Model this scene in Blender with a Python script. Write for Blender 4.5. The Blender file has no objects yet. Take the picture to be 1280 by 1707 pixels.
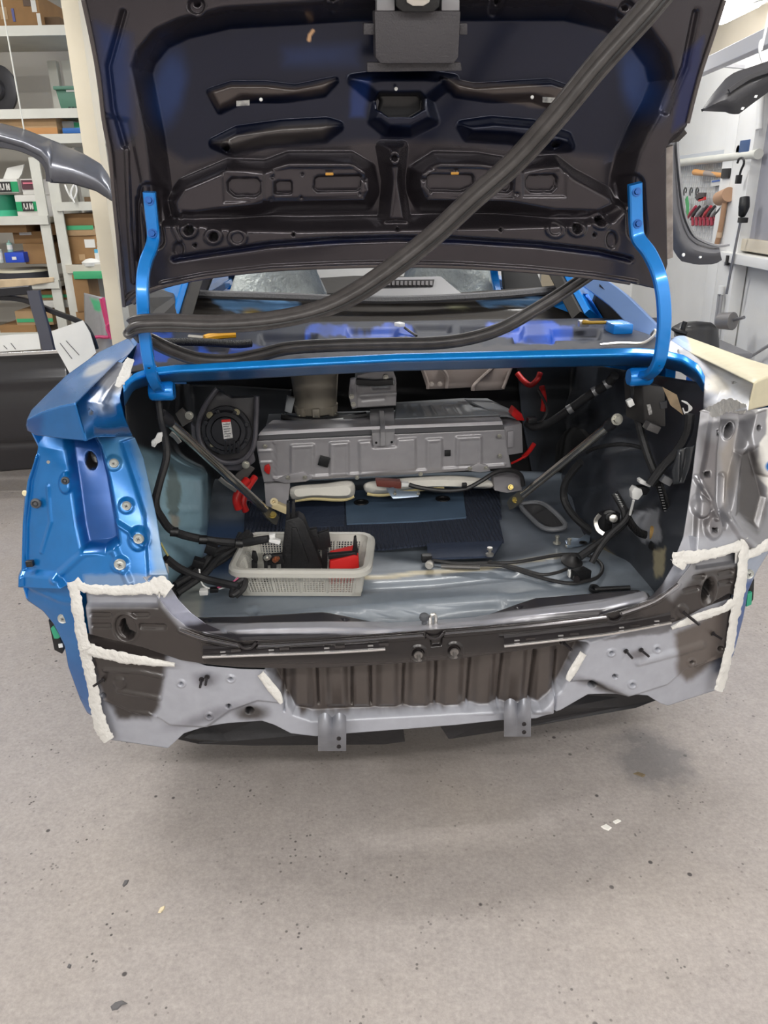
import bpy, bmesh, math, random
import numpy as np
from mathutils import Vector, Matrix

random.seed(4)
SC = bpy.context.scene
COL = SC.collection

# ------------------------------------------------------------ camera
F = 1280.0                       # focal length in pixels of the 1280 x 1707 frame
PITCH, ROLL, CAMZ = math.radians(22.5), math.radians(1.0), 1.47
cam_d = bpy.data.cameras.new('camera'); cam = bpy.data.objects.new('camera', cam_d); COL.objects.link(cam)
cam_d.sensor_fit = 'HORIZONTAL'; cam_d.sensor_width = 36.0; cam_d.lens = 36.0 * F / 1280.0
cam_d.clip_start = 0.05; cam_d.clip_end = 60
FW = Vector((0, math.cos(PITCH), -math.sin(PITCH)))
UP0 = Vector((0, math.sin(PITCH), math.cos(PITCH))); RT0 = Vector((1, 0, 0))
RT = RT0 * math.cos(ROLL) - UP0 * math.sin(ROLL)
UP = UP0 * math.cos(ROLL) + RT0 * math.sin(ROLL)
cam.matrix_world = Matrix(((RT.x, UP.x, -FW.x, 0), (RT.y, UP.y, -FW.y, 0), (RT.z, UP.z, -FW.z, CAMZ), (0, 0, 0, 1)))
SC.camera = cam

# ------------------------------------------------------------ world, lights, exposure
wd = bpy.data.worlds.new('world'); SC.world = wd; wd.use_nodes = True
bgn = wd.node_tree.nodes['Background']
bgn.inputs[0].default_value = (0.95, 0.97, 1.0, 1); bgn.inputs[1].default_value = 0.14
vs = SC.view_settings
vs.view_transform = 'Standard'; vs.look = 'None'; vs.gamma = 1.0; vs.use_curve_mapping = False; vs.exposure = -0.1
CEIL = 2.75
# ceiling tube fixtures: (x, y, rotation, watts); all unseen; row behind the camera and back right tube added as fill
TUBES = [(-1.7, -2.5, 0, 56), (0.1, -2.5, 0, 56), (1.6, -2.5, 0, 56), (-1.75, -0.5, 0, 40), (0.1, -0.7, 0, 30), (1.65, -0.5, 0, 32), (-1.9, 2.2, 0, 40), (1.2, 2.35, 0, 42), (0.2, 4.6, 0, 44), (1.3, 5.8, 0, 14), (-2.3, 3.6, 0, 12)]

# ------------------------------------------------------------ pixel -> place helpers
A3 = np.array
fw, up, rt = A3(FW), A3(UP), A3(RT)
YAW = math.radians(4.2)
cU = A3((math.cos(YAW), math.sin(YAW), 0)); cV = A3((-math.sin(YAW), math.cos(YAW), 0)); cW = A3((0, 0, 1.0))
def ray(px, py):
    px = np.asarray(px, float); py = np.asarray(py, float)
    return fw + ((px - 640) / F)[..., None] * rt + ((853.5 - py) / F)[..., None] * up
C0 = A3((0, 0, CAMZ))
_o = C0 + ray(715, 1085) * (1.45 / ray(715, 1085)[1])
CARO = A3((_o[0], _o[1], 0.0))                      # ground point under the middle of the rear panel
CARM = Matrix(((cU[0], cV[0], 0, CARO[0]), (cU[1], cV[1], 0, CARO[1]), (0, 0, 1, 0), (0, 0, 0, 1)))
CAR = np.stack([cU, cV, cW])                        # world -> car axes
co = CAR @ (C0 - CARO)
def cray(px, py): return ray(px, py) @ CAR.T
def P(px, py, v):
    d = cray(px, py); return co + d * ((np.asarray(v, float) - co[1]) / d[..., 1])[..., None]
def PZ(px, py, w):
    d = cray(px, py); return co + d * ((np.asarray(w, float) - co[2]) / d[..., 2])[..., None]
def PU(px, py, u):
    d = cray(px, py); return co + d * ((np.asarray(u, float) - co[0]) / d[..., 0])[..., None]
def PF(px, py, fn, n=8):                            # on the surface v = fn(u, w)
    p = P(px, py, np.zeros(np.shape(px)) + 0.1)
    for _ in range(n): p = P(px, py, fn(p[..., 0], p[..., 2]))
    return p
def W(px, py, y):                                   # world point at world depth y
    d = ray(px, py); return C0 + d * ((np.asarray(y, float)) / d[..., 1])[..., None]
def WZ(px, py, z):
    d = ray(px, py); return C0 + d * ((np.asarray(z, float) - CAMZ) / d[..., 2])[..., None]
def WX(px, py, x):
    d = ray(px, py); return C0 + d * ((np.asarray(x, float)) / d[..., 0])[..., None]
def Pl(pts): return [P(x, y, v) for x, y, v in pts]
def Wl(pts): return [W(x, y, v) for x, y, v in pts]
def V(p): return Vector((float(p[0]), float(p[1]), float(p[2])))

# ------------------------------------------------------------ materials
def lin(c): return tuple(((x / 255) / 12.92 if x / 255 <= 0.04045 else ((x / 255 + 0.055) / 1.055) ** 2.4) for x in c)
MATS = {}
def mat(name, rgb=(128, 128, 128), rough=0.5, metal=0.0, var=0.0, vscale=8.0, bump=0.0, bscale=60.0, rgb2=None, coat=0.0, alpha=1.0, trans=0.0, emit=0.0, wave=None, spec=None, subs=0.0):
    if name in MATS: return MATS[name]
    m = bpy.data.materials.new(name); m.use_nodes = True
    nt = m.node_tree; b = nt.nodes['Principled BSDF']; N = nt.nodes.new; L = nt.links.new
    c = lin(rgb) + (1,)
    b.inputs['Base Color'].default_value = c; b.inputs['Roughness'].default_value = rough; b.inputs['Metallic'].default_value = metal
    if spec is not None: b.inputs['Specular IOR Level'].default_value = spec
    if coat: b.inputs['Coat Weight'].default_value = coat; b.inputs['Coat Roughness'].default_value = 0.08
    if alpha < 1: b.inputs['Alpha'].default_value = alpha
    if trans: b.inputs['Transmission Weight'].default_value = trans
    if subs: b.inputs['Subsurface Weight'].default_value = subs; b.inputs['Subsurface Radius'].default_value = (.01, .01, .01)
    if emit: b.inputs['Emission Color'].default_value = c; b.inputs['Emission Strength'].default_value = emit
    tc = N('ShaderNodeTexCoord')
    if var or rgb2:
        n = N('ShaderNodeTexNoise'); n.inputs['Scale'].default_value = vscale; n.inputs['Detail'].default_value = 5; L(tc.outputs['Object'], n.inputs['Vector'])
        r = N('ShaderNodeValToRGB'); L(n.outputs['Fac'], r.inputs['Fac'])
        c2 = lin(rgb2) + (1,) if rgb2 else tuple(x * (1 - var) for x in c[:3]) + (1,)
        c1 = c if rgb2 else tuple(min(1, x * (1 + var * .5)) for x in c[:3]) + (1,)
        r.color_ramp.elements[0].position = 0.35; r.color_ramp.elements[1].position = 0.68
        r.color_ramp.elements[0].color = c2; r.color_ramp.elements[1].color = c1
        L(r.outputs['Color'], b.inputs['Base Color'])
    if bump:
        if wave:
            n2 = N('ShaderNodeTexWave'); n2.inputs['Scale'].default_value = wave; n2.inputs['Distortion'].default_value = 3.0
            L(tc.outputs['Object'], n2.inputs['Vector']); o = n2.outputs['Fac']
        else:
            n2 = N('ShaderNodeTexNoise'); n2.inputs['Scale'].default_value = bscale; n2.inputs['Detail'].default_value = 4
            L(tc.outputs['Object'], n2.inputs['Vector']); o = n2.outputs['Fac']
        bp = N('ShaderNodeBump'); bp.inputs['Strength'].default_value = bump; bp.inputs['Distance'].default_value = 0.01
        L(o, bp.inputs['Height']); L(bp.outputs['Normal'], b.inputs['Normal'])
    MATS[name] = m; return m

def sheet_mat():                                    # painted sheet metal: colour zones, metallic share and roughness stored per vertex
    m = bpy.data.materials.new('painted_sheet_metal'); m.use_nodes = True
    nt = m.node_tree; b = nt.nodes['Principled BSDF']; N = nt.nodes.new; L = nt.links.new
    a = N('ShaderNodeAttribute'); a.attribute_name = 'Col'
    n = N('ShaderNodeTexNoise'); n.inputs['Scale'].default_value = 35; n.inputs['Detail'].default_value = 6
    tc = N('ShaderNodeTexCoord'); L(tc.outputs['Object'], n.inputs['Vector'])
    mr = N('ShaderNodeMapRange'); L(n.outputs['Fac'], mr.inputs['Value']); mr.inputs['To Min'].default_value = 0.86; mr.inputs['To Max'].default_value = 1.1
    mx = N('ShaderNodeVectorMath'); mx.operation = 'SCALE'; L(a.outputs['Color'], mx.inputs[0]); L(mr.outputs['Result'], mx.inputs['Scale'])
    L(mx.outputs['Vector'], b.inputs['Base Color']); L(a.outputs['Alpha'], b.inputs['Metallic'])
    a2 = N('ShaderNodeAttribute'); a2.attribute_name = 'Rgh'; L(a2.outputs['Fac'], b.inputs['Roughness'])
    n2 = N('ShaderNodeTexNoise'); n2.inputs['Scale'].default_value = 14; n2.inputs['Detail'].default_value = 3; L(tc.outputs['Object'], n2.inputs['Vector'])
    bp = N('ShaderNodeBump'); bp.inputs['Strength'].default_value = 0.035; bp.inputs['Distance'].default_value = 0.01
    b.inputs['Coat Weight'].default_value = 0.35; b.inputs['Coat Roughness'].default_value = 0.16
    L(n2.outputs['Fac'], bp.inputs['Height']); L(bp.outputs['Normal'], b.inputs['Normal'])
    return m
SHEET = sheet_mat()
MATTE = sheet_mat(); MATTE.name = 'matte_sheet_metal'; MATTE.node_tree.nodes['Principled BSDF'].inputs['Coat Weight'].default_value = 0.0; MATTE.node_tree.nodes['Principled BSDF'].inputs['Specular IOR Level'].default_value = 0.25

# ------------------------------------------------------------ object helpers
def link(o, parent=None):
    COL.objects.link(o)
    if parent is not None: o.parent = parent
    return o
def tag(o, label=None, cat=None, group=None, kind=None):
    if label: o['label'] = label
    if cat: o['category'] = cat
    if group: o['group'] = group
    if kind: o['kind'] = kind
    return o
def empty(name, loc=(0, 0, 0), rz=0.0, label=None, cat=None, group=None, parent=None):
    o = bpy.data.objects.new(name, None); o.empty_display_size = 0.05; link(o, parent)
    o.location = V(loc); o.rotation_euler = (0, 0, rz)
    return tag(o, label, cat, group)
def cpt(p): return CARM @ V(p)                      # car point -> world
def thing(name, base, label, cat, group=None):      # a thing standing in the car: Empty at its base, axes of the car
    e = empty(name, cpt(base), YAW, label, cat, group); e['_b'] = [float(x) for x in base]; return e
def wthing(name, base, label, cat, group=None):
    e = empty(name, base, 0, label, cat, group); e['_b'] = [float(x) for x in base]; return e

class MB:
    """collects geometry for ONE mesh object"""
    def __init__(s): s.v = []; s.f = []; s.mi = []; s.m = 0
    def add(s, vs, fs):
        k = len(s.v); s.v += [tuple(float(c) for c in q) for q in vs]
        for f in fs: s.f.append(tuple(i + k for i in f)); s.mi.append(s.m)
        return s
    def box(s, c, d, rot=None, ax=None):
        c = A3(c, dtype=float); h = A3(d, dtype=float) / 2
        if ax is not None: E = [A3(a, dtype=float) / np.linalg.norm(a) for a in ax]
        else:
            r = Matrix.Rotation(rot or 0, 3, 'Z') if not isinstance(rot, Matrix) else rot
            E = [A3(r.col[i]) for i in range(3)]
        vs = [c + E[0] * h[0] * x + E[1] * h[1] * y + E[2] * h[2] * z for z in (-1, 1) for y in (-1, 1) for x in (-1, 1)]
        return s.add(vs, [(0, 2, 3, 1), (4, 5, 7, 6), (0, 1, 5, 4), (2, 6, 7, 3), (0, 4, 6, 2), (1, 3, 7, 5)])
    def tube(s, pts, r, n=8, sm=True, closed=False, k=4, cap=True, sx=1.0):
        pts = spl(pts, k, closed) if sm and len(pts) > 2 else [A3(p, dtype=float) for p in pts]
        m = len(pts); rr = [r] * m if np.isscalar(r) else np.interp(np.linspace(0, 1, m), np.linspace(0, 1, len(r)), r)
        T = [pts[min(i + 1, m - 1)] - pts[max(i - 1, 0)] for i in range(m)]
        if closed: T = [pts[(i + 1) % m] - pts[(i - 1) % m] for i in range(m)]
        T = [t / (np.linalg.norm(t) + 1e-9) for t in T]
        a = np.cross(T[0], (0, 0, 1.0)); a = a if np.linalg.norm(a) > .1 else np.cross(T[0], (0, 1.0, 0)); a /= np.linalg.norm(a)
        vs = []
        for i in range(m):
            a = a - T[i] * np.dot(a, T[i]); a /= np.linalg.norm(a) + 1e-9; b = np.cross(T[i], a)
            vs += [pts[i] + rr[i] * (a * math.cos(q) * sx + b * math.sin(q)) for q in [2 * math.pi * j / n for j in range(n)]]
        fs = []
        for i in range(m if closed else m - 1):
            i2 = (i + 1) % m
            for j in range(n): fs.append((i * n + j, i * n + (j + 1) % n, i2 * n + (j + 1) % n, i2 * n + j))
        if not closed and cap: fs += [tuple(reversed(range(n))), tuple(range((m - 1) * n, m * n))]
        return s.add(vs, fs)
    def sweep(s, pts, prof, upv=(0, 0, 1), k=4, sm=True, closed_prof=True, ups=None):
        """profile points (side, up) swept along pts; up stays near upv (or per-key ups)"""
        n0 = len(pts); pts = spl(pts, k) if sm and n0 > 2 else [A3(p, dtype=float) for p in pts]
        m = len(pts); T = [pts[min(i + 1, m - 1)] - pts[max(i - 1, 0)] for i in range(m)]
        vs = []; n = len(prof)
        for i in range(m):
            t = T[i] / (np.linalg.norm(T[i]) + 1e-9)
            if ups is not None:
                q = i / (m - 1) * (len(ups) - 1); j = min(int(q), len(ups) - 2); u = A3(ups[j], dtype=float) * (1 - q + j) + A3(ups[j + 1], dtype=float) * (q - j)
            else: u = A3(upv, dtype=float)
            sd = np.cross(t, u); sd /= np.linalg.norm(sd) + 1e-9; u2 = np.cross(sd, t)
            vs += [pts[i] + sd * a + u2 * b for a, b in prof]
        fs = []; lim = n if closed_prof else n - 1
        for i in range(m - 1):
            for j in range(lim): fs.append((i * n + j, i * n + (j + 1) % n, (i + 1) * n + (j + 1) % n, (i + 1) * n + j))
        if closed_prof: fs += [tuple(reversed(range(n))), tuple(range((m - 1) * n, m * n))]
        return s.add(vs, fs)
    def lathe(s, c, axis, prof, n=16, capA=True, capB=True):
        """prof: (distance along axis, radius)"""
        c = A3(c, dtype=float); t = A3(axis, dtype=float); t /= np.linalg.norm(t)
        a = np.cross(t, (0, 0, 1.0)); a = a if np.linalg.norm(a) > .1 else np.cross(t, (0, 1.0, 0)); a /= np.linalg.norm(a); b = np.cross(t, a)
        vs = []
        for d, r in prof: vs += [c + t * d + r * (a * math.cos(q) + b * math.sin(q)) for q in [2 * math.pi * j / n for j in range(n)]]
        m = len(prof); fs = []
        for i in range(m - 1):
            for j in range(n): fs.append((i * n + j, i * n + (j + 1) % n, (i + 1) * n + (j + 1) % n, (i + 1) * n + j))
        if capA: fs.append(tuple(reversed(range(n))))
        if capB: fs.append(tuple(range((m - 1) * n, m * n)))
        return s.add(vs, fs)
    def prism(s, pts, d):
        """polygon outline pts (3D) extruded by vector d"""
        n = len(pts); d = A3(d, dtype=float); pts = [A3(p, dtype=float) for p in pts]
        return s.add(pts + [p + d for p in pts], [tuple(range(n)), tuple(reversed(range(n, 2 * n)))] + [(i, i + n, (i + 1) % n + n, (i + 1) % n) for i in range(n)])
    def grid(s, rows):
        nr, nc = len(rows), len(rows[0]); vs = [p for r in rows for p in r]
        return s.add(vs, [(i * nc + j, i * nc + j + 1, (i + 1) * nc + j + 1, (i + 1) * nc + j) for i in range(nr - 1) for j in range(nc - 1)])
    def build(s, name, m, parent=None, smooth=True, bevel=0.0, solid=0.0, base=None, fix=True, angle=40):
        vv = s.v
        b = base
        if b is None and parent is not None:
            q = parent
            while q is not None and '_b' not in q: q = q.parent
            if q is not None: b = q['_b'][:]
        if b is not None: vv = [(x - b[0], y - b[1], z - b[2]) for x, y, z in vv]
        me = bpy.data.meshes.new(name); me.from_pydata(vv, [], s.f)
        ms = m if isinstance(m, (list, tuple)) else [m]
        for q in ms: me.materials.append(q)
        for p, i in zip(me.polygons, s.mi): p.material_index = min(i, len(ms) - 1)
        finish(me, smooth, bevel, solid, fix, angle)
        o = bpy.data.objects.new(name, me); link(o, parent); return o

def finish(me, smooth=True, bevel=0.0, solid=0.0, fix=True, angle=40):
    bm = bmesh.new(); bm.from_mesh(me)
    if fix: bmesh.ops.recalc_face_normals(bm, faces=bm.faces)
    if solid: bmesh.ops.solidify(bm, geom=bm.faces[:], thickness=solid)
    if bevel:
        es = [e for e in bm.edges if len(e.link_faces) == 2 and e.calc_face_angle(0) > 0.5]
        bmesh.ops.bevel(bm, geom=es, offset=bevel, segments=2, affect='EDGES', clamp_overlap=True, profile=0.6)
    if smooth:
        for f in bm.faces: f.smooth = True
        a = math.radians(angle)
        for e in bm.edges:
            if len(e.link_faces) == 2 and e.calc_face_angle(0) > a: e.smooth = False
    bm.to_mesh(me); bm.free()

def spl(pts, k=4, closed=False):                    # Catmull-Rom through the points
    p = [A3(q, dtype=float) for q in pts]; n = len(p); out = []
    for i in range(n if closed else n - 1):
        a, b, c, d = (p[(i - 1) % n], p[i], p[(i + 1) % n], p[(i + 2) % n]) if closed else (p[max(i - 1, 0)], p[i], p[i + 1], p[min(i + 2, n - 1)])
        for j in range(k):
            t = j / k; out.append(0.5 * ((2 * b) + (c - a) * t + (2 * a - 5 * b + 4 * c - d) * t * t + (3 * b - a - 3 * c + d) * t ** 3))
    if not closed: out.append(p[-1])
    return out

# numpy noise and shape masks for stamped sheet metal
_rng = np.random.RandomState(7); _tab = _rng.rand(256, 256)
def vnoise(x, y):
    xi = np.floor(x).astype(int); yi = np.floor(y).astype(int); fx = x - xi; fy = y - yi
    fx = fx * fx * (3 - 2 * fx); fy = fy * fy * (3 - 2 * fy); T = lambda a, b: _tab[a % 256, b % 256]
    return (T(xi, yi) * (1 - fx) + T(xi + 1, yi) * fx) * (1 - fy) + (T(xi, yi + 1) * (1 - fx) + T(xi + 1, yi + 1) * fx) * fy
def fbm(x, y): return (vnoise(x, y) + .5 * vnoise(x * 2.1 + 7, y * 2.1) + .25 * vnoise(x * 4.3, y * 4.3 + 3)) / 1.75 - 0.5
def sd_line(x, y, pts):
    d = np.full(x.shape, 1e9)
    for (ax, ay), (bx, by) in zip(pts[:-1], pts[1:]):
        ex, ey = bx - ax, by - ay; t = np.clip(((x - ax) * ex + (y - ay) * ey) / (ex * ex + ey * ey + 1e-9), 0, 1)
        d = np.minimum(d, np.hypot(x - ax - ex * t, y - ay - ey * t))
    return d
def sd_poly(x, y, pts):
    d = sd_line(x, y, pts + [pts[0]]); ins = np.zeros(x.shape, bool)
    for (ax, ay), (bx, by) in zip(pts, pts[1:] + [pts[0]]):
        c = ((ay > y) != (by > y)) & (x < (bx - ax) * (y - ay) / (by - ay + 1e-12) + ax); ins ^= c
    return np.where(ins, -d, d)
def sstep(a): a = np.clip(a, 0, 1); return a * a * (3 - 2 * a)
def mask(x, y, sh):
    """sh = ('poly', pts, soft) | ('line', pts, halfwidth, soft) | ('ell', cx, cy, rx, ry, soft[, angle])"""
    k = sh[0]
    if k == 'poly': d, s = sd_poly(x, y, sh[1]), sh[2]
    elif k == 'line': d, s = sd_line(x, y, sh[1]) - sh[2], sh[3]
    else:
        a = math.radians(sh[6]) if len(sh) > 6 else 0; dx, dy = x - sh[1], y - sh[2]
        X = dx * math.cos(a) + dy * math.sin(a); Y = -dx * math.sin(a) + dy * math.cos(a)
        d, s = (np.hypot(X / sh[3], Y / sh[4]) - 1) * min(sh[3], sh[4]), sh[5]
    return sstep(0.5 - d / s)
def poly(*p, s=6): return ('poly', [tuple(q) for q in p], s)
def line(*p, w=3, s=4): return ('line', [tuple(q) for q in p], w, s)
def ell(cx, cy, rx, ry=None, s=4, a=0): return ('ell', cx, cy, rx, ry or rx, s, a)

def bnd(pts, n, by):                                # resample a boundary polyline evenly in x or y (or arc length)
    p = A3(pts, dtype=float)
    if by == 'x': q = p[:, 0]
    elif by == 'y': q = p[:, 1]
    else: q = np.concatenate([[0], np.cumsum(np.hypot(*np.diff(p, axis=0).T))])
    q = (q - q[0]) / (q[-1] - q[0]); t = np.linspace(0, 1, n)
    return np.stack([np.interp(t, q, p[:, 0]), np.interp(t, q, p[:, 1])], 1)
def sheet(name, top, bot, left, right, nx, ny, depth, relief=(), paint=(), base=((90, 90, 95), 0.0, 0.4), parent=None, solid=0.002, by=('x', 'x', 'y', 'y'), dirv=(0, -1, 0), world=False, matl=None, warp=6, wscale=30.):
    """stamped panel: Coons patch over four edges, set at its real depth, with pressed relief (metres along dirv) and paint zones"""
    T, B, Lf, Rt = bnd(top, nx, by[0]), bnd(bot, nx, by[1]), bnd(left, ny, by[2]), bnd(right, ny, by[3])
    s = np.linspace(0, 1, nx)[None, :, None]; t = np.linspace(0, 1, ny)[:, None, None]
    g = (1 - t) * T[None] + t * B[None] + (1 - s) * Lf[:, None] + s * Rt[:, None] - ((1 - s) * (1 - t) * T[0] + s * (1 - t) * T[-1] + (1 - s) * t * B[0] + s * t * B[-1])
    X, Y = g[..., 0], g[..., 1]; S, TT = np.broadcast_to(s[..., 0], X.shape), np.broadcast_to(t[..., 0], X.shape)
    p = depth(X, Y, S, TT)
    h = np.zeros(X.shape)
    for sh, val, *mode in relief:
        m = mask(X, Y, sh)
        h = h + m * val if mode else h * (1 - m) + m * val
    p = p + h[..., None] * A3(dirv, dtype=float)
    c = np.zeros(X.shape + (3,)) + A3(lin(base[0])); me_ = np.full(X.shape, float(base[1])); ro = np.full(X.shape, float(base[2]))
    wx = X + fbm(X / wscale, Y / wscale) * warp * 2; wy = Y + fbm(X / wscale + 40, Y / wscale + 9) * warp * 2
    for sh, rgb, mt, rg, *al in paint:
        m = mask(wx, wy, sh) * (al[0] if al else 1)
        c = c * (1 - m[..., None]) + m[..., None] * A3(lin(rgb)); me_ = me_ * (1 - m) + m * mt; ro = ro * (1 - m) + m * rg
    mb = MB(); mb.grid([list(r) for r in p])
    vv = p.reshape(-1, 3)
    b = None; q = parent
    while q is not None and '_b' not in q: q = q.parent
    if q is not None: vv = vv - A3(list(q['_b']))
    me = bpy.data.meshes.new(name); me.from_pydata([tuple(r) for r in vv.tolist()], [], mb.f)
    me.materials.append(matl or SHEET)
    a = me.color_attributes.new('Col', 'FLOAT_COLOR', 'POINT'); a.data.foreach_set('color', np.concatenate([c, me_[..., None]], 2).ravel().astype(np.float32))
    r = me.attributes.new('Rgh', 'FLOAT', 'POINT'); r.data.foreach_set('value', ro.ravel().astype(np.float32))
    me.polygons.foreach_set('use_smooth', [True] * len(me.polygons))
    o = bpy.data.objects.new(name, me); link(o, parent)
    if solid:
        sm = o.modifiers.new('thickness', 'SOLIDIFY'); sm.thickness = solid; sm.offset = 0
    return o
def dv(c00, c10, c01, c11):                         # bilinear car depth over a sheet
    return lambda X, Y, S, T: P(X, Y, (1 - S) * (1 - T) * c00 + S * (1 - T) * c10 + (1 - S) * T * c01 + S * T * c11)
def dwz(z): return lambda X, Y, S, T: PZ(X, Y, np.full(X.shape, z))
# ============================================================ the workshop shell
def concrete():
    m = bpy.data.materials.new('worn_concrete'); m.use_nodes = True
    nt = m.node_tree; b = nt.nodes['Principled BSDF']; N = nt.nodes.new; L = nt.links.new
    tc = N('ShaderNodeTexCoord')
    def noise(sc, det=6, rough=.6):
        n = N('ShaderNodeTexNoise'); n.inputs['Scale'].default_value = sc; n.inputs['Detail'].default_value = det; n.inputs['Roughness'].default_value = rough; L(tc.outputs['Object'], n.inputs['Vector']); return n.outputs['Fac']
    def ramp(f, p0, c0, p1, c1):
        r = N('ShaderNodeValToRGB'); L(f, r.inputs['Fac']); e = r.color_ramp.elements; e[0].position, e[1].position = p0, p1; e[0].color, e[1].color = c0, c1; return r.outputs['Color']
    def mix(f, a, c, mode='MIX'):
        x = N('ShaderNodeMix'); x.data_type = 'RGBA'; x.blend_type = mode
        if isinstance(f, float): x.inputs['Factor'].default_value = f
        else: L(f, x.inputs['Factor'])
        for k, q in ((6, a), (7, c)):
            if isinstance(q, tuple): x.inputs[k].default_value = q
            else: L(q, x.inputs[k])
        return x.outputs[2]
    G = lambda r, g, bb: lin((r, g, bb)) + (1,)
    c = ramp(noise(1.6), .3, G(140, 133, 130), .7, G(160, 153, 149))
    warm = ramp(noise(0.9, 3), .5, (0, 0, 0, 1), .75, (1, 1, 1, 1)); c = mix(warm, c, G(158, 147, 134))
    fine = ramp(noise(90, 4, .7), .3, G(118, 112, 110), .72, G(186, 179, 175)); c = mix(.42, c, fine)
    mott = ramp(noise(22, 5, .65), .32, G(130, 124, 121), .7, G(180, 173, 169)); c = mix(.22, c, mott)
    # dark pits and grit
    vo = N('ShaderNodeTexVoronoi'); vo.inputs['Scale'].default_value = 55; L(tc.outputs['Object'], vo.inputs['Vector'])
    gate = ramp(noise(7, 4), .48, (0, 0, 0, 1), .66, (1, 1, 1, 1))
    pit = ramp(vo.outputs['Distance'], .13, (1, 1, 1, 1), .2, (0, 0, 0, 1)); c = mix(mix(1.0, pit, gate, 'MULTIPLY'), c, G(74, 70, 69))
    vo2 = N('ShaderNodeTexVoronoi'); vo2.inputs['Scale'].default_value = 13; vo2.inputs['Randomness'].default_value = 1; L(tc.outputs['Object'], vo2.inputs['Vector'])
    pit2 = ramp(vo2.outputs['Distance'], .055, (1, 1, 1, 1), .085, (0, 0, 0, 1)); gate2 = ramp(noise(2.3, 2), .47, (0, 0, 0, 1), .56, (1, 1, 1, 1))
    c = mix(mix(1.0, pit2, gate2, 'MULTIPLY'), c, G(70, 66, 66))
    # old oil stain ahead of the right rear corner
    mp = N('ShaderNodeMapping'); L(tc.outputs['Object'], mp.inputs['Vector']); st = WZ(1085, 1265, 0); mp.inputs['Location'].default_value = (-st[0] / .22, -st[1] / .26, 0); mp.inputs['Scale'].default_value = (1 / .22, 1 / .26, 0)
    gr = N('ShaderNodeTexGradient'); gr.gradient_type = 'SPHERICAL'; L(mp.outputs['Vector'], gr.inputs['Vector'])
    ad = N('ShaderNodeMath'); ad.operation = 'MULTIPLY'; L(gr.outputs['Fac'], ad.inputs[0]); L(noise(14, 8, .75), ad.inputs[1])
    c = mix(ramp(ad.outputs[0], .2, (0, 0, 0, 1), .36, (.7, .7, .7, 1)), c, G(108, 106, 108))
    mp = N('ShaderNodeMapping'); L(tc.outputs['Object'], mp.inputs['Vector']); st = WZ(620, 1255, 0); mp.inputs['Location'].default_value = (-st[0] / .75, -st[1] / .34, 0); mp.inputs['Scale'].default_value = (1 / .75, 1 / .34, 0)  # broad darker patch on the concrete below the rear lip
    gr = N('ShaderNodeTexGradient'); gr.gradient_type = 'SPHERICAL'; L(mp.outputs['Vector'], gr.inputs['Vector'])
    ad = N('ShaderNodeMath'); ad.operation = 'MULTIPLY'; L(gr.outputs['Fac'], ad.inputs[0]); L(noise(5, 6, .6), ad.inputs[1])
    c = mix(ramp(ad.outputs[0], .1, (0, 0, 0, 1), .5, (.5, .5, .5, 1)), c, G(122, 114, 109))
    L(c, b.inputs['Base Color']); b.inputs['Roughness'].default_value = .62
    bp = N('ShaderNodeBump'); bp.inputs['Strength'].default_value = .35; bp.inputs['Distance'].default_value = .004; L(noise(120, 6, .7), bp.inputs['Height']); L(bp.outputs['Normal'], b.inputs['Normal'])
    return m
M_WHITE = mat('white_painted_wall', (222, 222, 220), .6, var=.04, vscale=3, bump=.05)
M_CREAM = mat('cream_board', (205, 196, 178), .7, var=.08, vscale=2.5)
M_CEIL = mat('ceiling_board', (208, 204, 196), .7, var=.05, vscale=2)
X0, X1, Y0, Y1 = -3.3, 2.35, -3.2, 7.4
def struct(o): o['kind'] = 'structure'; return o
struct(MB().box(((X0 + X1) / 2, (Y0 + Y1) / 2, -.05), (X1 - X0 + .4, Y1 - Y0 + .4, .1)).build('floor', concrete(), smooth=False))
struct(MB().box((X1 + .05, (Y0 + Y1) / 2, 1.12), (.1, Y1 - Y0, 2.24)).build('wall_right', M_WHITE, smooth=False))
struct(MB().box((X1 + .06, (Y0 + Y1) / 2, 2.495), (.1, Y1 - Y0, .51)).build('trim_1', M_CREAM, smooth=False))
struct(MB().box((X0 - .05, (Y0 + Y1) / 2, CEIL / 2), (.1, Y1 - Y0, CEIL)).build('wall_left', mat('grey_wall', (196, 194, 188), .7, var=.05, vscale=2), smooth=False))
struct(MB().box(((X0 + X1) / 2, Y1 + .05, CEIL / 2), (X1 - X0 + .2, .1, CEIL)).build('wall_back', M_WHITE, smooth=False))
struct(MB().box(((X0 + X1) / 2, (Y0 + Y1) / 2, CEIL + .05), (X1 - X0 + .2, Y1 - Y0, .1)).build('ceiling', M_CEIL, smooth=False))
# ceiling tube lamps, out of view
M_TUBE = mat('lit_tube', (255, 252, 246), .4, emit=9.0)
M_FIX = mat('lamp_housing', (225, 225, 222), .4)
for i, (x, y, r, wt) in enumerate(TUBES):
    t = empty('unseen_tube_lamp', (x, y, CEIL), r, None, 'lamp', 'ceiling tube lamps')
    t['_b'] = [0., 0., 0.]; t['label'] = 'unseen white ceiling tube lamp above the workshop floor'
    MB().box((0, 0, -.03), (1.25, .16, .06)).build('housing', M_FIX, t, bevel=.008)
    for s in (-.045, .045): MB().tube([(-.6, s, -.085), (.6, s, -.085)], .0165, 10, sm=False).build('tube', M_TUBE, t)
    ld = bpy.data.lights.new('tube_light', 'AREA'); ld.shape = 'RECTANGLE'; ld.size = 1.2; ld.size_y = .14; ld.energy = wt; ld.color = (1, .985, .96)
    lo = bpy.data.objects.new('tube_light', ld); link(lo, t); lo.location = (0, 0, -.108)
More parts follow.
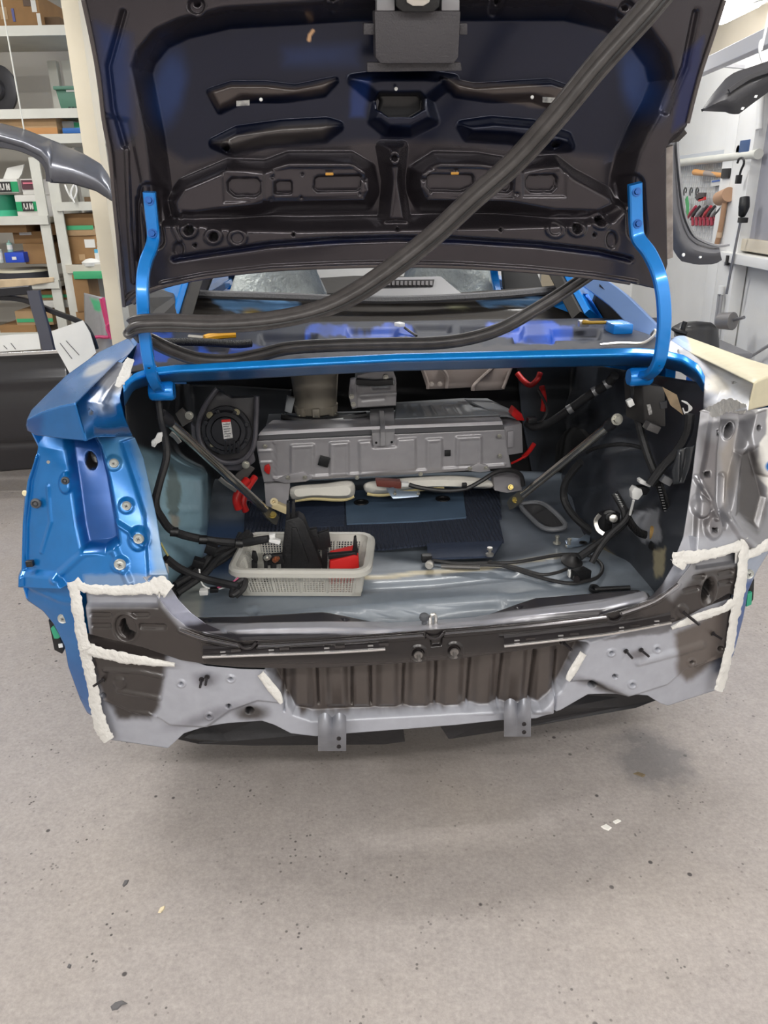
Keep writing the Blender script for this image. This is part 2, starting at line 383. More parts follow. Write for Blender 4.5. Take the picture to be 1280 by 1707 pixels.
# ============================================================ the stripped car
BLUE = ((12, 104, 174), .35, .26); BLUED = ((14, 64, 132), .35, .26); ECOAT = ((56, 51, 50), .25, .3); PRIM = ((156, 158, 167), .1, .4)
BARE = ((136, 136, 141), .5, .32); SEAL = ((208, 206, 202), .0, .6); CREAMF = ((192, 184, 157), 0, .6); DARK = ((30, 29, 31), 0, .5)  # DARK blackens hole floors to stand in for the shade inside
M_BLUE = mat('blue_paint', (20, 130, 218), .24, .3, coat=.6)
M_SEAL = mat('white_seam_sealer', (206, 204, 200), .6, bump=.5, bscale=70, var=.05, vscale=30)
M_BLK = mat('black_ecoat', (52, 48, 48), .36, .15)
M_SATIN = mat('satin_black_steel', (44, 41, 43), .3, .3)
M_HOLE = mat('hole_shade', (10, 10, 11), .9)
M_PLAS = mat('black_plastic', (24, 24, 26), .45, bump=.15, bscale=200)
M_RUB = mat('black_rubber', (38, 37, 38), .5)
M_CHROME = mat('bright_steel', (206, 203, 197), .3, .85)
M_ZINC = mat('zinc_bolt', (190, 188, 178), .32, .8)
M_RED = mat('red_plastic', (190, 30, 28), .45)
M_CLIP = mat('white_plastic', (222, 222, 220), .45)
car = empty('sedan_body', CARO, YAW, 'stripped blue sedan body with open trunk, grey primer and white seam sealer', 'car')
car['_b'] = [0., 0., 0.]
def vr(u, w): return .16 * (np.abs(u) / .85) ** 2.5 + .0 * w
def rear(off=0.0, lean=0.0, w0=.62):
    return lambda X, Y, S, T: PF(X, Y, lambda u, w: vr(u, w) + off + lean * np.maximum(0, w - w0))
def paintof(q, al=1): return (q[0], q[1], q[2], al)
def Q(sh, q, al=1.0): return (sh, q[0], q[1], q[2], al)

# ---- rear cross panel (black beam with the slot stampings)
beam_bot = [(150, 1062), (190, 1072), (235, 1083), (300, 1105), (345, 1112), (400, 1117), (480, 1119), (560, 1117), (640, 1112), (760, 1103), (900, 1085), (1000, 1066), (1060, 1055), (1115, 1045), (1160, 1030), (1222, 1008)]
beam_top = [(140, 985), (255, 983), (268, 1003), (285, 1025), (310, 1045), (345, 1058), (395, 1068), (470, 1066), (560, 1061), (640, 1056), (718, 1050), (800, 1044), (900, 1036), (1000, 1026), (1045, 1014), (1090, 998), (1125, 975), (1145, 950), (1155, 935), (1230, 915)]
rl = []
def slot(x0, y0, x1, y1, w=4, h=-.006): rl.append((line((x0, y0), (x1, y1), w=w, s=4), h))
rl += [(poly((120, 970), (270, 970), (262, 1012), (235, 1011), (138, 1011), (120, 1012), s=6), -.014)]
slot(153, 1025, 183, 1025); slot(156, 1043, 182, 1043); slot(223, 1025, 246, 1025); slot(235, 1044, 273, 1045, 4.5)
rl += [(ell(210, 1046, 22, 25, 4, -25), .004), (ell(210, 1046, 17.5, 22, 4, -25), -.006), (poly((207, 1033), (202, 1036), (199, 1046), (203, 1058), (214, 1066), (221, 1064), (223, 1056), (214, 1052), (209, 1042), s=2), -.04)]
rl += [(poly((140, 1064), (200, 1070), (300, 1106), (140, 1120), s=4), -.016)]
# right stampings
rl += [(poly((1165, 905), (1240, 900), (1240, 938), (1160, 950), s=5), -.014)]
slot(1158, 963, 1171, 961); slot(1141, 985, 1163, 980); slot(1200, 957, 1218, 953); slot(1200, 972, 1217, 969)
rl += [(ell(1180, 985, 14, 28, 4, 12), .004), (ell(1179, 985, 10.5, 23, 4, 12), -.006), (ell(1178, 985, 7.5, 17, 2, 12), -.04)]
rl += [(poly((1120, 1043), (1215, 990), (1240, 1000), (1240, 1060), (1120, 1060), s=4), -.016)]
# top rolled ridge, sealer groove, latch cut, stud bosses, lower return lip
rl += [(line((300, 1050), (340, 1066), (398, 1078), s=5, w=3), .007, 1), (line((430, 1079), (560, 1071), (640, 1065), (705, 1060), w=4, s=4), .008, 1), (line((742, 1057), (900, 1043), (1010, 1030), w=4, s=4), .008, 1),
       (line((1036, 1024), (1090, 1004), (1130, 975), w=3, s=4), .007, 1)]
rl += [(ell(697, 1090, 15, 15, 4), .004, 1), (ell(697, 1090, 11, 11, 3), -.004, 1), (ell(757, 1085, 15, 15, 4), .004, 1), (ell(757, 1085, 11, 11, 3), -.004, 1)]
rl += [(poly((716, 1062), (738, 1059), (736, 1076), (719, 1078), s=4), -.008, 1), (ell(1136, 1018, 10, 11, 4), .004, 1)]
rl += [(('line', [(x, y + 3) for x, y in beam_bot], 5, 8), -.022, 1)]
HB = [poly((207, 1033), (202, 1036), (199, 1046), (203, 1058), (214, 1066), (221, 1064), (223, 1056), (214, 1052), (209, 1042), s=2), ell(1178, 985, 7.5, 17, 2, 12)]
pa = [Q(poly((100, 960), (280, 960), (262, 1012), (140, 1014), s=10), PRIM, .8), Q(poly((262, 985), (290, 1005), (330, 1045), (300, 1045), (270, 1012), s=12), PRIM, .75),
      Q(poly((1140, 900), (1260, 900), (1240, 940), (1165, 952), s=10), BARE, .9), Q(poly((1100, 985), (1150, 935), (1165, 950), (1120, 1000), s=14), BARE, .9), Q(poly((120, 970), (150, 970), (152, 1090), (120, 1090), s=8), PRIM, .8)]
pa.insert(0, Q(poly((330, 1040), (1060, 1000), (1075, 1052), (900, 1076), (640, 1100), (345, 1105), s=24), ((34, 31, 32), .3, .2)))
pa += [Q(h, ((6, 6, 7), 0, .8)) for h in HB]  # beam holes painted near black for their unlit inside
cross = sheet('rear_panel', beam_top, beam_bot, [(140, 985), (144, 1020), (150, 1062)], [(1230, 915), (1228, 960), (1222, 1008)], 640, 84, rear(0, .25), rl, pa, ECOAT, car, warp=1.0, wscale=20)

# ---- lower valance with ribs
val_top = [(142, 1050), (190, 1052), (235, 1062), (300, 1086), (345, 1104), (400, 1109), (480, 1111), (560, 1109), (640, 1104), (760, 1095), (900, 1077), (1000, 1058), (1060, 1043), (1115, 1028), (1160, 1008), (1224, 985)]
val_bot = [(160, 1222), (185, 1233), (280, 1247), (307, 1222), (341, 1211), (379, 1205), (437, 1201), (458, 1208), (485, 1222), (526, 1227), (581, 1222), (674, 1215), (760, 1208), (835, 1200), (893, 1197), (934, 1183), (979, 1157), (1010, 1156), (1058, 1157), (1079, 1159), (1100, 1172), (1113, 1176), (1187, 1152), (1203, 1146)]
vl = [(poly((120, 1040), (432, 1080), (470, 1168), (430, 1164), (385, 1180), (345, 1208), (285, 1205), (262, 1190), (222, 1182), (178, 1163), (150, 1150), s=9), .014)]
vl += [(poly((1245, 980), (960, 1070), (940, 1132), (985, 1130), (1010, 1145), (1045, 1158), (1062, 1153), (1110, 1138), (1140, 1112), (1205, 1088), s=9), .014)]
vl += [(poly((436, 1090), (472, 1160), (490, 1190), (520, 1200), (900, 1180), (935, 1150), (975, 1070), s=10), -.03)]
for i, (xa, xb) in enumerate([(472, 474), (527, 531), (587, 588), (618, 619), (676, 673), (731, 727), (788, 781), (842, 832), (896, 885), (932, 924)]):
    vl.append((line((xa, 1095), (xb, 1185), w=1.8, s=2.5), -.012, 1))
for xa, xb in [(500, 504), (560, 563), (600, 603), (648, 647), (703, 700), (760, 754), (815, 807), (868, 858), (915, 906)]:
    vl.append((poly((xa - 14, 1060), (xa + 14, 1060), (xb + 14, 1186), (xb - 14, 1186), s=14), .012, 1))
vl += [(line((178, 1110), (235, 1113), (272, 1121), w=3, s=5), .006, 1), (line((200, 1145), (268, 1157), w=3, s=5), .006, 1), (line((175, 1160), (208, 1177), (222, 1181), (250, 1182), (262, 1190), w=2, s=3), .006, 1)]
vl += [(ell(203, 1132, 10, 9, 6), .006, 1), (line((1165, 1070), (1110, 1085), (1060, 1098), w=5, s=8), .006, 1), (line((1200, 1085), (1160, 1108), w=2, s=3), .006, 1)]
BOSS_L = [(304, 1133), (386, 1125), (350, 1187)]; BOSS_R = [(1015, 1082), (1091, 1076), (1050, 1135)]
for x, y in BOSS_L + BOSS_R + [(1148, 1098)]: vl += [(ell(x, y, 7, 6.5, 3), .004, 1), (ell(x, y, 3.5, 3.2, 2), -.02, 1)]
for x, y, r in [(382, 1171, 4), (416, 1184, 7), (174, 1153, 4.5), (1021, 1122, 4), (987, 1140, 7), (1196, 1076, 4)]: vl.append((ell(x, y, r, r * .9, 1.5), -.03, 1))
vp = [Q(poly((140, 1040), (285, 1060), (275, 1130), (268, 1170), (250, 1197), (200, 1198), (178, 1165), (165, 1130), s=14), ECOAT), Q(poly((440, 1090), (470, 1160), (500, 1194), (540, 1198), (900, 1176), (930, 1150), (975, 1070), s=8), ((70, 63, 60), .1, .4)),
      Q(ell(345, 1126, 18, 10, 16), ((84, 82, 90), .1, .4), .7), Q(ell(345, 1190, 55, 8, 18, -20), ((84, 82, 90), .1, .4), .7), Q(ell(420, 1188, 26, 12, 14), ((64, 60, 60), .1, .4)),
      Q(poly((1240, 990), (1120, 1050), (1125, 1120), (1145, 1135), (1195, 1100), (1240, 1060), s=14), ((92, 84, 80), .2, .4)), Q(ell(1000, 1142, 40, 8, 14, 20), ((64, 60, 60), .1, .4)), Q(ell(1060, 1085, 14, 8, 10), ((110, 108, 114), .1, .4)),
      Q(poly((1120, 1020), (1110, 1050), (1000, 1062), s=6), ECOAT, .6)]
for x, y, r in [(382, 1171, 4), (416, 1184, 7), (174, 1153, 4.5), (1021, 1122, 4), (987, 1140, 7), (1196, 1076, 4), (1148, 1098, 3.5)]: vp.append(Q(ell(x, y, r, r * .9, 1.5), DARK))
val = sheet('rear_valance', val_top, val_bot, [(142, 1050), (150, 1140), (160, 1222)], [(1224, 985), (1216, 1080), (1203, 1146)], 640, 100, rear(.03, 0), vl, vp, PRIM, car, warp=3, wscale=14)

# ---- left tail lamp bucket
lb_top = [(61, 722), (100, 728), (144, 732), (159, 727), (190, 728), (221, 728)]
lb_bot = [(36, 972), (80, 974), (120, 975), (200, 978), (284, 978)]
lb_left = [(61, 722), (64, 745), (60, 768), (50, 795), (42, 825), (39, 860), (37, 920), (36, 972)]
lb_right = [(221, 728), (237, 766), (249, 818), (260, 869), (270, 934), (284, 978)]
lbr = [(poly((108, 720), (150, 720), (165, 745), (180, 800), (192, 870), (196, 905), (175, 920), (140, 918), (132, 880), (122, 810), s=14), -.03),
       (poly((200, 738), (240, 860), (246, 965), (300, 965), (250, 720), s=5), -.012, 1), (ell(190, 772, 12, 12, 6), .006, 1), (ell(211, 843, 12, 12, 6), .006, 1), (ell(231, 898, 15, 18, 8), .01, 1), (ell(200, 941, 14, 13, 8), .006, 1),
       (line((192, 870), (215, 885), (240, 905), w=3, s=8), .008, 1), (line((95, 960), (140, 920), (190, 915), (215, 970), w=5, s=10), .008, 1), (ell(110, 805, 10, 16, 6), .01, 1),
       (line((62, 760), (50, 800), (42, 870), (40, 968), w=2, s=5), .012, 1), (poly((30, 950), (95, 955), (120, 990), (30, 990), s=8), .02, 1), (line((80, 810), (85, 870), (70, 920), w=2, s=6), .004, 1), (ell(146, 775, 9, 15, 2, -15), -.035, 1)]
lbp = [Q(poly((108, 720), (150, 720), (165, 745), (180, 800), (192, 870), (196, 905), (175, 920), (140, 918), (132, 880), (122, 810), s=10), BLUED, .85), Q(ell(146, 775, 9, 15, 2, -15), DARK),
       Q(poly((155, 725), (215, 735), (232, 800), (246, 880), (258, 960), (285, 985), (300, 950), (240, 720), s=16), ((96, 118, 128), .2, .4), .62), Q(poly((165, 728), (200, 735), (205, 780), (180, 780), s=14), ((70, 120, 140), .2, .4), .5), Q(poly((140, 960), (300, 955), (300, 990), (140, 990), s=10), ((128, 140, 152), .1, .4), .55)]
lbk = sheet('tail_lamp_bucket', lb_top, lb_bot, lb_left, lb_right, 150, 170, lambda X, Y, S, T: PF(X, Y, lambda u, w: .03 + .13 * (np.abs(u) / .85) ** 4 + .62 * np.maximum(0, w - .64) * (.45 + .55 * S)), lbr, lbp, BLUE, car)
lbk['label'] = 'bright blue left tail lamp recess'

# ---- left lower quarter corner strip
ql = sheet('quarter_corner', [(36, 968), (80, 972), (128, 976)], [(146, 1188), (152, 1192), (158, 1193)], [(36, 968), (45, 1000), (72, 1018), (90, 1040), (108, 1075), (114, 1110), (134, 1165), (146, 1188)], [(128, 976), (134, 1040), (142, 1090), (150, 1140), (158, 1193)], 30, 60,
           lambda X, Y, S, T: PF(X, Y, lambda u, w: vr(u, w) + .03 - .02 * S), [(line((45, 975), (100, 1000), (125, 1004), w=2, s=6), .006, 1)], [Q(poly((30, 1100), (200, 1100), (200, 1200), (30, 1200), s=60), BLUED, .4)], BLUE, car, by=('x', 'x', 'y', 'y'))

# ---- left quarter panel tail: top, rear face, inner ditch
top_l = sheet('quarter_top', [(216, 563), (217, 566), (220, 570), (224, 578)], [(45, 701), (70, 688), (100, 678), (126, 673)], [(216, 563), (164, 588), (110, 627), (70, 667), (53, 684), (45, 701)], [(224, 578), (215, 590), (195, 603), (160, 638), (126, 673)], 30, 60,
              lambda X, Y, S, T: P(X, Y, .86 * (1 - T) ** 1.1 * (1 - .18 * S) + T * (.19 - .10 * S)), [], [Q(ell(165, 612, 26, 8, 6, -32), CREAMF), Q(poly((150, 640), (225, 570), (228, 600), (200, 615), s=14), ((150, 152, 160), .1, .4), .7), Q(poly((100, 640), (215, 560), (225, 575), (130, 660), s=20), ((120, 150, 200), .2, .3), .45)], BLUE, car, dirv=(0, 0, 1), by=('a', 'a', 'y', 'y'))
fl = sheet('quarter_tail_face', [(45, 701), (70, 688), (100, 678), (126, 673)], [(46, 717), (61, 725), (105, 731), (144, 735)], [(45, 701), (44, 709), (46, 717)], [(126, 673), (135, 704), (144, 735)], 30, 24,
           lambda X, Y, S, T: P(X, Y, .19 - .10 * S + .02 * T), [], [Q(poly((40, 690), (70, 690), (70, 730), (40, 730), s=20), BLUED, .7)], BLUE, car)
dl = sheet('trunk_gutter', [(195, 603), (205, 606), (214, 612), (221, 624)], [(144, 735), (159, 728), (190, 728), (221, 728)], [(195, 603), (160, 638), (126, 673), (135, 704), (144, 735)], [(221, 624), (203, 648), (200, 664), (207, 694), (221, 728)], 40, 60,
           lambda X, Y, S, T: P(X, Y, (.62 - .1 * S) * (1 - T) ** 1.6 + T * (.1 + .26 * S) - .0), [(poly((150, 690), (170, 675), (165, 720), (148, 728), s=8), -.012, 1), (line((195, 615), (170, 670), (158, 725), w=4, s=8), .006, 1), (ell(148, 688, 3, 4, 2), -.015, 1)],
           [Q(poly((190, 590), (235, 590), (225, 640), (195, 655), (165, 640), s=12), ((205, 206, 210), .0, .5)), Q(poly((150, 650), (190, 640), (190, 690), (160, 690), s=16), ((120, 128, 142), .1, .4), .6), Q(ell(148, 688, 3, 4, 2), DARK), Q(poly((158, 712), (215, 716), (215, 722), (158, 720), s=6), ((110, 90, 80), .1, .6), .5)], BLUE, car, by=('a', 'a', 'y', 'y'))
# ---- right side: gutter, bucket, corner, quarter top with cream filler
qr = sheet('quarter_top', [(1118, 568), (1125, 562), (1132, 560), (1140, 560)], [(1256, 640), (1265, 634), (1285, 626), (1310, 618)], [(1118, 568), (1150, 588), (1200, 612), (1256, 640)], [(1140, 560), (1190, 578), (1250, 600), (1310, 618)], 24, 60,
           lambda X, Y, S, T: P(X, Y, .84 * (1 - T) ** 1.1 + T * (.16 + .08 * S)), [], [Q(poly((1100, 540), (1135, 548), (1150, 585), (1110, 580), s=10), ((150, 175, 215), .1, .4))], CREAMF, car, dirv=(0, 0, 1), by=('a', 'a', 'y', 'y'))
gr_ = sheet('trunk_gutter', [(1112, 582), (1114, 574), (1116, 570), (1118, 568)], [(1172, 684), (1195, 690), (1220, 686), (1246, 684)], [(1112, 596), (1140, 606), (1165, 618), (1174, 640), (1172, 684)], [(1118, 568), (1150, 588), (1200, 612), (1256, 640), (1250, 660), (1246, 684)], 40, 60,
            lambda X, Y, S, T: P(X, Y, (.50 + .28 * S) * (1 - T) ** 1.3 + T * (.36 - .24 * S)), [(line((1135, 590), (1180, 615), (1225, 640), (1232, 650), w=9, s=12), -.016, 1), (ell(1137, 588, 2.5, 4, 2), -.015, 1), (ell(1231, 641, 2.5, 4, 2), -.015, 1)],
            [Q(poly((1100, 560), (1135, 570), (1142, 600), (1110, 600), s=8), ((224, 226, 232), .0, .5)), Q(poly((1190, 612), (1260, 640), (1255, 685), (1180, 690), (1175, 672), (1215, 655), s=10), ((222, 223, 228), .0, .5)), Q(ell(1137, 588, 2.5, 4, 2), DARK), Q(ell(1231, 641, 2.5, 4, 2), DARK), Q(ell(1195, 643, 26, 14, 14, 20), ((206, 200, 188), 0, .5))], ((168, 170, 178), .15, .4), car, by=('a', 'a', 'y', 'y'))
fr = sheet('quarter_tail_face', [(1256, 640), (1265, 634), (1285, 626), (1310, 618)], [(1246, 684), (1262, 680), (1285, 675), (1310, 670)], [(1256, 640), (1251, 662), (1246, 684)], [(1310, 618), (1310, 670)], 20, 16, lambda X, Y, S, T: P(X, Y, .16 + .08 * S), [], [], CREAMF, car)
rb_top = [(1172, 684), (1195, 690), (1220, 686), (1246, 684), (1275, 678), (1312, 672)]
rb_bot = [(1128, 935), (1150, 932), (1170, 928), (1230, 915), (1275, 905), (1312, 900)]
rb_left = [(1172, 684), (1164, 740), (1157, 800), (1150, 850), (1142, 900), (1128, 935)]
rb_right = [(1312, 672), (1312, 800), (1312, 900)]
rbr = [(poly((1205, 690), (1250, 690), (1236, 760), (1214, 850), (1206, 880), (1195, 840), (1198, 760), s=12), -.026), (poly((1150, 680), (1188, 690), (1178, 760), (1164, 830), (1158, 935), (1110, 940), s=6), -.012, 1),
       (ell(1222, 722, 7, 13, 2, 15), -.03, 1), (ell(1222, 722, 10, 16, 4, 15), .004, 1), (ell(1169, 845, 13, 16, 8), .012, 1), (ell(1188, 875, 14, 22, 8), .012, 1), (line((1164, 800), (1182, 830), (1190, 860), w=3, s=8), .012, 1),
       (line((1212, 800), (1210, 855), (1232, 890), (1260, 915), w=4, s=9), .012, 1), (poly((1235, 760), (1258, 745), (1275, 830), (1262, 880), (1230, 860), s=14), -.014, 1), (poly((1240, 690), (1320, 660), (1320, 800), (1265, 790), (1250, 740), s=8), .012, 1)]
for x, y in [(1199, 722), (1179, 791), (1187, 881)]: rbr.append((poly((x - 4, y - 4), (x + 4, y - 4), (x + 4, y + 4), (x - 4, y + 4), s=1.6), -.03, 1))
rbr += [(ell(1260, 711, 3, 4, 2), -.03, 1)]
rbp = [Q(poly((1160, 680), (1260, 680), (1240, 705), (1200, 700), (1168, 712), s=8), ((200, 200, 205), .0, .5)), Q(poly((1240, 690), (1272, 680), (1272, 720), (1262, 735), (1262, 790), (1278, 810), (1290, 900), (1320, 900), (1320, 660), s=4), SEAL),
       Q(poly((1284, 660), (1330, 660), (1330, 700), (1290, 730), s=4), ((176, 140, 110), 0, .6)), Q(poly((1234, 760), (1262, 745), (1280, 840), (1262, 890), (1232, 860), s=16), ((68, 65, 66), .3, .3)), Q(poly((1172, 730), (1206, 735), (1198, 850), (1192, 890), (1160, 880), s=30), ((96, 93, 96), .4, .32)), Q(poly((1208, 760), (1236, 720), (1226, 800), (1212, 850), s=14), ((132, 126, 122), .3, .35)), Q(poly((1150, 690), (1172, 700), (1160, 850), (1135, 900), s=20), ((150, 150, 156), .4, .3)), Q(poly((1128, 900), (1230, 890), (1230, 940), (1128, 945), s=16), PRIM, .7)]
for x, y in [(1199, 722), (1179, 791), (1187, 881)]: rbp.append(Q(poly((x - 4, y - 4), (x + 4, y - 4), (x + 4, y + 4), (x - 4, y + 4), s=1.5), DARK))
rbp += [Q(ell(1260, 711, 3, 4, 1.5), DARK), Q(ell(1222, 722, 6, 12, 2, 15), DARK), Q(ell(1278, 775, 7, 9, 4), BLUE)]
rbk = sheet('tail_lamp_bucket', rb_top, rb_bot, rb_left, rb_right, 130, 170, lambda X, Y, S, T: PF(X, Y, lambda u, w: .03 + .13 * (np.abs(u) / .85) ** 4 + .62 * np.maximum(0, w - .64) * (1 - .55 * S)), rbr, rbp, BARE, car, warp=4)
rbk['label'] = 'bare grey steel right tail lamp recess'
rc = sheet('quarter_corner', [(1226, 912), (1260, 905), (1312, 896)], [(1200, 1128), (1203, 1128), (1208, 1120)], [(1226, 912), (1222, 1000), (1212, 1080), (1200, 1128)], [(1312, 896), (1282, 918), (1262, 950), (1246, 985), (1238, 1030), (1222, 1090), (1208, 1120)], 26, 60,
           lambda X, Y, S, T: PF(X, Y, lambda u, w: vr(u, w) + .01 + .02 * S), [], [Q(poly((1200, 890), (1330, 880), (1290, 915), (1260, 925), (1235, 945), (1200, 950), s=5), SEAL), Q(poly((1225, 935), (1300, 905), (1300, 950), (1225, 975), s=14), ((150, 160, 178), .1, .4))], ((20, 78, 148), .3, .3), car)
# ---- sill flange behind the beam, and the jambs of the trunk opening
SILL_SHEEN = ((200, 200, 208), .6, .3)  # pale sill band: sheen of the up-facing slope put into the colour
sill_back = [(319, 1030), (400, 1029), (500, 1023), (537, 1021), (551, 1023), (600, 1033), (648, 1043), (700, 1040), (793, 1033), (859, 1009), (892, 998), (989, 990), (1062, 984), (1080, 990)]
sill_front = [(330, 1052), (395, 1068), (470, 1066), (560, 1061), (640, 1056), (718, 1050), (800, 1044), (900, 1036), (1000, 1026), (1045, 1014), (1086, 999)]
sheet('sill_flange', sill_back, sill_front, [(319, 1030), (330, 1052)], [(1080, 990), (1086, 999)], 220, 26, lambda X, Y, S, T: PF(X, Y, lambda u, w: vr(u, w) + .125 * (1 - T) + .004),
      [(line((380, 1051), (430, 1048), (537, 1046), (620, 1046), (700, 1044), (760, 1041), (850, 1030), (1000, 1013), (1070, 995), w=7, s=5), .008, 1), (line((400, 1066), (560, 1061), (718, 1049), (1000, 1024), w=2, s=3), -.008, 1), (ell(346, 1036, 4, 2, 1.5), -.01, 1), (ell(575, 1034, 4, 2, 1.5), -.01, 1), (ell(866, 1013, 4, 2, 1.5), -.01, 1), (ell(1060, 989, 4, 2, 1.5), -.01, 1)],
      [Q(line((345, 1048), (430, 1049), (537, 1048), (620, 1047), (700, 1045), (760, 1041), (850, 1028), (1000, 1010), (1070, 996), w=8, s=4), SILL_SHEEN)], ((44, 42, 46), .1, .4), car, dirv=(0, -.3, 1), by=('x', 'x', 'y', 'y'), warp=1)
sheet('trunk_jamb', [(238, 962), (258, 958), (276, 955)], [(395, 1068), (400, 1066), (405, 1063)], [(238, 962), (255, 983), (268, 1003), (285, 1025), (310, 1045), (345, 1058), (395, 1068)], [(276, 955), (284, 978), (297, 998), (318, 1020), (345, 1040), (375, 1053), (405, 1063)], 20, 70, lambda X, Y, S, T: PF(X, Y, lambda u, w: vr(u, w) + .25 * np.maximum(0, w - .62) + .004 + .045 * S),
      [(line((278, 955), (286, 978), (299, 998), (320, 1020), (347, 1040), (377, 1053), w=1.5, s=3), .004, 1)], [Q(poly((230, 950), (290, 950), (300, 995), (262, 1000), s=10), PRIM), Q(poly((262, 995), (300, 990), (335, 1035), (300, 1045), s=16), ((176, 178, 196), .3, .35))], ((70, 66, 72), .3, .3), car, by=('a', 'a', 'y', 'y'))
sheet('trunk_jamb', [(1138, 890), (1152, 893), (1162, 896)], [(1000, 1018), (1000, 1022), (1000, 1026)], [(1138, 890), (1129, 920), (1124, 937), (1103, 973), (1086, 992), (1060, 1006), (1000, 1018)], [(1162, 896), (1160, 925), (1145, 950), (1125, 975), (1090, 998), (1045, 1014), (1000, 1026)], 20, 70, lambda X, Y, S, T: PF(X, Y, lambda u, w: vr(u, w) + .25 * np.maximum(0, w - .62) + .004 + .045 * (1 - S)),
      [(line((1138, 890), (1130, 920), (1125, 937), (1104, 973), (1087, 992), (1061, 1006), w=1.5, s=3), .004, 1)], [Q(poly((1120, 880), (1170, 885), (1160, 945), (1105, 985), s=16), ((170, 172, 182), .2, .4))], ((110, 106, 110), .45, .3), car, by=('a', 'a', 'y', 'y'))

# ---- seam sealer, laid on in uneven bands
def sealer(pts, dfn, th=.004, k=9, jag=.42, name='seam_sealer'):
    c = spl([A3(p, dtype=float) for p in pts], 14); c = A3(c); d = np.gradient(c[:, :2], axis=0); n = np.stack([-d[:, 1], d[:, 0]], 1) / (np.hypot(d[:, 0], d[:, 1]) + 1e-9)[:, None]
    m = len(c); q = np.linspace(-1, 1, k); i = np.arange(m)
    ja = 1 + fbm(i / 2.6 + c[0, 0], i * 0 + .5) * 2 * jag; jb = 1 + fbm(i / 2.6 + c[0, 1], i * 0 + 9.5) * 2 * jag
    half = c[:, 2:3] * .43 * np.where(q[None] < 0, ja[:, None], jb[:, None])
    X = c[:, 0:1] + n[:, 0:1] * q * half; Y = c[:, 1:2] + n[:, 1:2] * q * half
    p = dfn(X, Y, None, None); dome = (1 - np.abs(q) ** 4)[None] * th * (1 + .6 * fbm(X / 5, Y / 5)) + .0015
    p = p + dome[..., None] * A3((0, -1, 0))
    return MB().grid([list(r) for r in p]).build(name, M_SEAL, car, solid=-.002)
RF = rear(-.004, .25); RV = rear(.012, 0); LB = lambda X, Y, S, T: PF(X, Y, lambda u, w: vr(u, w) - .004 + .28 * np.maximum(0, w - .62))
sealer([(126, 966, 16), (140, 978, 18), (170, 982, 17), (210, 983, 17), (245, 980, 22), (268, 976, 34), (282, 985, 26)], LB)
sealer([(120, 968, 16), (128, 1000, 20), (134, 1040, 20), (142, 1080, 22)], RF)
sealer([(143, 1078, 22), (170, 1088, 20), (210, 1096, 19), (250, 1102, 14), (292, 1107, 4)], rear(.0, 0))
sealer([(140, 1075, 20), (148, 1110, 20), (156, 1150, 20), (162, 1185, 22), (172, 1215, 26), (182, 1232, 18)], RV)
sealer([(434, 1122, 14), (448, 1140, 17), (462, 1158, 17), (469, 1171, 8)], rear(.008, 0), jag=.1)
sealer([(972, 1088, 14), (962, 1105, 15), (952, 1122, 15), (946, 1133, 10)], rear(.008, 0), jag=.1)
sealer([(1134, 930, 26), (1160, 927, 20), (1195, 920, 16), (1238, 908, 18)], LB)
sealer([(1129, 918, 20), (1132, 936, 26), (1128, 944, 18)], LB)
sealer([(1240, 895, 12), (1238, 930, 17), (1232, 980, 18), (1222, 1030, 18), (1216, 1070, 16), (1208, 1110, 16), (1196, 1150, 16)], RF)
sealer([(1118, 1046, 3), (1150, 1033, 13), (1180, 1022, 14), (1205, 1014, 12), (1222, 1002, 16)], rear(-.004, 0))
sealer([(1240, 930, 12), (1262, 916, 20), (1285, 905, 20)], LB)
sealer([(1166, 690, 10), (1190, 684, 22), (1215, 676, 26), (1240, 682, 18)], lambda X, Y, S, T: P(X, Y, .33 - .2 * (X - 1170) / 76), .005)
sealer([(218, 598, 14), (212, 615, 18), (205, 630, 18), (196, 645, 10)], lambda X, Y, S, T: P(X, Y, .52 - .22 * (Y - 595) / 60), .004)

# ---- deck ledge at the front of the opening
RAILM = ((22, 138, 222), .3, .22)
led_t = [(205, 640), (225, 622), (250, 614), (290, 609), (400, 603), (520, 597), (660, 590), (900, 584), (1060, 580), (1100, 583), (1140, 592), (1165, 608), (1175, 628)]
led_b = [(208, 676), (222, 650), (250, 641), (290, 637), (400, 632), (520, 625), (660, 618), (900, 612), (1060, 609), (1100, 611), (1135, 620), (1158, 636), (1172, 660)]
sheet('trunk_ledge', led_t, led_b, [(205, 640), (208, 676)], [(1175, 628), (1172, 660)], 160, 16, lambda X, Y, S, T: P(X, Y, np.where(T < .38, .47 - .02 * T / .38, .45 + .16 * (T - .38)) - .12 * np.clip((np.abs(S - .5) - .42) / .08, 0, 1) ** 2),
      [], [Q(line(*[(x, y - 1) for x, y in led_b], w=13, s=5), ((20, 84, 140), .2, .4), .8)], RAILM, car, warp=1)  # lower part of the rail painted darker for its shaded underside

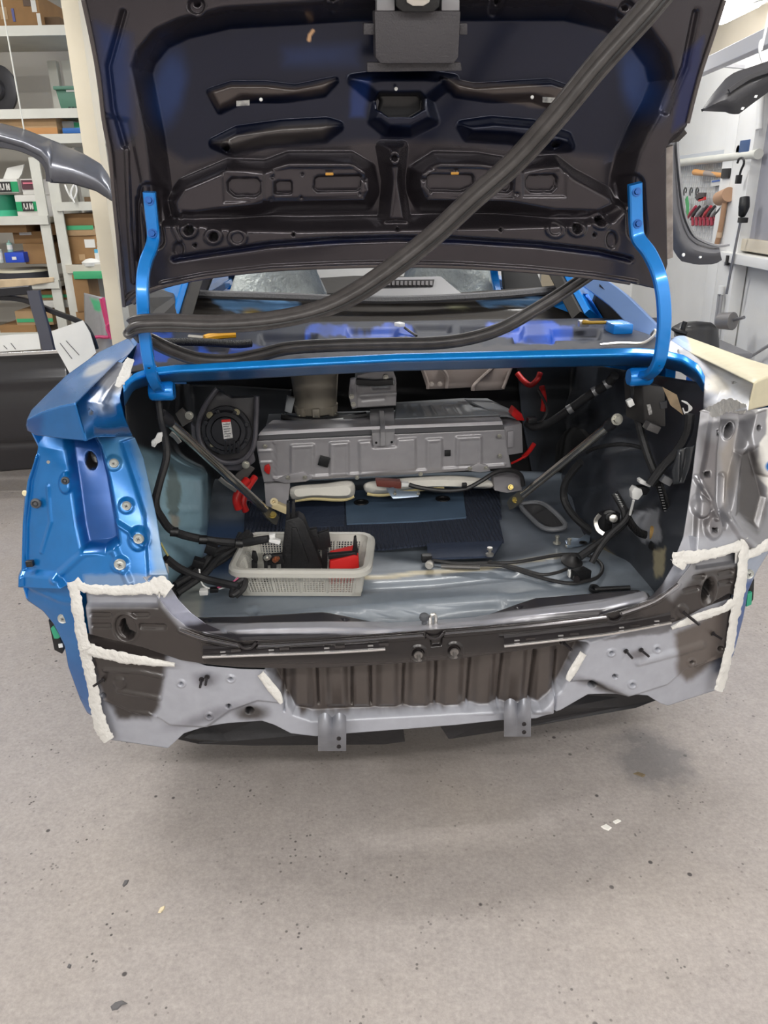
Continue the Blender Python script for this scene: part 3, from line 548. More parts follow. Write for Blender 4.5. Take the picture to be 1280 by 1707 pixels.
# ---- package tray, partition, window frame
NAVY = ((26, 58, 120), .3, .35)
tray_t = [(238, 540), (400, 538), (640, 536), (900, 532), (1095, 530)]; tray_b = [(215, 622), (290, 610), (400, 604), (660, 591), (900, 585), (1115, 583)]
tr = []; tp = []
for x, y, a, b in [(620, 556, 40, 8), (480, 566, 45, 8), (820, 552, 50, 8), (960, 558, 40, 8), (340, 580, 40, 8), (720, 548, 30, 6), (890, 566, 34, 6)]:
    tr.append((poly((x - a, y - b), (x + a, y - b), (x + a, y + b), (x - a, y + b), s=5), -.02, 1))
for x, y, a, b, al in [(600, 552, 90, 7, .8), (880, 550, 70, 10, 1), (905, 566, 22, 5, 1), (660, 553, 20, 8, 1), (380, 590, 60, 12, .8), (250, 580, 40, 30, .7)]: tp.append(Q(poly((x - a, y - b), (x + a, y - b), (x + a, y + b), (x - a, y + b), s=6), ((14, 66, 160), .1, .45), al))
tp.append(Q(line(*[(x, y - 6) for x, y in tray_b], w=6, s=3), ((48, 48, 53), 0, .6)))
for i in range(14): x = 300 + i * 58; tp.append(Q(poly((x, 530), (x + 26, 530), (x + 20, 600), (x - 8, 600), s=14), ((36, 39, 46), .0, .6), .4))
sheet('package_tray', tray_t, tray_b, [(238, 540), (215, 622)], [(1095, 530), (1115, 583)], 200, 50, dwz(1.075), tr, tp, ((15, 20, 36), .0, .6), car, dirv=(0, 0, 1), warp=10, wscale=18, matl=MATTE)
M_DARKTRIM = mat('dark_trim', (40, 37, 34), .7, var=.2, vscale=20)
M_FELT = mat('grey_felt', (92, 92, 94), .8, bump=.3, bscale=150)
M_FOAM = mat('blue_foam_sheet', (120, 160, 205), .7)
sheet('seat_partition', [(235, 482), (640, 497), (1010, 470)], [(235, 552), (640, 545), (1100, 540)], [(235, 482), (235, 552)], [(1010, 470), (1100, 540)], 90, 14, dv(1.42, 1.42, 1.34, 1.34), [(line((300, 520), (1000, 515), w=10, s=10), -.02, 1)],
      [Q(poly((350, 497), (500, 503), (505, 512), (470, 522), (375, 520), s=4), ((104, 152, 200), 0, .7)), Q(poly((800, 502), (960, 490), (975, 500), (905, 510), (810, 513), s=4), ((104, 152, 200), 0, .7)), Q(ell(420, 520, 15, 5, 6), ((150, 130, 70), 0, .7)), Q(ell(766, 512, 15, 5, 6), ((110, 110, 84), 0, .7)), Q(ell(900, 512, 12, 5, 6), ((110, 120, 90), 0, .7))], ((46, 42, 38), 0, .7), car, warp=5, wscale=16)
mb = MB(); mb.sweep(Pl([(262, 494, 1.40), (300, 482, 1.40), (330, 490, 1.40), (450, 494, 1.38), (640, 500, 1.37), (800, 494, 1.38), (930, 482, 1.4), (985, 468, 1.42)]), [(-.011, -.006), (.011, -.006), (.014, .004), (.007, .012), (-.007, .012), (-.014, .004)], upv=(0, -1, .3)); mb.build('tray_edge_trim', M_FELT, car)

# ---- trunk floor with centre step
FLR = ((122, 131, 141), .05, .45)
fl_t = [(330, 800), (480, 792), (640, 790), (860, 785), (1010, 790)]; fl_b = [(290, 1075), (500, 1070), (718, 1066), (1000, 1040), (1100, 1010)]
fr_ = [(poly((250, 1030), (470, 1030), (520, 1022), (560, 1018), (700, 1006), (830, 994), (850, 997), (900, 992), (1100, 990), (1100, 1100), (250, 1100), s=8), -.05), (line((450, 962), (640, 958), (800, 944), (930, 925), w=2, s=4), .002, 1), (line((540, 985), (720, 975), (860, 960), w=5, s=8), -.006, 1), (ell(760, 905, 120, 26, 30), -.03, 1), (ell(420, 1022, 9, 4, 3), -.008, 1), (ell(425, 1012, 6, 3, 3), .006, 1)]
fp = [Q(line((430, 968), (640, 962), (800, 948), (935, 926), w=3.5, s=3), ((196, 186, 160), 0, .6)), Q(poly((300, 960), (345, 960), (330, 1040), (300, 1040), s=8), ((168, 168, 160), 0, .6)), Q(poly((560, 840), (960, 830), (1000, 890), (860, 930), (800, 930), s=30), ((96, 102, 112), .1, .4), .7), Q(poly((330, 870), (420, 870), (420, 960), (345, 960), s=30), ((40, 74, 120), .2, .35), .8)]
sheet('trunk_floor', fl_t, fl_b, [(330, 800), (300, 900), (290, 1075)], [(1010, 790), (1060, 900), (1100, 1010)], 150, 90, dwz(.47), fr_, fp, FLR, car, dirv=(0, 0, 1), warp=2)
# sound-deadening mats on the floor
M_MAT = mat('ribbed_asphalt_mat', (54, 62, 80), .75, bump=.9, wave=26)
M_MATB = mat('smooth_asphalt_mat', (78, 98, 120), .55, var=.1, vscale=12)
def slab(name, pts, w, th, m, parent=car, up=(0, 0, 1)): 
    o = MB().prism([PZ(x, y, w) for x, y in pts], A3(up) * th).build(name, m, parent, smooth=False); return o
slab('floor_mat', [(410, 838), (490, 836), (575, 835), (578, 870), (700, 866), (830, 862), (840, 906), (715, 910), (640, 918), (470, 920), (405, 905)], .4725, .006, M_MAT)
slab('floor_mat', [(773, 812), (832, 818), (836, 866), (776, 868)], .4725, .007, M_MAT)
slab('floor_mat', [(575, 822), (680, 818), (770, 812), (777, 867), (690, 874), (578, 878)], .4725, .011, M_MATB)
slab('floor_mat', [(480, 836), (574, 832), (574, 880), (470, 884)], .4725, .008, mat('dark_asphalt_mat', (44, 54, 74), .7, bump=.3))
slab('floor_mat', [(712, 909), (838, 905), (822, 930), (712, 934)], .4725, .007, mat('dark_asphalt_mat', (44, 54, 74), .7))
for x, y in [(738, 832), (602, 838)]: MB().lathe(PZ(x, y, .4835), (0, 0, 1), [(0, .026), (.004, .025), (.004, .016), (.001, .014)], 18, capB=True).build('floor_plug', M_PLAS, car)
# front bulkhead and side walls of the trunk
MB().grid([[(-.72, 1.46, 1.07), (0, 1.46, 1.07), (.72, 1.46, 1.07)], [(-.72, 1.46, .4), (0, 1.46, .4), (.72, 1.46, .4)]]).build('trunk_bulkhead', mat('bulkhead_black', (24, 23, 25), .6), car, solid=.01)
def sidewall(u0, vmax, k, utop, y0=740, y1=800, xl=None):
    def f(X, Y, S, T):
        d = cray(X, Y); t = (u0 - k * .47 - co[0] + k * co[1]) / (d[..., 0] - k * d[..., 1]); a = co + d * t[..., None]
        e = PU(X, Y, np.full(X.shape, utop)); q = sstep((Y - y0) / (y1 - y0))
        if xl: q = q * (1 - sstep((X - xl) / 35))
        a = a * q[..., None] + e * (1 - q[..., None])
        b = P(X, Y, np.full(X.shape, vmax)); return np.where((a[..., 1] > vmax)[..., None] | (a[..., 1] < 0)[..., None], b, a)
    return f
lsd = sidewall(-.655, 1.42, .30, -.705, xl=335)
sheet('side_liner', [(205, 640), (330, 640), (470, 650)], [(280, 1010), (330, 960), (420, 850)], [(205, 640), (212, 720), (232, 800), (250, 880), (280, 1010)], [(470, 650), (440, 760), (420, 850)], 60, 70, lsd, [(line((250, 850), (330, 850), w=2, s=3), .006, 1), (line((255, 890), (340, 885), w=3, s=4), -.008, 1), (poly((345, 640), (480, 640), (480, 880), (380, 900), (365, 800), s=30), .04, 1)],
      [Q(poly((215, 745), (290, 760), (345, 790), (352, 860), (345, 925), (280, 975), (240, 960), s=16), ((150, 186, 202), .1, .4)), Q(poly((284, 770), (298, 790), (303, 830), (296, 865), (280, 855), (274, 820), s=5), ((112, 130, 132), 0, .6)), Q(poly((282, 855), (302, 858), (298, 885), (284, 880), s=5), ((160, 158, 148), 0, .6)), Q(poly((345, 880), (420, 850), (420, 900), (360, 930), s=20), ((60, 80, 110), .1, .4))], ((40, 42, 46), .1, .5), car, by=('x', 'a', 'y', 'y'), dirv=(1, 0, 0))
rsd = sidewall(.655, 1.42, 0, .75, 780, 900)
sheet('side_liner', [(860, 600), (1000, 610), (1182, 640)], [(900, 860), (1010, 960), (1105, 1000)], [(860, 600), (870, 700), (900, 860)], [(1182, 640), (1160, 760), (1150, 850), (1140, 900), (1105, 1000)], 70, 70, rsd, [(poly((935, 900), (945, 800), (980, 750), (1030, 730), (1068, 750), (1075, 830), (1040, 920), s=44), .07, 1), (line((960, 700), (985, 680), (1000, 655), w=4, s=8), .014, 1), (poly((940, 770), (1080, 745), (1100, 800), (960, 830), s=8), .01, 1), (line((1015, 720), (1045, 705), (1050, 697), w=3, s=5), .014, 1), (ell(970, 720, 18, 10, 10), .012, 1), (line((905, 780), (925, 720), (960, 660), w=6, s=14), .02, 1), (ell(1045, 705, 22, 12, 8, -30), .02, 1)],
      [Q(poly((1040, 850), (1100, 840), (1110, 930), (1060, 960), (1030, 900), s=8), ((52, 54, 60), .1, .5)), Q(poly((1055, 858), (1100, 850), (1102, 905), (1070, 908), s=4), ((150, 152, 158), .1, .4)), Q(poly((1015, 905), (1035, 900), (1045, 980), (1015, 985), s=5), ((178, 160, 124), 0, .6)), Q(poly((1090, 920), (1110, 915), (1110, 960), (1092, 965), s=4), ((170, 160, 130), 0, .6)), Q(poly((880, 640), (960, 610), (1000, 700), (900, 780), s=30), ((34, 36, 40), .1, .5))], ((62, 66, 74), .15, .42), car, by=('x', 'a', 'y', 'y'), dirv=(-1, 0, 0))

# ---- lid
def vlid(u, w): return .50 - .33 * (w - 1.30)
def LID(X, Y, S=None, T=None): return PF(X, Y, vlid)
lid_t = [(128, -70), (660, -70), (1226, -70)]
lid_b = [(207, 511), (222, 505), (240, 489), (275, 476), (340, 462), (450, 449), (560, 444), (660, 442), (760, 444), (880, 451), (990, 462), (1050, 471), (1092, 481), (1104, 470), (1112, 440)]
lid_l = [(128, -70), (139, 0), (152, 60), (165, 130), (173, 200), (184, 260), (190, 330), (197, 400), (203, 470), (207, 511)]
lid_r = [(1226, -70), (1207, 0), (1188, 60), (1165, 130), (1146, 205), (1118, 228), (1110, 245), (1110, 330), (1112, 440)]
R1 = [(600, 8), (374, 22), (300, 40), (262, 58), (236, 90), (229, 112), (234, 135), (243, 180), (252, 225), (258, 270), (264, 330), (274, 366), (330, 366), (400, 374), (500, 376), (660, 373), (830, 370), (950, 366), (1020, 360), (1045, 335), (1050, 290), (1060, 250), (1075, 215), (1100, 170), (1116, 130), (1108, 95), (1080, 55), (1030, 25), (960, 8)]
lr = [(('poly', R1, 30), -.075)]
lr += [(poly((281, 335), (300, 307), (375, 275), (440, 277), (480, 262), (586, 262), (616, 280), (623, 319), (611, 340), (464, 342), (383, 356), (322, 364), (286, 362), s=30), -.004), (poly((695, 315), (697, 285), (733, 262), (802, 264), (870, 275), (937, 268), (965, 290), (1026, 323), (1036, 345), (1000, 362), (924, 360), (840, 344), (710, 340), s=30), -.004)]
lr += [(poly((455, 283), (480, 278), (590, 278), (612, 296), (608, 330), (455, 334), s=7), -.008, 1), (poly((705, 300), (720, 278), (800, 278), (860, 284), (858, 330), (712, 330), s=7), -.008, 1), (poly((370, 288), (440, 285), (440, 338), (372, 338), s=8), -.006, 1), (poly((872, 282), (945, 282), (945, 328), (872, 328), s=8), -.006, 1)]
lr += [(poly((642, 372), (650, 300), (640, 240), (676, 240), (670, 300), (682, 372), s=22), -.012), (ell(658, 263, 9, 12, 5), .012, 1), (ell(658, 263, 5, 6, 2), -.02, 1)]
HOLES = [poly((384, 295), (428, 295), (434, 302), (434, 322), (426, 328), (390, 328), (378, 318), (377, 303), s=2), poly((458, 304), (463, 300), (484, 300), (487, 304), (487, 322), (483, 324), (461, 324), (457, 320), s=2), poly((524, 296), (530, 292), (600, 290), (603, 294), (602, 314), (596, 319), (528, 320), (522, 314), s=2),
         poly((713, 292), (720, 288), (788, 289), (792, 294), (791, 312), (770, 320), (718, 318), (712, 311), s=2), poly((833, 300), (853, 300), (856, 304), (855, 316), (848, 322), (830, 320), s=2), poly((878, 300), (884, 290), (926, 289), (932, 296), (930, 312), (922, 320), (886, 320), (878, 312), s=2)]
lr += [(h, -.016, 1) for h in HOLES]
for x, y in [(453, 295), (451, 331), (502, 329), (608, 300), (600, 323), (708, 299), (719, 320), (762, 283), (863, 323), (504, 290)]: lr.append((ell(x, y, 3, 3, 2), -.006, 1))
for x, y in [(315, 384), (356, 394), (961, 381), (1001, 369)]: lr += [(ell(x, y, 15, 13, 5), .008, 1), (ell(x, y, 8, 8, 2), -.04, 1)]
for x, y in [(396, 396), (925, 382)]: lr += [(ell(x, y, 16, 14, 5), .008, 1), (ell(x, y, 11, 10, 4), -.008, 1)]
for x, y in [(325, 409), (489, 391), (663, 383), (835, 383), (991, 391)]: lr.append((ell(x, y, 3.2, 3.2, 1.5), -.02, 1))
lr += [(ell(373, 243, 10, 9, 4), .008, 1), (ell(373, 243, 7, 6, 2), -.03, 1), (ell(938, 237, 8, 6, 3), -.03, 1)]
lr += [(line((290, 432), (340, 424), (450, 408), (560, 400), (660, 397), (760, 399), (900, 408), (1000, 420), (1050, 432), w=4, s=7), -.018, 1), (line((270, 472), (340, 458), (450, 445), (560, 440), (660, 438), (760, 440), (880, 447), (990, 458), (1060, 470), w=2.5, s=5), .008, 1)]
lr += [(line((300, 400), (290, 380), (300, 355), w=3, s=5), .008, 1), (ell(297, 416, 9, 12, 6), -.01, 1), (ell(1020, 400, 9, 14, 6), -.01, 1)]
lr += [(line((245, 320), (258, 400), w=16, s=6), -.012, 1), (line((1058, 306), (1062, 385), w=16, s=6), -.012, 1)]
# ribs and pockets of the upper half
lr += [(poly((343, 146), (380, 134), (440, 134), (490, 140), (560, 126), (540, 148), (470, 158), (400, 158), (360, 178), s=16), .03, 1), (poly((745, 126), (800, 138), (860, 134), (930, 130), (965, 142), (950, 175), (900, 156), (830, 158), (770, 150), s=16), .03, 1)]
lr += [(poly((350, 235), (390, 215), (470, 204), (545, 200), (565, 206), (540, 224), (440, 232), (385, 248), s=24), .04, 1), (poly((780, 205), (830, 198), (900, 204), (960, 225), (965, 240), (930, 242), (860, 226), (790, 222), s=24), .04, 1)]
lr += [(poly((590, 125), (640, 118), (715, 118), (765, 125), (720, 160), (730, 195), (690, 215), (650, 215), (625, 195), (632, 160), s=26), .03, 1), (poly((636, 148), (704, 148), (714, 158), (712, 178), (690, 191), (650, 191), (632, 178), (630, 160), s=3), -.05, 1)]
lr += [(line((205, 20), (180, 110), (188, 180), (205, 240), w=5, s=9), -.012, 1), (line((1160, 20), (1142, 110), (1110, 185), w=5, s=9), -.012, 1), (poly((150, 185), (215, 200), (235, 300), (235, 480), (205, 500), (185, 300), s=12), -.01, 1), (line((210, 250), (215, 380), (222, 470), w=3, s=5), .008, 1), (line((228, 330), (230, 430), (245, 480), w=3, s=6), -.012, 1)]
for x, y in [(327, 8), (555, -3), (832, 0), (1046, 14)]: lr += [(ell(x, y, 14, 14, 6), -.014, 1), (ell(x, y - 4, 5, 5, 2), -.02, 1)]
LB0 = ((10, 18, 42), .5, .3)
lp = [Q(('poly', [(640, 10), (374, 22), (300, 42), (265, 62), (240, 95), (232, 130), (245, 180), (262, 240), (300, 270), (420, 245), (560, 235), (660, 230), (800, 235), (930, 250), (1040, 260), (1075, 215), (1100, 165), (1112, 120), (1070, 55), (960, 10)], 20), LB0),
      Q(ell(270, 140, 26, 60, 30, 10), ((16, 48, 100), .35, .3), .9), Q(ell(1085, 130, 26, 60, 30, -10), ((16, 48, 100), .35, .3), .9), Q(poly((470, 70), (600, 60), (600, 100), (470, 100), s=30), ((16, 40, 84), .35, .3), .7), Q(poly((160, 40), (215, 60), (222, 220), (195, 240), (170, 150), s=36), ((20, 46, 96), .45, .3), .8), Q(poly((1140, 90), (1175, 60), (1150, 200), (1120, 220), s=12), ((16, 34, 90), .35, .3), .7),
      Q(poly((340, 150), (380, 134), (490, 140), (560, 126), (540, 150), (400, 160), (360, 178), s=8), ((64, 56, 54), .2, .35)), Q(poly((745, 126), (860, 134), (965, 142), (950, 178), (830, 160), (770, 150), s=8), ((64, 56, 54), .2, .35)), Q(poly((590, 130), (620, 125), (610, 190), (585, 190), s=14), ((20, 50, 110), .3, .3), .8),
      Q(line((290, 432), (450, 408), (660, 397), (900, 408), (1050, 432), w=5, s=6), ((18, 24, 52), .3, .35)), Q(poly((350, 235), (470, 204), (560, 204), (540, 224), (385, 248), s=10), ((70, 66, 66), .25, .3))]
for x, y in [(315, 384), (356, 394), (961, 381), (1001, 369)]: lp.append(Q(ell(x, y, 7, 7, 2), DARK))
for x, y in [(325, 409), (489, 391), (663, 383), (835, 383), (991, 391)]: lp.append(Q(ell(x, y, 3, 3, 1.5), DARK))
lp += [Q(poly((636, 148), (704, 148), (714, 158), (712, 178), (690, 191), (650, 191), (632, 178), (630, 160), s=4), DARK), Q(ell(373, 243, 6, 5, 2), DARK), Q(ell(938, 237, 7, 5, 2), DARK), Q(line((522, 38), (515, 46), (512, 56), w=3, s=3), ((190, 150, 110), 0, .6))]
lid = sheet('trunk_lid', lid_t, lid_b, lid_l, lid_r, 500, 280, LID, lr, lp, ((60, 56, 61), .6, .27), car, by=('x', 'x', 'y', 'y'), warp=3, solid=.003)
lid['label'] = 'raised trunk lid, charcoal stamped inner side'
# outer skin of the lid (blue) behind the inner panel
def vskin(u, w): return .60 - .33 * (w - 1.30) - .02 * (np.abs(u) / .6) ** 3
sheet('lid_skin', [(x, y) for x, y in lid_t], [(x, y - 2) for x, y in lid_b], [(x + 2, y) for x, y in lid_l], [(x - 2, y) for x, y in lid_r], 60, 40, lambda X, Y, S, T: PF(X, Y, vskin), [], [], ((104, 102, 108), .2, .35), lid)
# ---- hinge arms
def rect(a, b, r=.003): return [(-a + r, -b), (a - r, -b), (a, -b + r), (a, b - r), (a - r, b), (-a + r, b), (-a, b - r), (-a, -b + r)]
def bolt(parent, p, ax, r=.008, h=.008, m=None, name='bolt'):
    mb = MB(); mb.lathe(p, ax, [(0, r * 1.5), (h * .3, r * 1.5), (h * .3, r)], 14, capB=False); mb.lathe(A3(p) + A3(ax) * h * .3, ax, [(0, r), (h * .7, r * .92)], 6); return mb.build(name, m or M_ZINC, parent)
HL = [(249, 320, .425), (253, 360, .435), (256, 392, .445), (253, 412, .43), (243, 438, .40), (238, 470, .38), (239, 520, .37), (243, 570, .375), (250, 612, .39), (259, 640, .43), (270, 652, .48)]
HR = [(1058, 306, .42), (1059, 345, .43), (1060, 376, .435), (1064, 398, .43), (1083, 424, .40), (1100, 465, .37), (1107, 520, .36), (1104, 575, .37), (1096, 608, .39), (1082, 624, .43), (1066, 628, .48)]
for pts, lab in ((HL, 'left'), (HR, 'right')):
    wdt = .0135 if lab == 'left' else .0155
    mb = MB(); mb.sweep(Pl(pts), rect(wdt, .009), upv=(0, -1, .15), k=6); h = mb.build('hinge_arm', M_BLUE, car)
    h['label'] = 'bright blue gooseneck trunk hinge'
    for i in ((0, .35), (1, .9)):
        a = A3(P(*pts[i[0]])); b = A3(P(*pts[i[0] + 1])); p = a + (b - a) * i[1] + A3((0, -.0095, 0)); bolt(h, p, (0, -1, .1), .0068, .007, mat('blue_bolt', (14, 84, 160), .35, .3))
    p = A3(P(*pts[-3])) + A3((0, -.0098, .002)); MB().lathe(p, (0, -1, .15), [(0, .004), (.0006, .004)], 12).build('bolt_hole', M_HOLE, h)
    e = A3(P(*pts[-1])); MB().lathe(e + A3((-.03, 0, 0)), (1, 0, 0), [(0, .02), (.006, .024), (.054, .024), (.06, .02)], 18).build('hinge_pivot', M_BLUE, h)
# ---- lid hardware
def lidp(x, y, off=0.0): return PF(np.array(float(x)), np.array(float(y)), lambda u, w: vlid(u, w) - off)
lc = MB(); lc.prism([lidp(x, y, .052) for x, y in [(624, 18), (768, 18), (764, 96), (756, 106), (634, 106), (626, 96)]], (0, .06, .012)); lco = lc.build('lock_cover', mat('grey_textured_plastic', (66, 64, 68), .55, bump=.3, bscale=300), lid, bevel=.004)
MB().prism([lidp(x, y, .03) for x, y in [(612, 104), (768, 104), (770, 118), (612, 120)]], (0, .02, .004)).build('cover_lip', MATS['grey_textured_plastic'], lco, bevel=.002)
for xs in ((606, 624), (766, 779)): MB().prism([lidp(x, y, .04) for x, y in [(xs[0], 39), (xs[1], 39), (xs[1], 58), (xs[0], 58)]], (0, .03, .006)).build('cover_tab', MATS['grey_textured_plastic'], lco, bevel=.002)
for xs in ((628, 658), (736, 766)): MB().prism([lidp(x, y, .05) for x, y in [(xs[0], -4), (xs[1], -4), (xs[1], 18), (xs[0], 18)]], (0, .04, .006)).build('cover_flange', mat('pale_bracket', (142, 142, 146), .4, .3), lco, bevel=.002)
lk = MB(); lk.prism([lidp(x, y, .075) for x, y in [(660, -10), (734, -10), (732, 12), (722, 20), (672, 20), (662, 12)]], (0, .05, .01)); lko = lk.build('latch', M_PLAS, lid, bevel=.003)
MB().prism([lidp(x, y, .082) for x, y in [(676, -8), (718, -8), (716, 4), (706, 10), (688, 10), (678, 4)]], (0, .01, .002)).build('latch_plate', M_CHROME, lko, bevel=.002)
for x, y, wd_, ht, a in [(405, 172, 22, 9, -.08), (916, 167, 24, 9, .08)]:
    MB().prism([lidp(x + sx * wd_ / 2, y + sy * ht / 2 + sx * a * 10, -.028) for sx, sy in ((-1, -1), (1, -1), (1, 1), (-1, 1))], (0, -.0015, 0)).build('part_sticker', mat('sticker', (190, 190, 186), .5, rgb2=(96, 96, 98), vscale=60), lid)
for x, y in [(435, 166), (887, 162), (660, 148)]: MB().lathe(lidp(x, y, -.028), (0, -1, .2), [(0, .004), (.002, .003)], 10).build('plug_dot', M_CLIP, lid)
for x, y in [(549, 290), (758, 289)]: MB().box(lidp(x, y, .004), (.018, .006, .006)).build('sealer_drip', mat('amber_sealer', (180, 130, 40), .5), lid, bevel=.002)
# silver edging and stay rod along the right rim of the lid
MB().sweep([lidp(1112, 244, -.02), lidp(1112, 330, -.02), lidp(1113, 430, -.02)], rect(.012, .006, .002), upv=(0, -1, 0)).build('rim_strip', mat('pale_rim', (158, 150, 146), .35, .4, var=.3, vscale=40), lid)
MB().prism([lidp(x, y, -.005) for x, y in [(1092, 234), (1110, 226), (1140, 214), (1146, 222), (1132, 236), (1108, 240)]], (0, .02, 0)).build('rim_gusset', M_BLK, lid, bevel=.002)
MB().sweep([lidp(x, y, .004) for x, y in lid_l[1:]], rect(.004, .004, .001), upv=(0, -1, 0)).build('rim_bead', mat('lid_rim', (84, 78, 78), .3, .3), lid)
MB().sweep([lidp(x, y, .004) for x, y in lid_r[1:5]], rect(.004, .004, .001), upv=(0, -1, 0)).build('rim_bead', MATS['lid_rim'], lid)
MB().tube([lidp(x, y, .002) for x, y in lid_b[1:-3]], .006, 8).build('rim_bead', MATS['lid_rim'], lid)

# ---- details on the tail panels
def rp(x, y, off=0.0, lean=.25): return PF(np.array(float(x)), np.array(float(y)), lambda u, w: vr(u, w) + off + lean * np.maximum(0, w - .62))
def lbp_(x, y, off=0.0):
    s = np.clip((x - 40) / 210, 0, 1); return PF(np.array(float(x)), np.array(float(y)), lambda u, w: .03 + .13 * (np.abs(u) / .85) ** 4 + .62 * np.maximum(0, w - .64) * (.45 + .55 * s) + off)
def rbp_(x, y, off=0.0):
    s = np.clip((x - 1160) / 150, 0, 1); return PF(np.array(float(x)), np.array(float(y)), lambda u, w: .03 + .13 * (np.abs(u) / .85) ** 4 + .62 * np.maximum(0, w - .64) * (1 - .55 * s) + off)
M_DISC = mat('aluminium_plug', (176, 178, 174), .45, .4)
def plug(p, r, parent, ax=(0, -1, .1)):
    o = MB().lathe(p, ax, [(0, r * 1.08), (.003, r), (.0045, r * .92), (.003, r * .72), (.0042, r * .6)], 20).build('plug', M_DISC, parent)
    q = A3(p) + A3(ax) * .0045; MB().box(q, (r * .7, .002, r * .12), Matrix.Rotation(.5, 3, 'Y')).box(q, (r * .7, .002, r * .12), Matrix.Rotation(2.07, 3, 'Y')).build('plug_slot', mat('slot_shade', (70, 70, 70), .6), o)
for x, y, r, f in [(190, 772, 8, .01), (211, 843, 8, .012), (231, 898, 9, .024), (200, 941, 10, .02)]: plug(lbp_(x, y, -f), r * .00122, lbk)
plug(rp(105, 1031, .02, 0), .0115, ql); plug(rp(1248, 957, .01), .0115, rc)
o = MB().lathe(lbp_(82, 769, -.004), (0, -1, 0), [(0, .0095), (.002, .009), (.003, .004), (.006, .004)], 16).build('screw', M_ZINC, lbk)
for x, y, r in [(109, 801, 7), (60, 839, 9)]: MB().lathe(lbp_(x, y, -.012), (0, -1, .1), [(0, r * .0013), (.004, r * .0012), (.006, r * .0008), (.002, r * .0006), (.005, r * .0004)], 18).build('grommet', mat('grey_rubber', (72, 74, 78), .6), lbk)
MB().box(lbp_(50, 939, -.012), (.016, .012, .014)).build('square_nut', M_PLAS, lbk, bevel=.002)
MB().lathe(lbp_(42, 822, -.01), (0, -1, 0), [(0, .007), (.003, .006)], 14).build('cream_plug', mat('cream_plastic', (220, 208, 170), .5), lbk)
for x, y in [(697, 1091), (757, 1086)]:
    p = rp(x, y, -.004); MB().lathe(p, (0, -1, -.1), [(0, .0095), (.004, .0095), (.004, .0042), (.02, .0042), (.022, .003)], 14).build('stud', mat('stud_grey', (128, 124, 122), .35, .6), cross)
for x, y, L_ in [(1138, 1020, .05), (938, 1070, .03)]: MB().lathe(rp(x, y, .0), (.5, -1, -.25), [(0, .008), (.004, .008), (.004, .0036), (L_, .0036)], 12).build('stud', M_SATIN, cross)
for x, y, dx in [(1188, 1056, .5), (345, 1128, 0), (336, 1132, 0), (1043, 1085, .2), (1068, 1083, .35), (172, 1133, -.8)]: MB().lathe(rp(x, y, .012, 0), (dx, -1, -.1), [(0, .006), (.003, .006), (.003, .003), (.028, .003)], 10).build('stud', M_SATIN, val)
# bright-edged bumper rails
for i, pts in enumerate(([(338, 1095), (450, 1091), (560, 1087), (642, 1082)], [(840, 1077), (930, 1067), (1020, 1056), (1118, 1038)])):
    r_ = MB(); r_.sweep([rp(x, y, -.022) for x, y in pts], rect(.0035, .0025, .001), upv=(0, 0, 1)); ro_ = r_.build('bumper_rail', mat('polished_edge', (206, 204, 204), .2, .85), cross)
    MB().grid([[rp(x, y - 1, -.020) for x, y in pts], [rp(x, y - 13, -.004) for x, y in pts], [rp(x, y - 19, -.001) for x, y in pts]]).build('rail_plate', M_SATIN, ro_, solid=.002)
    for k in (.1, .34, .62, .9) if i == 0 else (.08, .35, .72, .92):
        q = [A3(p) for p in pts]; j = min(int(k * 3), 2); c = q[j] + (q[j + 1] - q[j]) * (k * 3 - j)
        MB().box(rp(c[0], c[1] - 7, -.0135), (.012, .003, .004)).build('rail_clip', mat('clip_grey', (150, 148, 148), .35, .6), ro_, bevel=.001)
        MB().box(rp(c[0] + 22, c[1] - 9, -.011), (.022, .006, .008)).build('rail_tab', M_BLK, ro_, bevel=.002)
# sill stampings where the beam ridge breaks
for x, y in [(412, 1072), (724, 1056), (1023, 1028)]:
    MB().sweep([rp(x - 14, y + 2, -.004), rp(x - 6, y + 8, -.008), rp(x + 6, y + 8, -.008), rp(x + 15, y - 1, -.004)], rect(.003, .003, .001), upv=(0, -1, 0)).build('ridge_notch', M_SATIN, cross)
M_GLINT = mat('ridge_glint', (150, 147, 150), .16, .9)  # pale beads added along the dark ridge to stand in for highlights
for pts in ([(300, 1050), (340, 1065), (398, 1077)], [(430, 1078), (560, 1070), (640, 1064), (705, 1059)], [(742, 1056), (900, 1042), (1010, 1029)], [(1036, 1023), (1090, 1003), (1130, 974)]):
    MB().tube([rp(x, y, -.006) for x, y in pts], .0035, 8).build('glint_bead', M_GLINT, cross)
# latch striker and rubber ball stop
st = MB(); b0 = rp(722, 1042, .05); st.tube([b0 + A3((-.006, 0, -.01)), b0 + A3((-.006, .002, .018)), b0 + A3((0, .003, .026)), b0 + A3((.006, .004, .018)), b0 + A3((.006, .006, -.01))], .0042, 8); st.box(b0 + A3((0, .002, -.004)), (.05, .016, .005)); st.build('latch_striker', M_CHROME, car)
b1 = rp(707, 1037, .05); MB().lathe(b1, (0, 0, 1), [(-.004, .006), (.004, .006), (.006, .009), (.012, .0115), (.018, .0105), (.022, .005)], 14).build('ball_stop', mat('grey_rubber', (72, 74, 78), .6), car)
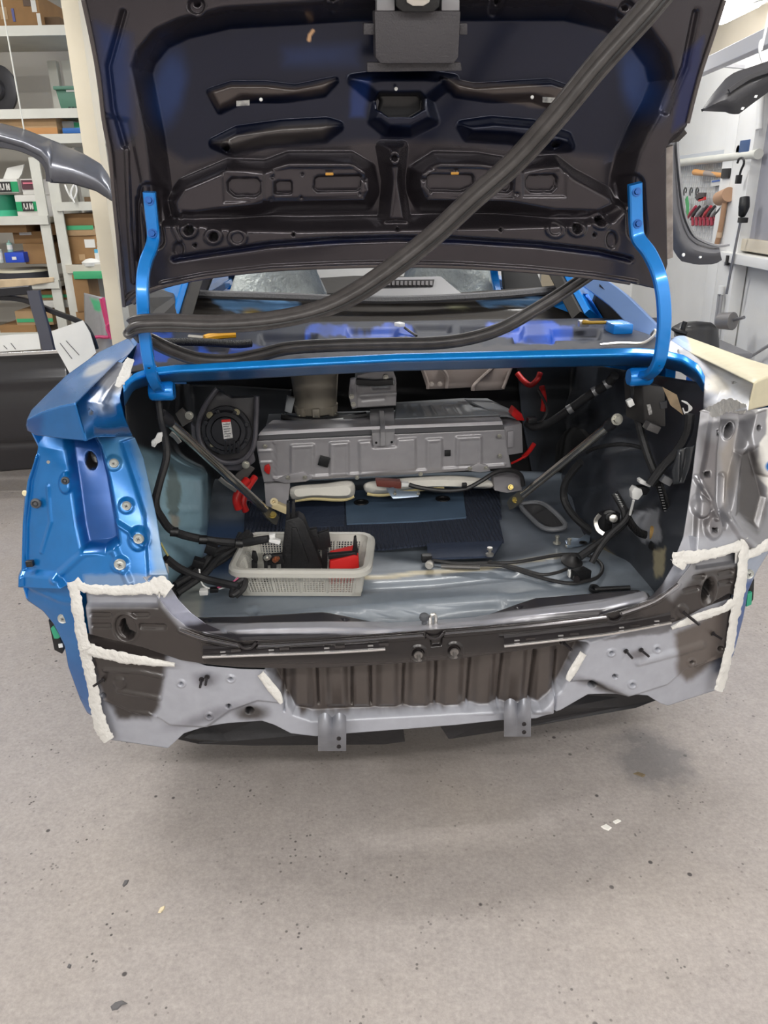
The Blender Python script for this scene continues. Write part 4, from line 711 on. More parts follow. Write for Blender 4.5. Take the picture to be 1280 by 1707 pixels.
# bolt-on tow brackets at the lower lip
M_TOW = mat('grey_primed_bracket', (140, 142, 150), .36, .4, var=.15, vscale=20)
for x0, x1, y0, y1 in [(530, 577, 1196, 1252), (840, 885, 1172, 1228)]:
    rows = []
    for j, t in enumerate(np.linspace(0, 1, 13)):
        y = y0 + (y1 - y0) * t; bul = .03 * math.sin(math.pi * min(1, .12 + t * .88)); row = []
        for i, s in enumerate(np.linspace(0, 1, 25)):
            lob = abs(math.sin(2 * math.pi * s)); x = x0 + (x1 - x0) * s
            row.append(rp(x, y - 7 * lob * (1 - t) ** 2 - 3 * abs(s - .5) * (1 - t), .014 - bul - .011 * lob * (1 - .4 * t) + .012 * t, 0))
        rows.append(row)
    o = MB().grid(rows).build('tow_bracket', M_TOW, car, solid=.004)
    for k in (.62, .86): p = rp(x0 + (x1 - x0) * .74, y0 + (y1 - y0) * k, -.026 if k < .7 else -.012, 0); MB().lathe(p, (0, -1, 0), [(0, .0052), (.002, .0052), (.002, .003), (.0005, .003)], 12).build('bracket_hole', M_SATIN, o)
# black undertray below the lip
M_TRAY = mat('black_undertray', (30, 29, 32), .6, bump=.2, bscale=40)
for pts in ([(295, 1232, .10), (345, 1200, .16), (440, 1196, .16), (520, 1222, .1), (672, 1212, .1), (675, 1236, .12), (640, 1241, .14), (420, 1243, .16), (330, 1240, .16)], [(730, 1205, .1), (830, 1195, .1), (930, 1185, .1), (980, 1152, .16), (1085, 1155, .2), (1097, 1166, .2), (1060, 1180, .18), (880, 1212, .14), (840, 1218, .12), (748, 1232, .1)]):
    MB().prism(Pl(pts), (0, .012, -.004)).build('undertray', M_TRAY, car, smooth=False)
MB().grid([[(-.72, .22, .27), (0, .2, .26), (.72, .22, .27)], [(-.72, 1.4, .22), (0, 1.4, .22), (.72, 1.4, .22)], [(-.72, 4.2, .2), (0, 4.2, .2), (.72, 4.2, .2)]]).build('floor_pan', M_TRAY, car, solid=.01)
# side connectors hanging below the quarter corners
cn = MB(); cn.prism(Pl([(80, 1034, .22), (92, 1040, .22), (106, 1082, .22), (104, 1091, .22), (90, 1084, .22)]), (0, .03, 0)); c1 = cn.build('sensor_module', M_PLAS, car, bevel=.003)
M_GRN = mat('green_connector', (52, 150, 116), .4)
MB().prism(Pl([(84, 1048, .212), (90, 1044, .212), (101, 1062, .212), (97, 1065, .212), (90, 1065, .212)]), (0, .02, 0)).build('green_plug', M_GRN, c1, bevel=.002)
MB().prism(Pl([(97, 1074, .218), (104, 1073, .218), (105, 1079, .218), (98, 1080, .218)]), (0, .002, 0)).build('module_label', M_CLIP, c1)
c2 = MB(); c2.prism(Pl([(1248, 975, .22), (1258, 965, .22), (1256, 1000, .22), (1246, 1012, .22)]), (0, .03, 0)); c2 = c2.build('sensor_module', M_PLAS, car, bevel=.003)
MB().prism(Pl([(1246, 990, .212), (1254, 987, .212), (1253, 1008, .212), (1244, 1012, .212)]), (0, .02, 0)).build('green_plug', M_GRN, c2, bevel=.002)

# ---- quarter panel sides wrapping forward from the lamp buckets
def wrap(pts, s, vs=(.3, .5, .72)):
    rows = [pts]
    for v in vs: rows.append([A3((s * min(abs(p[0]) - .014 - .02 * (v - .3), .86), max(v + 0 * p[1], p[1] + .02 * (1 + vs.index(v))), p[2])) for p in pts])
    MB().grid(rows).build('quarter_side', M_BLUE, car, solid=.004)
EL = [A3(P(x, y, v)) for x, y, v in [(49, 704, .2), (50, 717, .21)]] + [A3(lbp_(x, y)) for x, y in lb_left[1:]] + [A3(rp(x, y, .03, 0)) for x, y in [(45, 1000), (72, 1018), (90, 1040), (108, 1075), (114, 1110), (134, 1165), (146, 1188)]]
wrap(EL, -1)
ER = [A3(P(1310, 674, .24))] + [A3(rbp_(1312, y)) for y in (680, 740, 800, 860, 896)] + [A3(rp(x, y, .03, 0)) for x, y in [(1282, 918), (1262, 950), (1246, 985), (1238, 1030), (1222, 1090), (1208, 1120)]]
wrap(ER, 1)
# ---- sides, roof, pillars, wheels (what a step aside would show)
for s in (-1, 1):
    out = [(.70, .62), (.70, .85), (.70, 1.0), (.72, 1.03), (1.2, 1.06), (4.1, 1.0), (4.35, .75), (4.35, .3), (4.0, .25)]
    arch = [(1.2 + .37 * math.cos(a), .33 + .37 * math.sin(a)) for a in np.linspace(-.2, math.pi + .2, 14)]
    out += [(1.7, .25)] + arch + [(.78, .4)]
    MB().prism([(s * (.80 + .02 * math.sin(z * 3) + .012 * v), v, z) for v, z in out], (-s * .03, 0, 0)).build('body_side', M_BLUE, car, smooth=False)
    tp_ = [(s * .70, 1.18, 1.05), (s * .64, 1.62, 1.30), (s * .58, 1.95, 1.40)]
    MB().sweep(tp_, rect(.06, .02), upv=(s * .6, -.4, .6)).build('rear_pillar', M_DARKTRIM, car)
    MB().sweep([(x + s * .035, v - .01, z + .01) for x, v, z in tp_], rect(.065, .012), upv=(s * .6, -.4, .6)).build('pillar_skin', M_BLUE, car)
    MB().sweep([(s * .84, 1.35, 1.04), (s * .76, 2.6, 1.03), (s * .76, 3.4, 1.0)], rect(.03, .02), upv=(0, 0, 1)).build('window_sill', M_BLUE, car)
    MB().sweep([(s * .74, 3.5, 1.0), (s * .62, 2.9, 1.36)], rect(.03, .02), upv=(s, 0, .5), sm=False).build('front_pillar', M_BLK, car)
    MB().sweep([(s * .78, 2.35, 1.02), (s * .6, 2.35, 1.38)], rect(.05, .02), upv=(s, 0, .5), sm=False).build('middle_pillar', M_BLK, car)
    wq = MB(); wq.lathe((s * .70, 1.2, .33), (s, 0, 0), [(0, .18), (0, .30), (.02, .33), (.13, .33), (.15, .30), (.15, .2), (.13, .19)], 32); wo = wq.build('tyre', mat('tyre_rubber', (24, 24, 25), .8), car)
    MB().lathe((s * .71, 1.2, .33), (s, 0, 0), [(0, .2), (.13, .2), (.12, .05), (.14, .04)], 20).build('rim', mat('wheel_alloy', (110, 110, 114), .3, .8), wo)
    wq = MB(); wq.lathe((s * .70, 3.7, .33), (s, 0, 0), [(0, .18), (0, .30), (.02, .33), (.13, .33), (.15, .30), (.15, .2), (.13, .19)], 32); wo = wq.build('tyre', MATS['tyre_rubber'], car)
    MB().lathe((s * .72, 3.7, .33), (s, 0, 0), [(0, .2), (.13, .2), (.12, .05), (.14, .04)], 20).build('rim', MATS['wheel_alloy'], wo)
MB().grid([[(u, v, z - .05 * (u / .6) ** 2) for u in np.linspace(-.6, .6, 9)] for v, z in [(1.9, 1.40), (2.3, 1.45), (2.8, 1.44), (3.0, 1.38)]]).build('roof', M_BLUE, car, solid=.02)
MB().grid([[(u, v, z - .03 * (u / .7) ** 2) for u in np.linspace(-.78, .78, 9)] for v, z in [(3.5, 1.0), (3.9, .96), (4.3, .85), (4.4, .6)]]).build('bonnet', M_BLUE, car, solid=.02)
# rear window header shading the cabin, right pillar with its torn trim
MB().sweep(Pl([(985, 468, 1.25), (1030, 500, 1.05), (1075, 545, .85), (1100, 572, .72)]), rect(.016, .03), upv=(.5, -.6, .6)).build('pillar_flange', mat('brushed_blue_steel', (120, 150, 200), .3, .6), car)
MB().prism(Pl([(1000, 474, 1.15), (1040, 520, 1.0), (1082, 560, .85), (1060, 562, .95), (1020, 545, 1.1), (985, 520, 1.25)]), (.01, .05, 0)).build('pillar_trim', M_DARKTRIM, car, smooth=False)
MB().prism(Pl([(930, 486, 1.3), (980, 490, 1.22), (1005, 530, 1.15), (985, 535, 1.2), (925, 512, 1.35)]), (.0, .04, 0)).build('pillar_inner', M_BLUE, car, smooth=False)
MB().prism(Pl([(230, 500, .95), (262, 484, 1.2), (300, 496, 1.3), (290, 545, 1.1), (235, 560, .8)]), (0, .04, 0)).build('pillar_trim', M_DARKTRIM, car, smooth=False)
MB().box(PZ(1030, 545, 1.09), (.06, .09, .03)).build('hinge_mount', M_BLUE, car, bevel=.006)
MB().tube(Pl([(1085, 558, .72), (1092, 550, .7), (1088, 561, .68), (1070, 572, .6), (1035, 572, .6), (1000, 575, .6)]), .004, 8).build('torsion_rod', M_CHROME, car)
# ============================================================ loose weatherstrip
wsb = PZ(480, 560, 1.08)
ws = thing('weatherstrip', wsb, 'long loose black rubber trunk weatherstrip draped from the lid across the deck', 'weatherstrip')
pts = [(1118, -30, .05), (1075, 22, .06), (1000, 105, .09), (930, 190, .13), (860, 268, .18), (790, 330, .22), (720, 395, .26), (650, 450, .29), (590, 490, .31), (530, 517, .325), (450, 534, .33), (360, 540, .335), (280, 538, .335), (232, 540, .335), (217, 548, .35), (226, 557, .40), (250, 566, .45), (285, 583, .475), (330, 598, .48), (380, 601, .48), (430, 592, .50), (480, 580, .54), (560, 575, .56), (650, 573, .56), (730, 571, .55), (790, 562, .56), (840, 545, .58), (890, 517, .60), (940, 486, .61), (990, 452, .62)]
wid = [.0225] * 9 + [.02] * 4 + [.02] * 3 + [.017] * 14
ups = [(-.2, -1, .1)] * 10 + [(0, -1, .25)] * 4 + [(0, -1, .5)] * 2 + [(0, -.9, .6)] * 14
prof0 = [(-1, -.3), (-.5, -.42), (.5, -.42), (1, -.3), (1, .12), (.82, .3), (.62, .1), (.4, .06), (.2, .32), (-.05, .42), (-.3, .34), (-.42, .08), (-.6, .06), (-.8, .26), (-1, .1)]
def wsweep(scale, prof, name, m, parent):
    P3 = spl(Pl(pts), 6); n = len(P3); mb = MB(); vs = []; k = len(prof)
    for i in range(n):
        t = P3[min(i + 1, n - 1)] - P3[max(i - 1, 0)]; t /= np.linalg.norm(t); q = i / (n - 1) * (len(pts) - 1); j = min(int(q), len(pts) - 2); fr = q - j
        u = A3(ups[j]) * (1 - fr) + A3(ups[j + 1]) * fr; w_ = wid[j] * (1 - fr) + wid[j + 1] * fr
        sd = np.cross(t, u); sd /= np.linalg.norm(sd); u2 = np.cross(sd, t); vs += [P3[i] + (sd * a + u2 * b) * w_ * scale for a, b in prof]
    fs = [(i * k + j, i * k + (j + 1) % k, (i + 1) * k + (j + 1) % k, (i + 1) * k + j) for i in range(n - 1) for j in range(k)] + [tuple(reversed(range(k))), tuple(range((n - 1) * k, n * k))]
    return mb.add(vs, fs).build(name, m, parent, angle=50)
wsweep(1, prof0, 'rubber_strip', mat('weathered_rubber', (72, 69, 69), .4, var=.25, vscale=30, bump=.1, bscale=90), ws)
wsweep(1, [(-.58, .06), (-.42, .06), (-.42, .12), (-.58, .12)], 'strip_lip', mat('strip_lip_rubber', (30, 30, 31), .5), ws)
# ============================================================ things inside the trunk
M_BAT = mat('battery_grey', (158, 155, 158), .42, .3, var=.06, vscale=10)
M_BAT2 = mat('battery_cover_grey', (136, 139, 142), .45, .25, var=.06, vscale=10)
BATC = ((160, 157, 160), .3, .4)
VB = .98
b0 = P(640, 800, VB + .12); bat = thing('battery_pack', b0, 'long grey metal battery pack at the front of the trunk', 'battery')
br = []
def panel(x0, y0, x1, y1, h=.008): br.append((poly((x0, y0), (x1, y0 - 2), (x1, y1 - 2), (x0, y1), s=3), h, 1)); br.append((poly((x0 + 4, y0 + 5), (x1 - 4, y0 + 3), (x1 - 3, y1 + 3), (x0 + 3, y1 + 6), s=3), -.003, 1))
panel(485, 742, 523, 796); panel(550, 738, 581, 792); panel(711, 732, 736, 782); panel(760, 728, 802, 776); panel(456, 736, 458, 800, .003)
br += [(poly((598, 736), (618, 734), (622, 746), (660, 744), (664, 732), (692, 730), (693, 782), (600, 790), s=3), .008, 1), (line((430, 752), (452, 751), w=1.5, s=2), .004, 1), (line((430, 771), (452, 770), w=1.5, s=2), .004, 1), (line((457, 798), (600, 790), (696, 785), (840, 775), w=2, s=3), .006, 1)]
fc = sheet('front_cover', [(426, 735), (618, 726), (658, 724), (842, 716)], [(440, 804), (600, 795), (696, 790), (852, 779)], [(426, 735), (432, 770), (440, 804)], [(842, 716), (846, 750), (852, 779)], 180, 40, lambda X, Y, S, T: P(X, Y, np.full(X.shape, VB)), br, [], BATC, bat, warp=1)
for pts, nm in (([(457, 801), (486, 790), (505, 786), (522, 797), (510, 803), (475, 806)], 0), ([(776, 784), (796, 772), (812, 776), (818, 785), (800, 788)], 0)): MB().prism(Pl([(x, y, VB - .012) for x, y in pts]), (0, .02, 0)).build('mount_ear', M_BAT, bat, bevel=.003)
MB().prism(Pl([(432, 724, VB - .004), (618, 715, VB - .004), (838, 707, VB - .004), (840, 716, VB - .004), (618, 724, VB - .004), (430, 734, VB - .004)]), (0, .03, 0)).build('seam_groove', mat('battery_seam', (86, 85, 88), .5), bat, smooth=False)
mb = MB(); mb.grid([Pl([(430, 726, VB - .01), (525, 721, VB - .01), (618, 716, VB - .01), (838, 708, VB - .01)]), Pl([(434, 720, VB - .006), (525, 715, VB - .006), (618, 711, VB - .006), (837, 702, VB - .006)]), Pl([(445, 708, VB + .05), (525, 704, VB + .05), (618, 701, VB + .05), (832, 694, VB + .05)]), Pl([(455, 700, VB + .14), (530, 697, VB + .14), (620, 695, VB + .14), (830, 690, VB + .07)])]); mb.build('top_lip', M_BAT, bat, solid=.004)
sheet('top_cover', [(660, 671), (774, 664)], [(657, 699), (834, 692)], [(660, 671), (657, 699)], [(774, 664), (802, 676), (834, 692)], 60, 24, dv(VB + .24, VB + .24, VB + .05, VB + .05), [(poly((672, 675), (765, 670), (775, 690), (680, 694), s=3), -.006, 1), (poly((784, 680), (808, 680), (818, 688), (792, 690), s=2), .003, 1)] + [(line((682 + 18 * i, 676), (690 + 18 * i, 690), w=2, s=3), .006, 1) for i in range(5)], [], ((140, 143, 146), .25, .42), bat, dirv=(0, -.3, 1))
MB().grid([Pl([(772, 664, VB + .24), (812, 664, VB + .26), (836, 676, VB + .22)]), Pl([(790, 672, VB + .15), (824, 672, VB + .16), (850, 682, VB + .14)]), Pl([(834, 692, VB + .05), (846, 692, VB + .06), (862, 697, VB + .06)])]).build('top_bracket', M_BAT2, bat, solid=.006)
bx = [P(440, 725, VB + .01), P(838, 712, VB + .01), P(838, 770, VB + .01), P(445, 795, VB + .01)]; MB().prism(bx, (0, .26, 0)).build('case', M_BAT2, bat, smooth=False)
mb = MB(); mb.grid([Pl([(617, 682, VB + .16), (636, 681, VB + .16), (656, 680, VB + .16)]), Pl([(616, 690, VB + .1), (636, 688, VB + .1), (657, 688, VB + .1)]), Pl([(617, 704, VB + .02), (637, 703, VB + .02), (657, 702, VB + .02)]), Pl([(620, 722, VB - .022), (638, 721, VB - .022), (658, 720, VB - .022)]), Pl([(622, 742, VB - .02), (638, 744, VB - .02), (655, 740, VB - .02)])]); cb = mb.build('clamp_bracket', mat('bracket_grey', (160, 158, 160), .38, .35), bat, solid=.005)
MB().sweep(Pl([(636, 686, VB + .09), (637, 703, VB + .012), (638, 721, VB - .028), (638, 742, VB - .026)]), rect(.008, .003, .001), upv=(0, -1, .4), sm=False).build('bracket_rib', MATS['bracket_grey'], cb)
for x, y in [(627, 738), (653, 737)]: MB().lathe(P(x, y, VB - .024), (0, -1, 0), [(0, .004), (.0015, .004)], 10).build('bracket_hole', M_HOLE, cb)
MB().box(P(540, 769, VB - .012), (.034, .008, .034), Matrix.Rotation(.32, 3, 'Y')).build('black_pad', M_PLAS, bat, bevel=.001)
MB().box(P(746, 755, VB - .008), (.02, .006, .02)).build('black_pad', M_PLAS, bat, bevel=.001)
MB().prism(Pl([(840, 712, VB + .0), (870, 706, VB + .02), (872, 755, VB + .02), (842, 760, VB)]), (0, .1, 0)).build('junction_block', M_BAT, bat, bevel=.004)
MB().prism(Pl([(846, 720, VB - .006), (856, 718, VB - .006), (856, 745, VB - .006), (846, 747, VB - .006)]), (0, .01, 0)).build('junction_rib', M_BAT, bat, bevel=.002)
MB().prism(Pl([(852, 692, VB + .04), (858, 680, VB + .06), (870, 690, VB + .06), (875, 702, VB + .05), (862, 701, VB + .03)]), (0, .05, 0)).build('red_cap', M_RED, bat, bevel=.004)
MB().prism(Pl([(441, 777, VB - .012), (448, 774, VB - .012), (451, 780, VB - .012), (449, 791, VB - .012), (444, 789, VB - .012), (440, 784, VB - .012)]), (0, .01, 0)).build('red_tag', M_RED, bat, bevel=.001)
for x, y in [(442, 744), (832, 727), (833, 760), (480, 796), (508, 796), (783, 781), (810, 780), (595, 796), (701, 790)]: bolt(bat, P(x, y, VB - .012), (0, -1, 0), .005, .007)
for pts in ([(440, 806, VB), (484, 804, VB), (480, 840, VB - .06), (478, 850, VB - .06), (443, 846, VB - .04)], [(822, 795, VB + .0), (862, 788, VB + .02), (870, 800, VB), (870, 818, VB - .04), (845, 822, VB - .06), (824, 818, VB - .04)]):
    f_ = MB().prism(Pl(pts), (0, .05, -.004)).build('foot_bracket', M_BAT, bat, bevel=.004)
bolt(bat, P(851, 812, VB - .05), (0, -1, .4), .006, .008, mat('brass_bolt', (190, 170, 100), .35, .8))
# white foam blankets under the battery
M_FOAMW = mat('white_foam_wrap', (226, 222, 212), .75, bump=.4, bscale=25)
for pts, lab in (([(486, 812), (540, 806), (586, 802), (590, 826), (570, 832), (520, 830), (488, 834)], 'torn white foam pad tucked under the left half of the battery'), ([(608, 806), (640, 800), (700, 795), (760, 793), (815, 800), (818, 814), (740, 812), (690, 816), (640, 824), (612, 822)], 'long white foam pad tucked under the right half of the battery')):
    c = np.mean(A3(pts), 0); e = P(c[0], pts[-1][1] + 4, VB - .02); t = thing('foam_pad', e, lab, 'foam'); n = len(pts)
    o = spl([P(x, y, VB + .03) for x, y in pts], 5, True); f = spl([P(c[0] + (x - c[0]) * .97, c[1] + (y - c[1]) * .9, VB - .03) for x, y in pts], 5, True); i = spl([P(c[0] + (x - c[0]) * .85, c[1] + (y - c[1]) * .55, VB - .05) for x, y in pts], 5, True)
    mb = MB(); k = len(o); mb.add(list(o) + list(f) + list(i), [(r * k + j, r * k + (j + 1) % k, (r + 1) * k + (j + 1) % k, (r + 1) * k + j) for r in (0, 1) for j in range(k)] + [tuple(range(2 * k, 3 * k))]); mb.build('pad', M_FOAMW, t)
    MB().tube([P(x, y + 1, VB - .02) for x, y in pts[-4:]], .006, 6).build('yellow_edge', mat('yellowed_foam', (206, 190, 140), .8), t)
# brown connector on a black lead
t = thing('sensor_plug', P(650, 818, .9), 'brown rectangular plug with a white collar and black lead below the battery', 'connector')
MB().prism(Pl([(626, 801, .90), (668, 803, .90), (669, 815, .90), (628, 811, .90)]), (0, .03, 0)).build('plug_body', mat('brown_plastic', (104, 52, 44), .5), t, bevel=.002)
MB().prism(Pl([(669, 805, .905), (682, 806, .905), (682, 812, .905), (669, 812, .905)]), (0, .02, 0)).build('plug_collar', M_CLIP, t, bevel=.002)
MB().tube(Pl([(682, 808, .9), (700, 813, .9), (740, 818, .9), (775, 815, .9), (800, 803, .9), (825, 788, .92), (850, 784, .94), (868, 792, .95), (872, 810, .95)]), .0075, 8).build('lead', M_RUB, t)
MB().box(P(774, 809, .895), (.016, .016, .016)).build('lead_clip', M_PLAS, t, bevel=.003)
# zinc bracket on the floor mat
t = thing('zinc_bracket', PZ(675, 828, .486), 'small bent zinc bracket with a slot in front of the white foam', 'bracket')
MB().prism(Pl([(644, 816, .88), (656, 815, .88), (668, 821, .87), (700, 822, .87), (698, 828, .86), (656, 832, .86), (652, 828, .86)]), (0, .008, .003)).build('bracket_plate', mat('zinc_plate', (150, 165, 182), .3, .7), t, bevel=.001)
for x in (658, 697): MB().lathe(P(x, 824, .868), (0, -.3, 1), [(0, .006), (.004, .006), (.004, .003), (.016, .003)], 10).build('stud', M_ZINC, t)

# blower drum, control unit, sheet brackets above the battery
vb = 1.22; c = P(527, 690, vb); t = thing('blower_motor', c, 'beige metal blower drum standing behind the battery', 'blower')
c = P(527, 684, vb + .02); MB().lathe(c, (0, 0, 1), [(-.004, .068), (.0, .076), (.022, .078), (.026, .074), (.03, .074), (.12, .082), (.15, .088), (.18, .088)], 32).build('drum', mat('beige_casting', (164, 156, 142), .5, .15), t)
for a in (-2.3, -1.57, -.7): MB().box(c + A3((math.cos(a) * .078, math.sin(a) * .078, .01)), (.026, .02, .034), a + 1.57).build('drum_foot', MATS['beige_casting'], t, bevel=.003); bolt(t, c + A3((math.cos(a) * .09, math.sin(a) * .09, .0)), (math.cos(a), math.sin(a), 0), .005, .006)
MB().prism(Pl([(478, 660, 1.16), (492, 664, 1.16), (486, 690, 1.14), (474, 686, 1.14)]), (0, .02, 0)).build('side_tab', M_BAT2, t, bevel=.003)
MB().tube(Pl([(470, 694, 1.12), (500, 700, 1.1), (540, 702, 1.1), (575, 697, 1.1), (610, 692, 1.12)]), .012, 8).build('base_harness', M_PLAS, t)
MB().prism(Pl([(543, 700, 1.085), (572, 697, 1.085), (572, 702, 1.085), (544, 705, 1.085)]), (0, .004, 0)).build('base_label', M_CLIP, t)
t = thing('control_unit', P(625, 682, 1.14), 'small grey metal control unit on top of the battery clamp', 'control unit')
ur = [(line((600, 640), (655, 638), w=4, s=3), -.006, 1), (poly((617, 640), (652, 638), (650, 648), (620, 649), s=3), -.004, 1), (line((600, 660), (660, 656), w=2, s=3), .004, 1), (line((604, 667), (640, 664), w=2, s=3), -.003, 1)]
sheet('unit_face', [(595, 625), (652, 623), (660, 645)], [(590, 680), (660, 676)], [(595, 625), (594, 650), (590, 680)], [(660, 630), (661, 655), (660, 676)], 50, 30, dv(1.1, 1.1, 1.1, 1.1), ur, [], ((164, 161, 162), .3, .4), t)
MB().prism(Pl([(595, 625, 1.103), (658, 624, 1.103), (660, 676, 1.103), (590, 680, 1.103)]), (0, .1, 0)).build('unit_case', M_BAT2, t, bevel=.003)
MB().prism(Pl([(584, 632, 1.095), (594, 630, 1.095), (596, 680, 1.095), (587, 682, 1.095), (581, 660, 1.095)]), (0, .02, 0)).build('unit_ear', M_BAT, t, bevel=.003)
for x, y in [(586, 661), (643, 629), (589, 674)]: bolt(t, P(x, y, 1.092), (0, -1, 0), .006, .006)
MB().sweep(Pl([(594, 636, 1.09), (625, 638, 1.088), (655, 636, 1.09)]), rect(.011, .004), upv=(0, -1, 0)).build('cable_band', M_RUB, t)
M_WARM = mat('warm_grey_plate', (168, 156, 150), .42, .3)
mb = MB(); t = thing('seat_bracket', P(775, 652, 1.3), 'warm grey sheet metal support plate hanging under the deck', 'bracket')
for pts, d in (([(700, 612), (735, 610), (746, 628), (745, 648), (712, 649), (708, 636)], 1.27), ([(735, 611), (826, 608), (790, 640), (785, 646), (745, 648), (746, 626)], 1.30), ([(826, 612), (856, 610), (838, 650), (788, 652), (790, 642)], 1.27)):
    MB().prism(Pl([(x, y, d) for x, y in pts]), (0, .01, 0)).build('support_plate', M_WARM, t, bevel=.002)
MB().tube(Pl([(704, 614, 1.262), (712, 636, 1.262), (713, 648, 1.262)]), .006, 8).build('plate_bead', M_WARM, t); MB().tube(Pl([(735, 612, 1.262), (745, 627, 1.262), (744, 647, 1.262)]), .006, 8).build('plate_bead', M_WARM, t); MB().tube(Pl([(824, 611, 1.262), (792, 640, 1.262), (788, 651, 1.262)]), .007, 8).build('plate_bead', M_WARM, t); MB().tube(Pl([(852, 612, 1.262), (838, 648, 1.262)]), .006, 8, sm=False).build('plate_bead', M_WARM, t)
for x in (719, 733): bolt(t, P(x, 640, 1.265), (0, -1, 0), .006, .006, mat('pale_bolt', (190, 180, 172), .4, .5))

# round pump cover on a black panel, left
VS = .86
t = thing('round_speaker_module', P(382, 782, VS), 'black round module with red and white warning label, left of the battery', 'module')
M_GLB = mat('gloss_black_panel', (44, 44, 48), .3, .2)
mb = MB(); mb.prism(Pl([(332, 700, VS + .01), (345, 668, VS + .02), (362, 650, VS + .03), (385, 664, VS + .03), (424, 662, VS + .02), (428, 700, VS + .02), (424, 742, VS + .01), (404, 764, VS), (372, 768, VS), (345, 752, VS)]), (0, .03, 0)); mb.build('mount_panel', mat('charcoal_panel', (60, 58, 60), .4, .1), t, bevel=.004)
MB().tube(Pl([(362, 648, VS), (340, 680, VS - .01), (330, 715, VS - .01), (340, 748, VS - .01), (370, 770, VS - .015), (402, 768, VS - .015), (422, 745, VS - .01), (427, 700, VS), (428, 660, VS)]), .008, 8).build('panel_rim', mat('grey_rim', (86, 84, 90), .35, .2), t)
mb = MB(); mb.prism(Pl([(320, 760 - 20, VS), (318, 706, VS), (334, 718, VS), (345, 752, VS), (372, 770, VS), (404, 768, VS), (422, 756, VS), (425, 770, VS), (405, 785, VS), (372, 784, VS), (340, 768, VS)]), (0, .02, 0)); mb.build('lower_plate', mat('grey_rim', (86, 84, 90), .35, .2), t, bevel=.003)
cc = A3(P(378, 717, VS - .004)); R_ = .0018
MB().lathe(cc, (0, -1, .12), [(0, .076), (.012, .074), (.012, .064), (.02, .06), (.024, .058), (.024, .046), (.018, .044), (.026, .042), (.027, 0.001)], 36).build('round_cover', M_GLB, t)
for i in range(8):
    a = i * math.pi / 4 + .3; q = cc + A3((math.cos(a) * .066, -.016, math.sin(a) * .066)); MB().box(q, (.012, .012, .012), Matrix.Rotation(-a, 3, 'Y')).build('cover_lug', M_GLB, t, bevel=.002)
for i in range(4): x = 374 + i * 7; MB().prism(Pl([(x, 735, VS - .04), (x + 4, 735, VS - .04), (x + 4.5, 755, VS - .035), (x, 756, VS - .035)]), (0, .02, 0)).build('grip_rib', M_GLB, t, bevel=.001)
lb_ = MB(); lb_.m = 0; lb_.prism(Pl([(369, 700, VS - .035), (384, 699, VS - .035), (388, 730, VS - .035), (373, 732, VS - .035)]), (0, .002, 0)); lo_ = lb_.build('warning_label', mat('label_paper', (206, 204, 202), .6, var=.3, vscale=140), t)
MB().prism(Pl([(369, 700, VS - .0355), (384, 699, VS - .0355), (384.5, 703, VS - .0355), (369.5, 704, VS - .0355)]), (0, .002, 0)).build('red_header', M_RED, lo_)
for k in range(6): y = 707 + k * 4; MB().prism(Pl([(371.5 + k * .6, y, VS - .0356), (383 + k * .5 - 2 * (k % 2), y - 1, VS - .0356), (383 + k * .5 - 2 * (k % 2), y + .3, VS - .0356), (371.5 + k * .6, y + 1.2, VS - .0356)]), (0, .001, 0)).build('text_line', mat('label_ink', (90, 88, 90), .6), lo_)
for x, y in [(350, 692), (394, 687), (404, 735), (354, 741)]: bolt(t, P(x, y, VS - .012), (0, -1, .1), .007, .01, mat('brassy_bolt', (176, 168, 140), .3, .8))
for x, y, v_ in [(316, 692, .72), (410, 774, VS - .03)]:
    n = MB().lathe(P(x, y, v_), (0, -1, .1), [(0, .012), (.008, .012), (.008, .008), (.014, .007)], 12).build('big_nut', M_ZINC, t)
for pts, v_ in (([(292, 690), (304, 680), (314, 690), (320, 702), (304, 712)], .74), ([(392, 792), (412, 775), (424, 782), (410, 800), (398, 806)], VS - .01)):
    MB().prism(Pl([(x, y, v_) for x, y in pts]), (0, .012, 0)).build('bracket_tab', mat('tab_grey', (92, 88, 86), .4, .4), t, bevel=.002)

# ---- tubular braces
def brace(a, b, lab, side):
    A, B = A3(P(*a)), A3(P(*b)); t = thing('tube_brace', B, lab, 'brace'); d = B - A; L_ = np.linalg.norm(d); d = d / L_
    MB().tube([A, A + d * .05, A + d * (L_ - .07), A + d * (L_ - .05)], .0125, 14, sm=False).build('tube', mat('polished_tube', (214, 208, 198), .14, .95), t)
    mb = MB(); sd = np.cross(d, (0, -.7, .7)); sd /= np.linalg.norm(sd); E = B + d * .012
    mb.grid([[A + d * (L_ - .055) + sd * q * .011 for q in (-1, 0, 1)], [A + d * (L_ - .03) + sd * q * .018 for q in (-1, 0, 1)], [E + sd * q * .019 for q in (-1, 0, 1)], [E + d * .02 + sd * q * .014 for q in (-1, 0, 1)]]); mb.build('flat_end', mat('nickel_end', (150, 146, 136), .35, .8), t, solid=.006)
    bolt(t, B + A3((0, -.008, .008)), (0, -.7, .7), .008, .008, mat('brass_bolt', (190, 170, 100), .35, .8))
    MB().lathe(A - d * .01, d, [(0, .016), (.03, .018), (.045, .012)], 12).build('upper_boss', M_GLB, t)
    return t
brace((272, 694, .50), (455, 861, .80), 'chrome tube brace running down to the floor left of the battery', -1)
br2 = brace((1024, 702, .58), (858, 836, .88), 'chrome tube brace running down to the floor right of the battery', 1)
bolt(br2, P(1028, 699, .565), (0, -1, .2), .011, .01)
t = thing('beige_plug', P(468, 850, .79), 'small beige plug beside the foot of the left brace', 'connector')
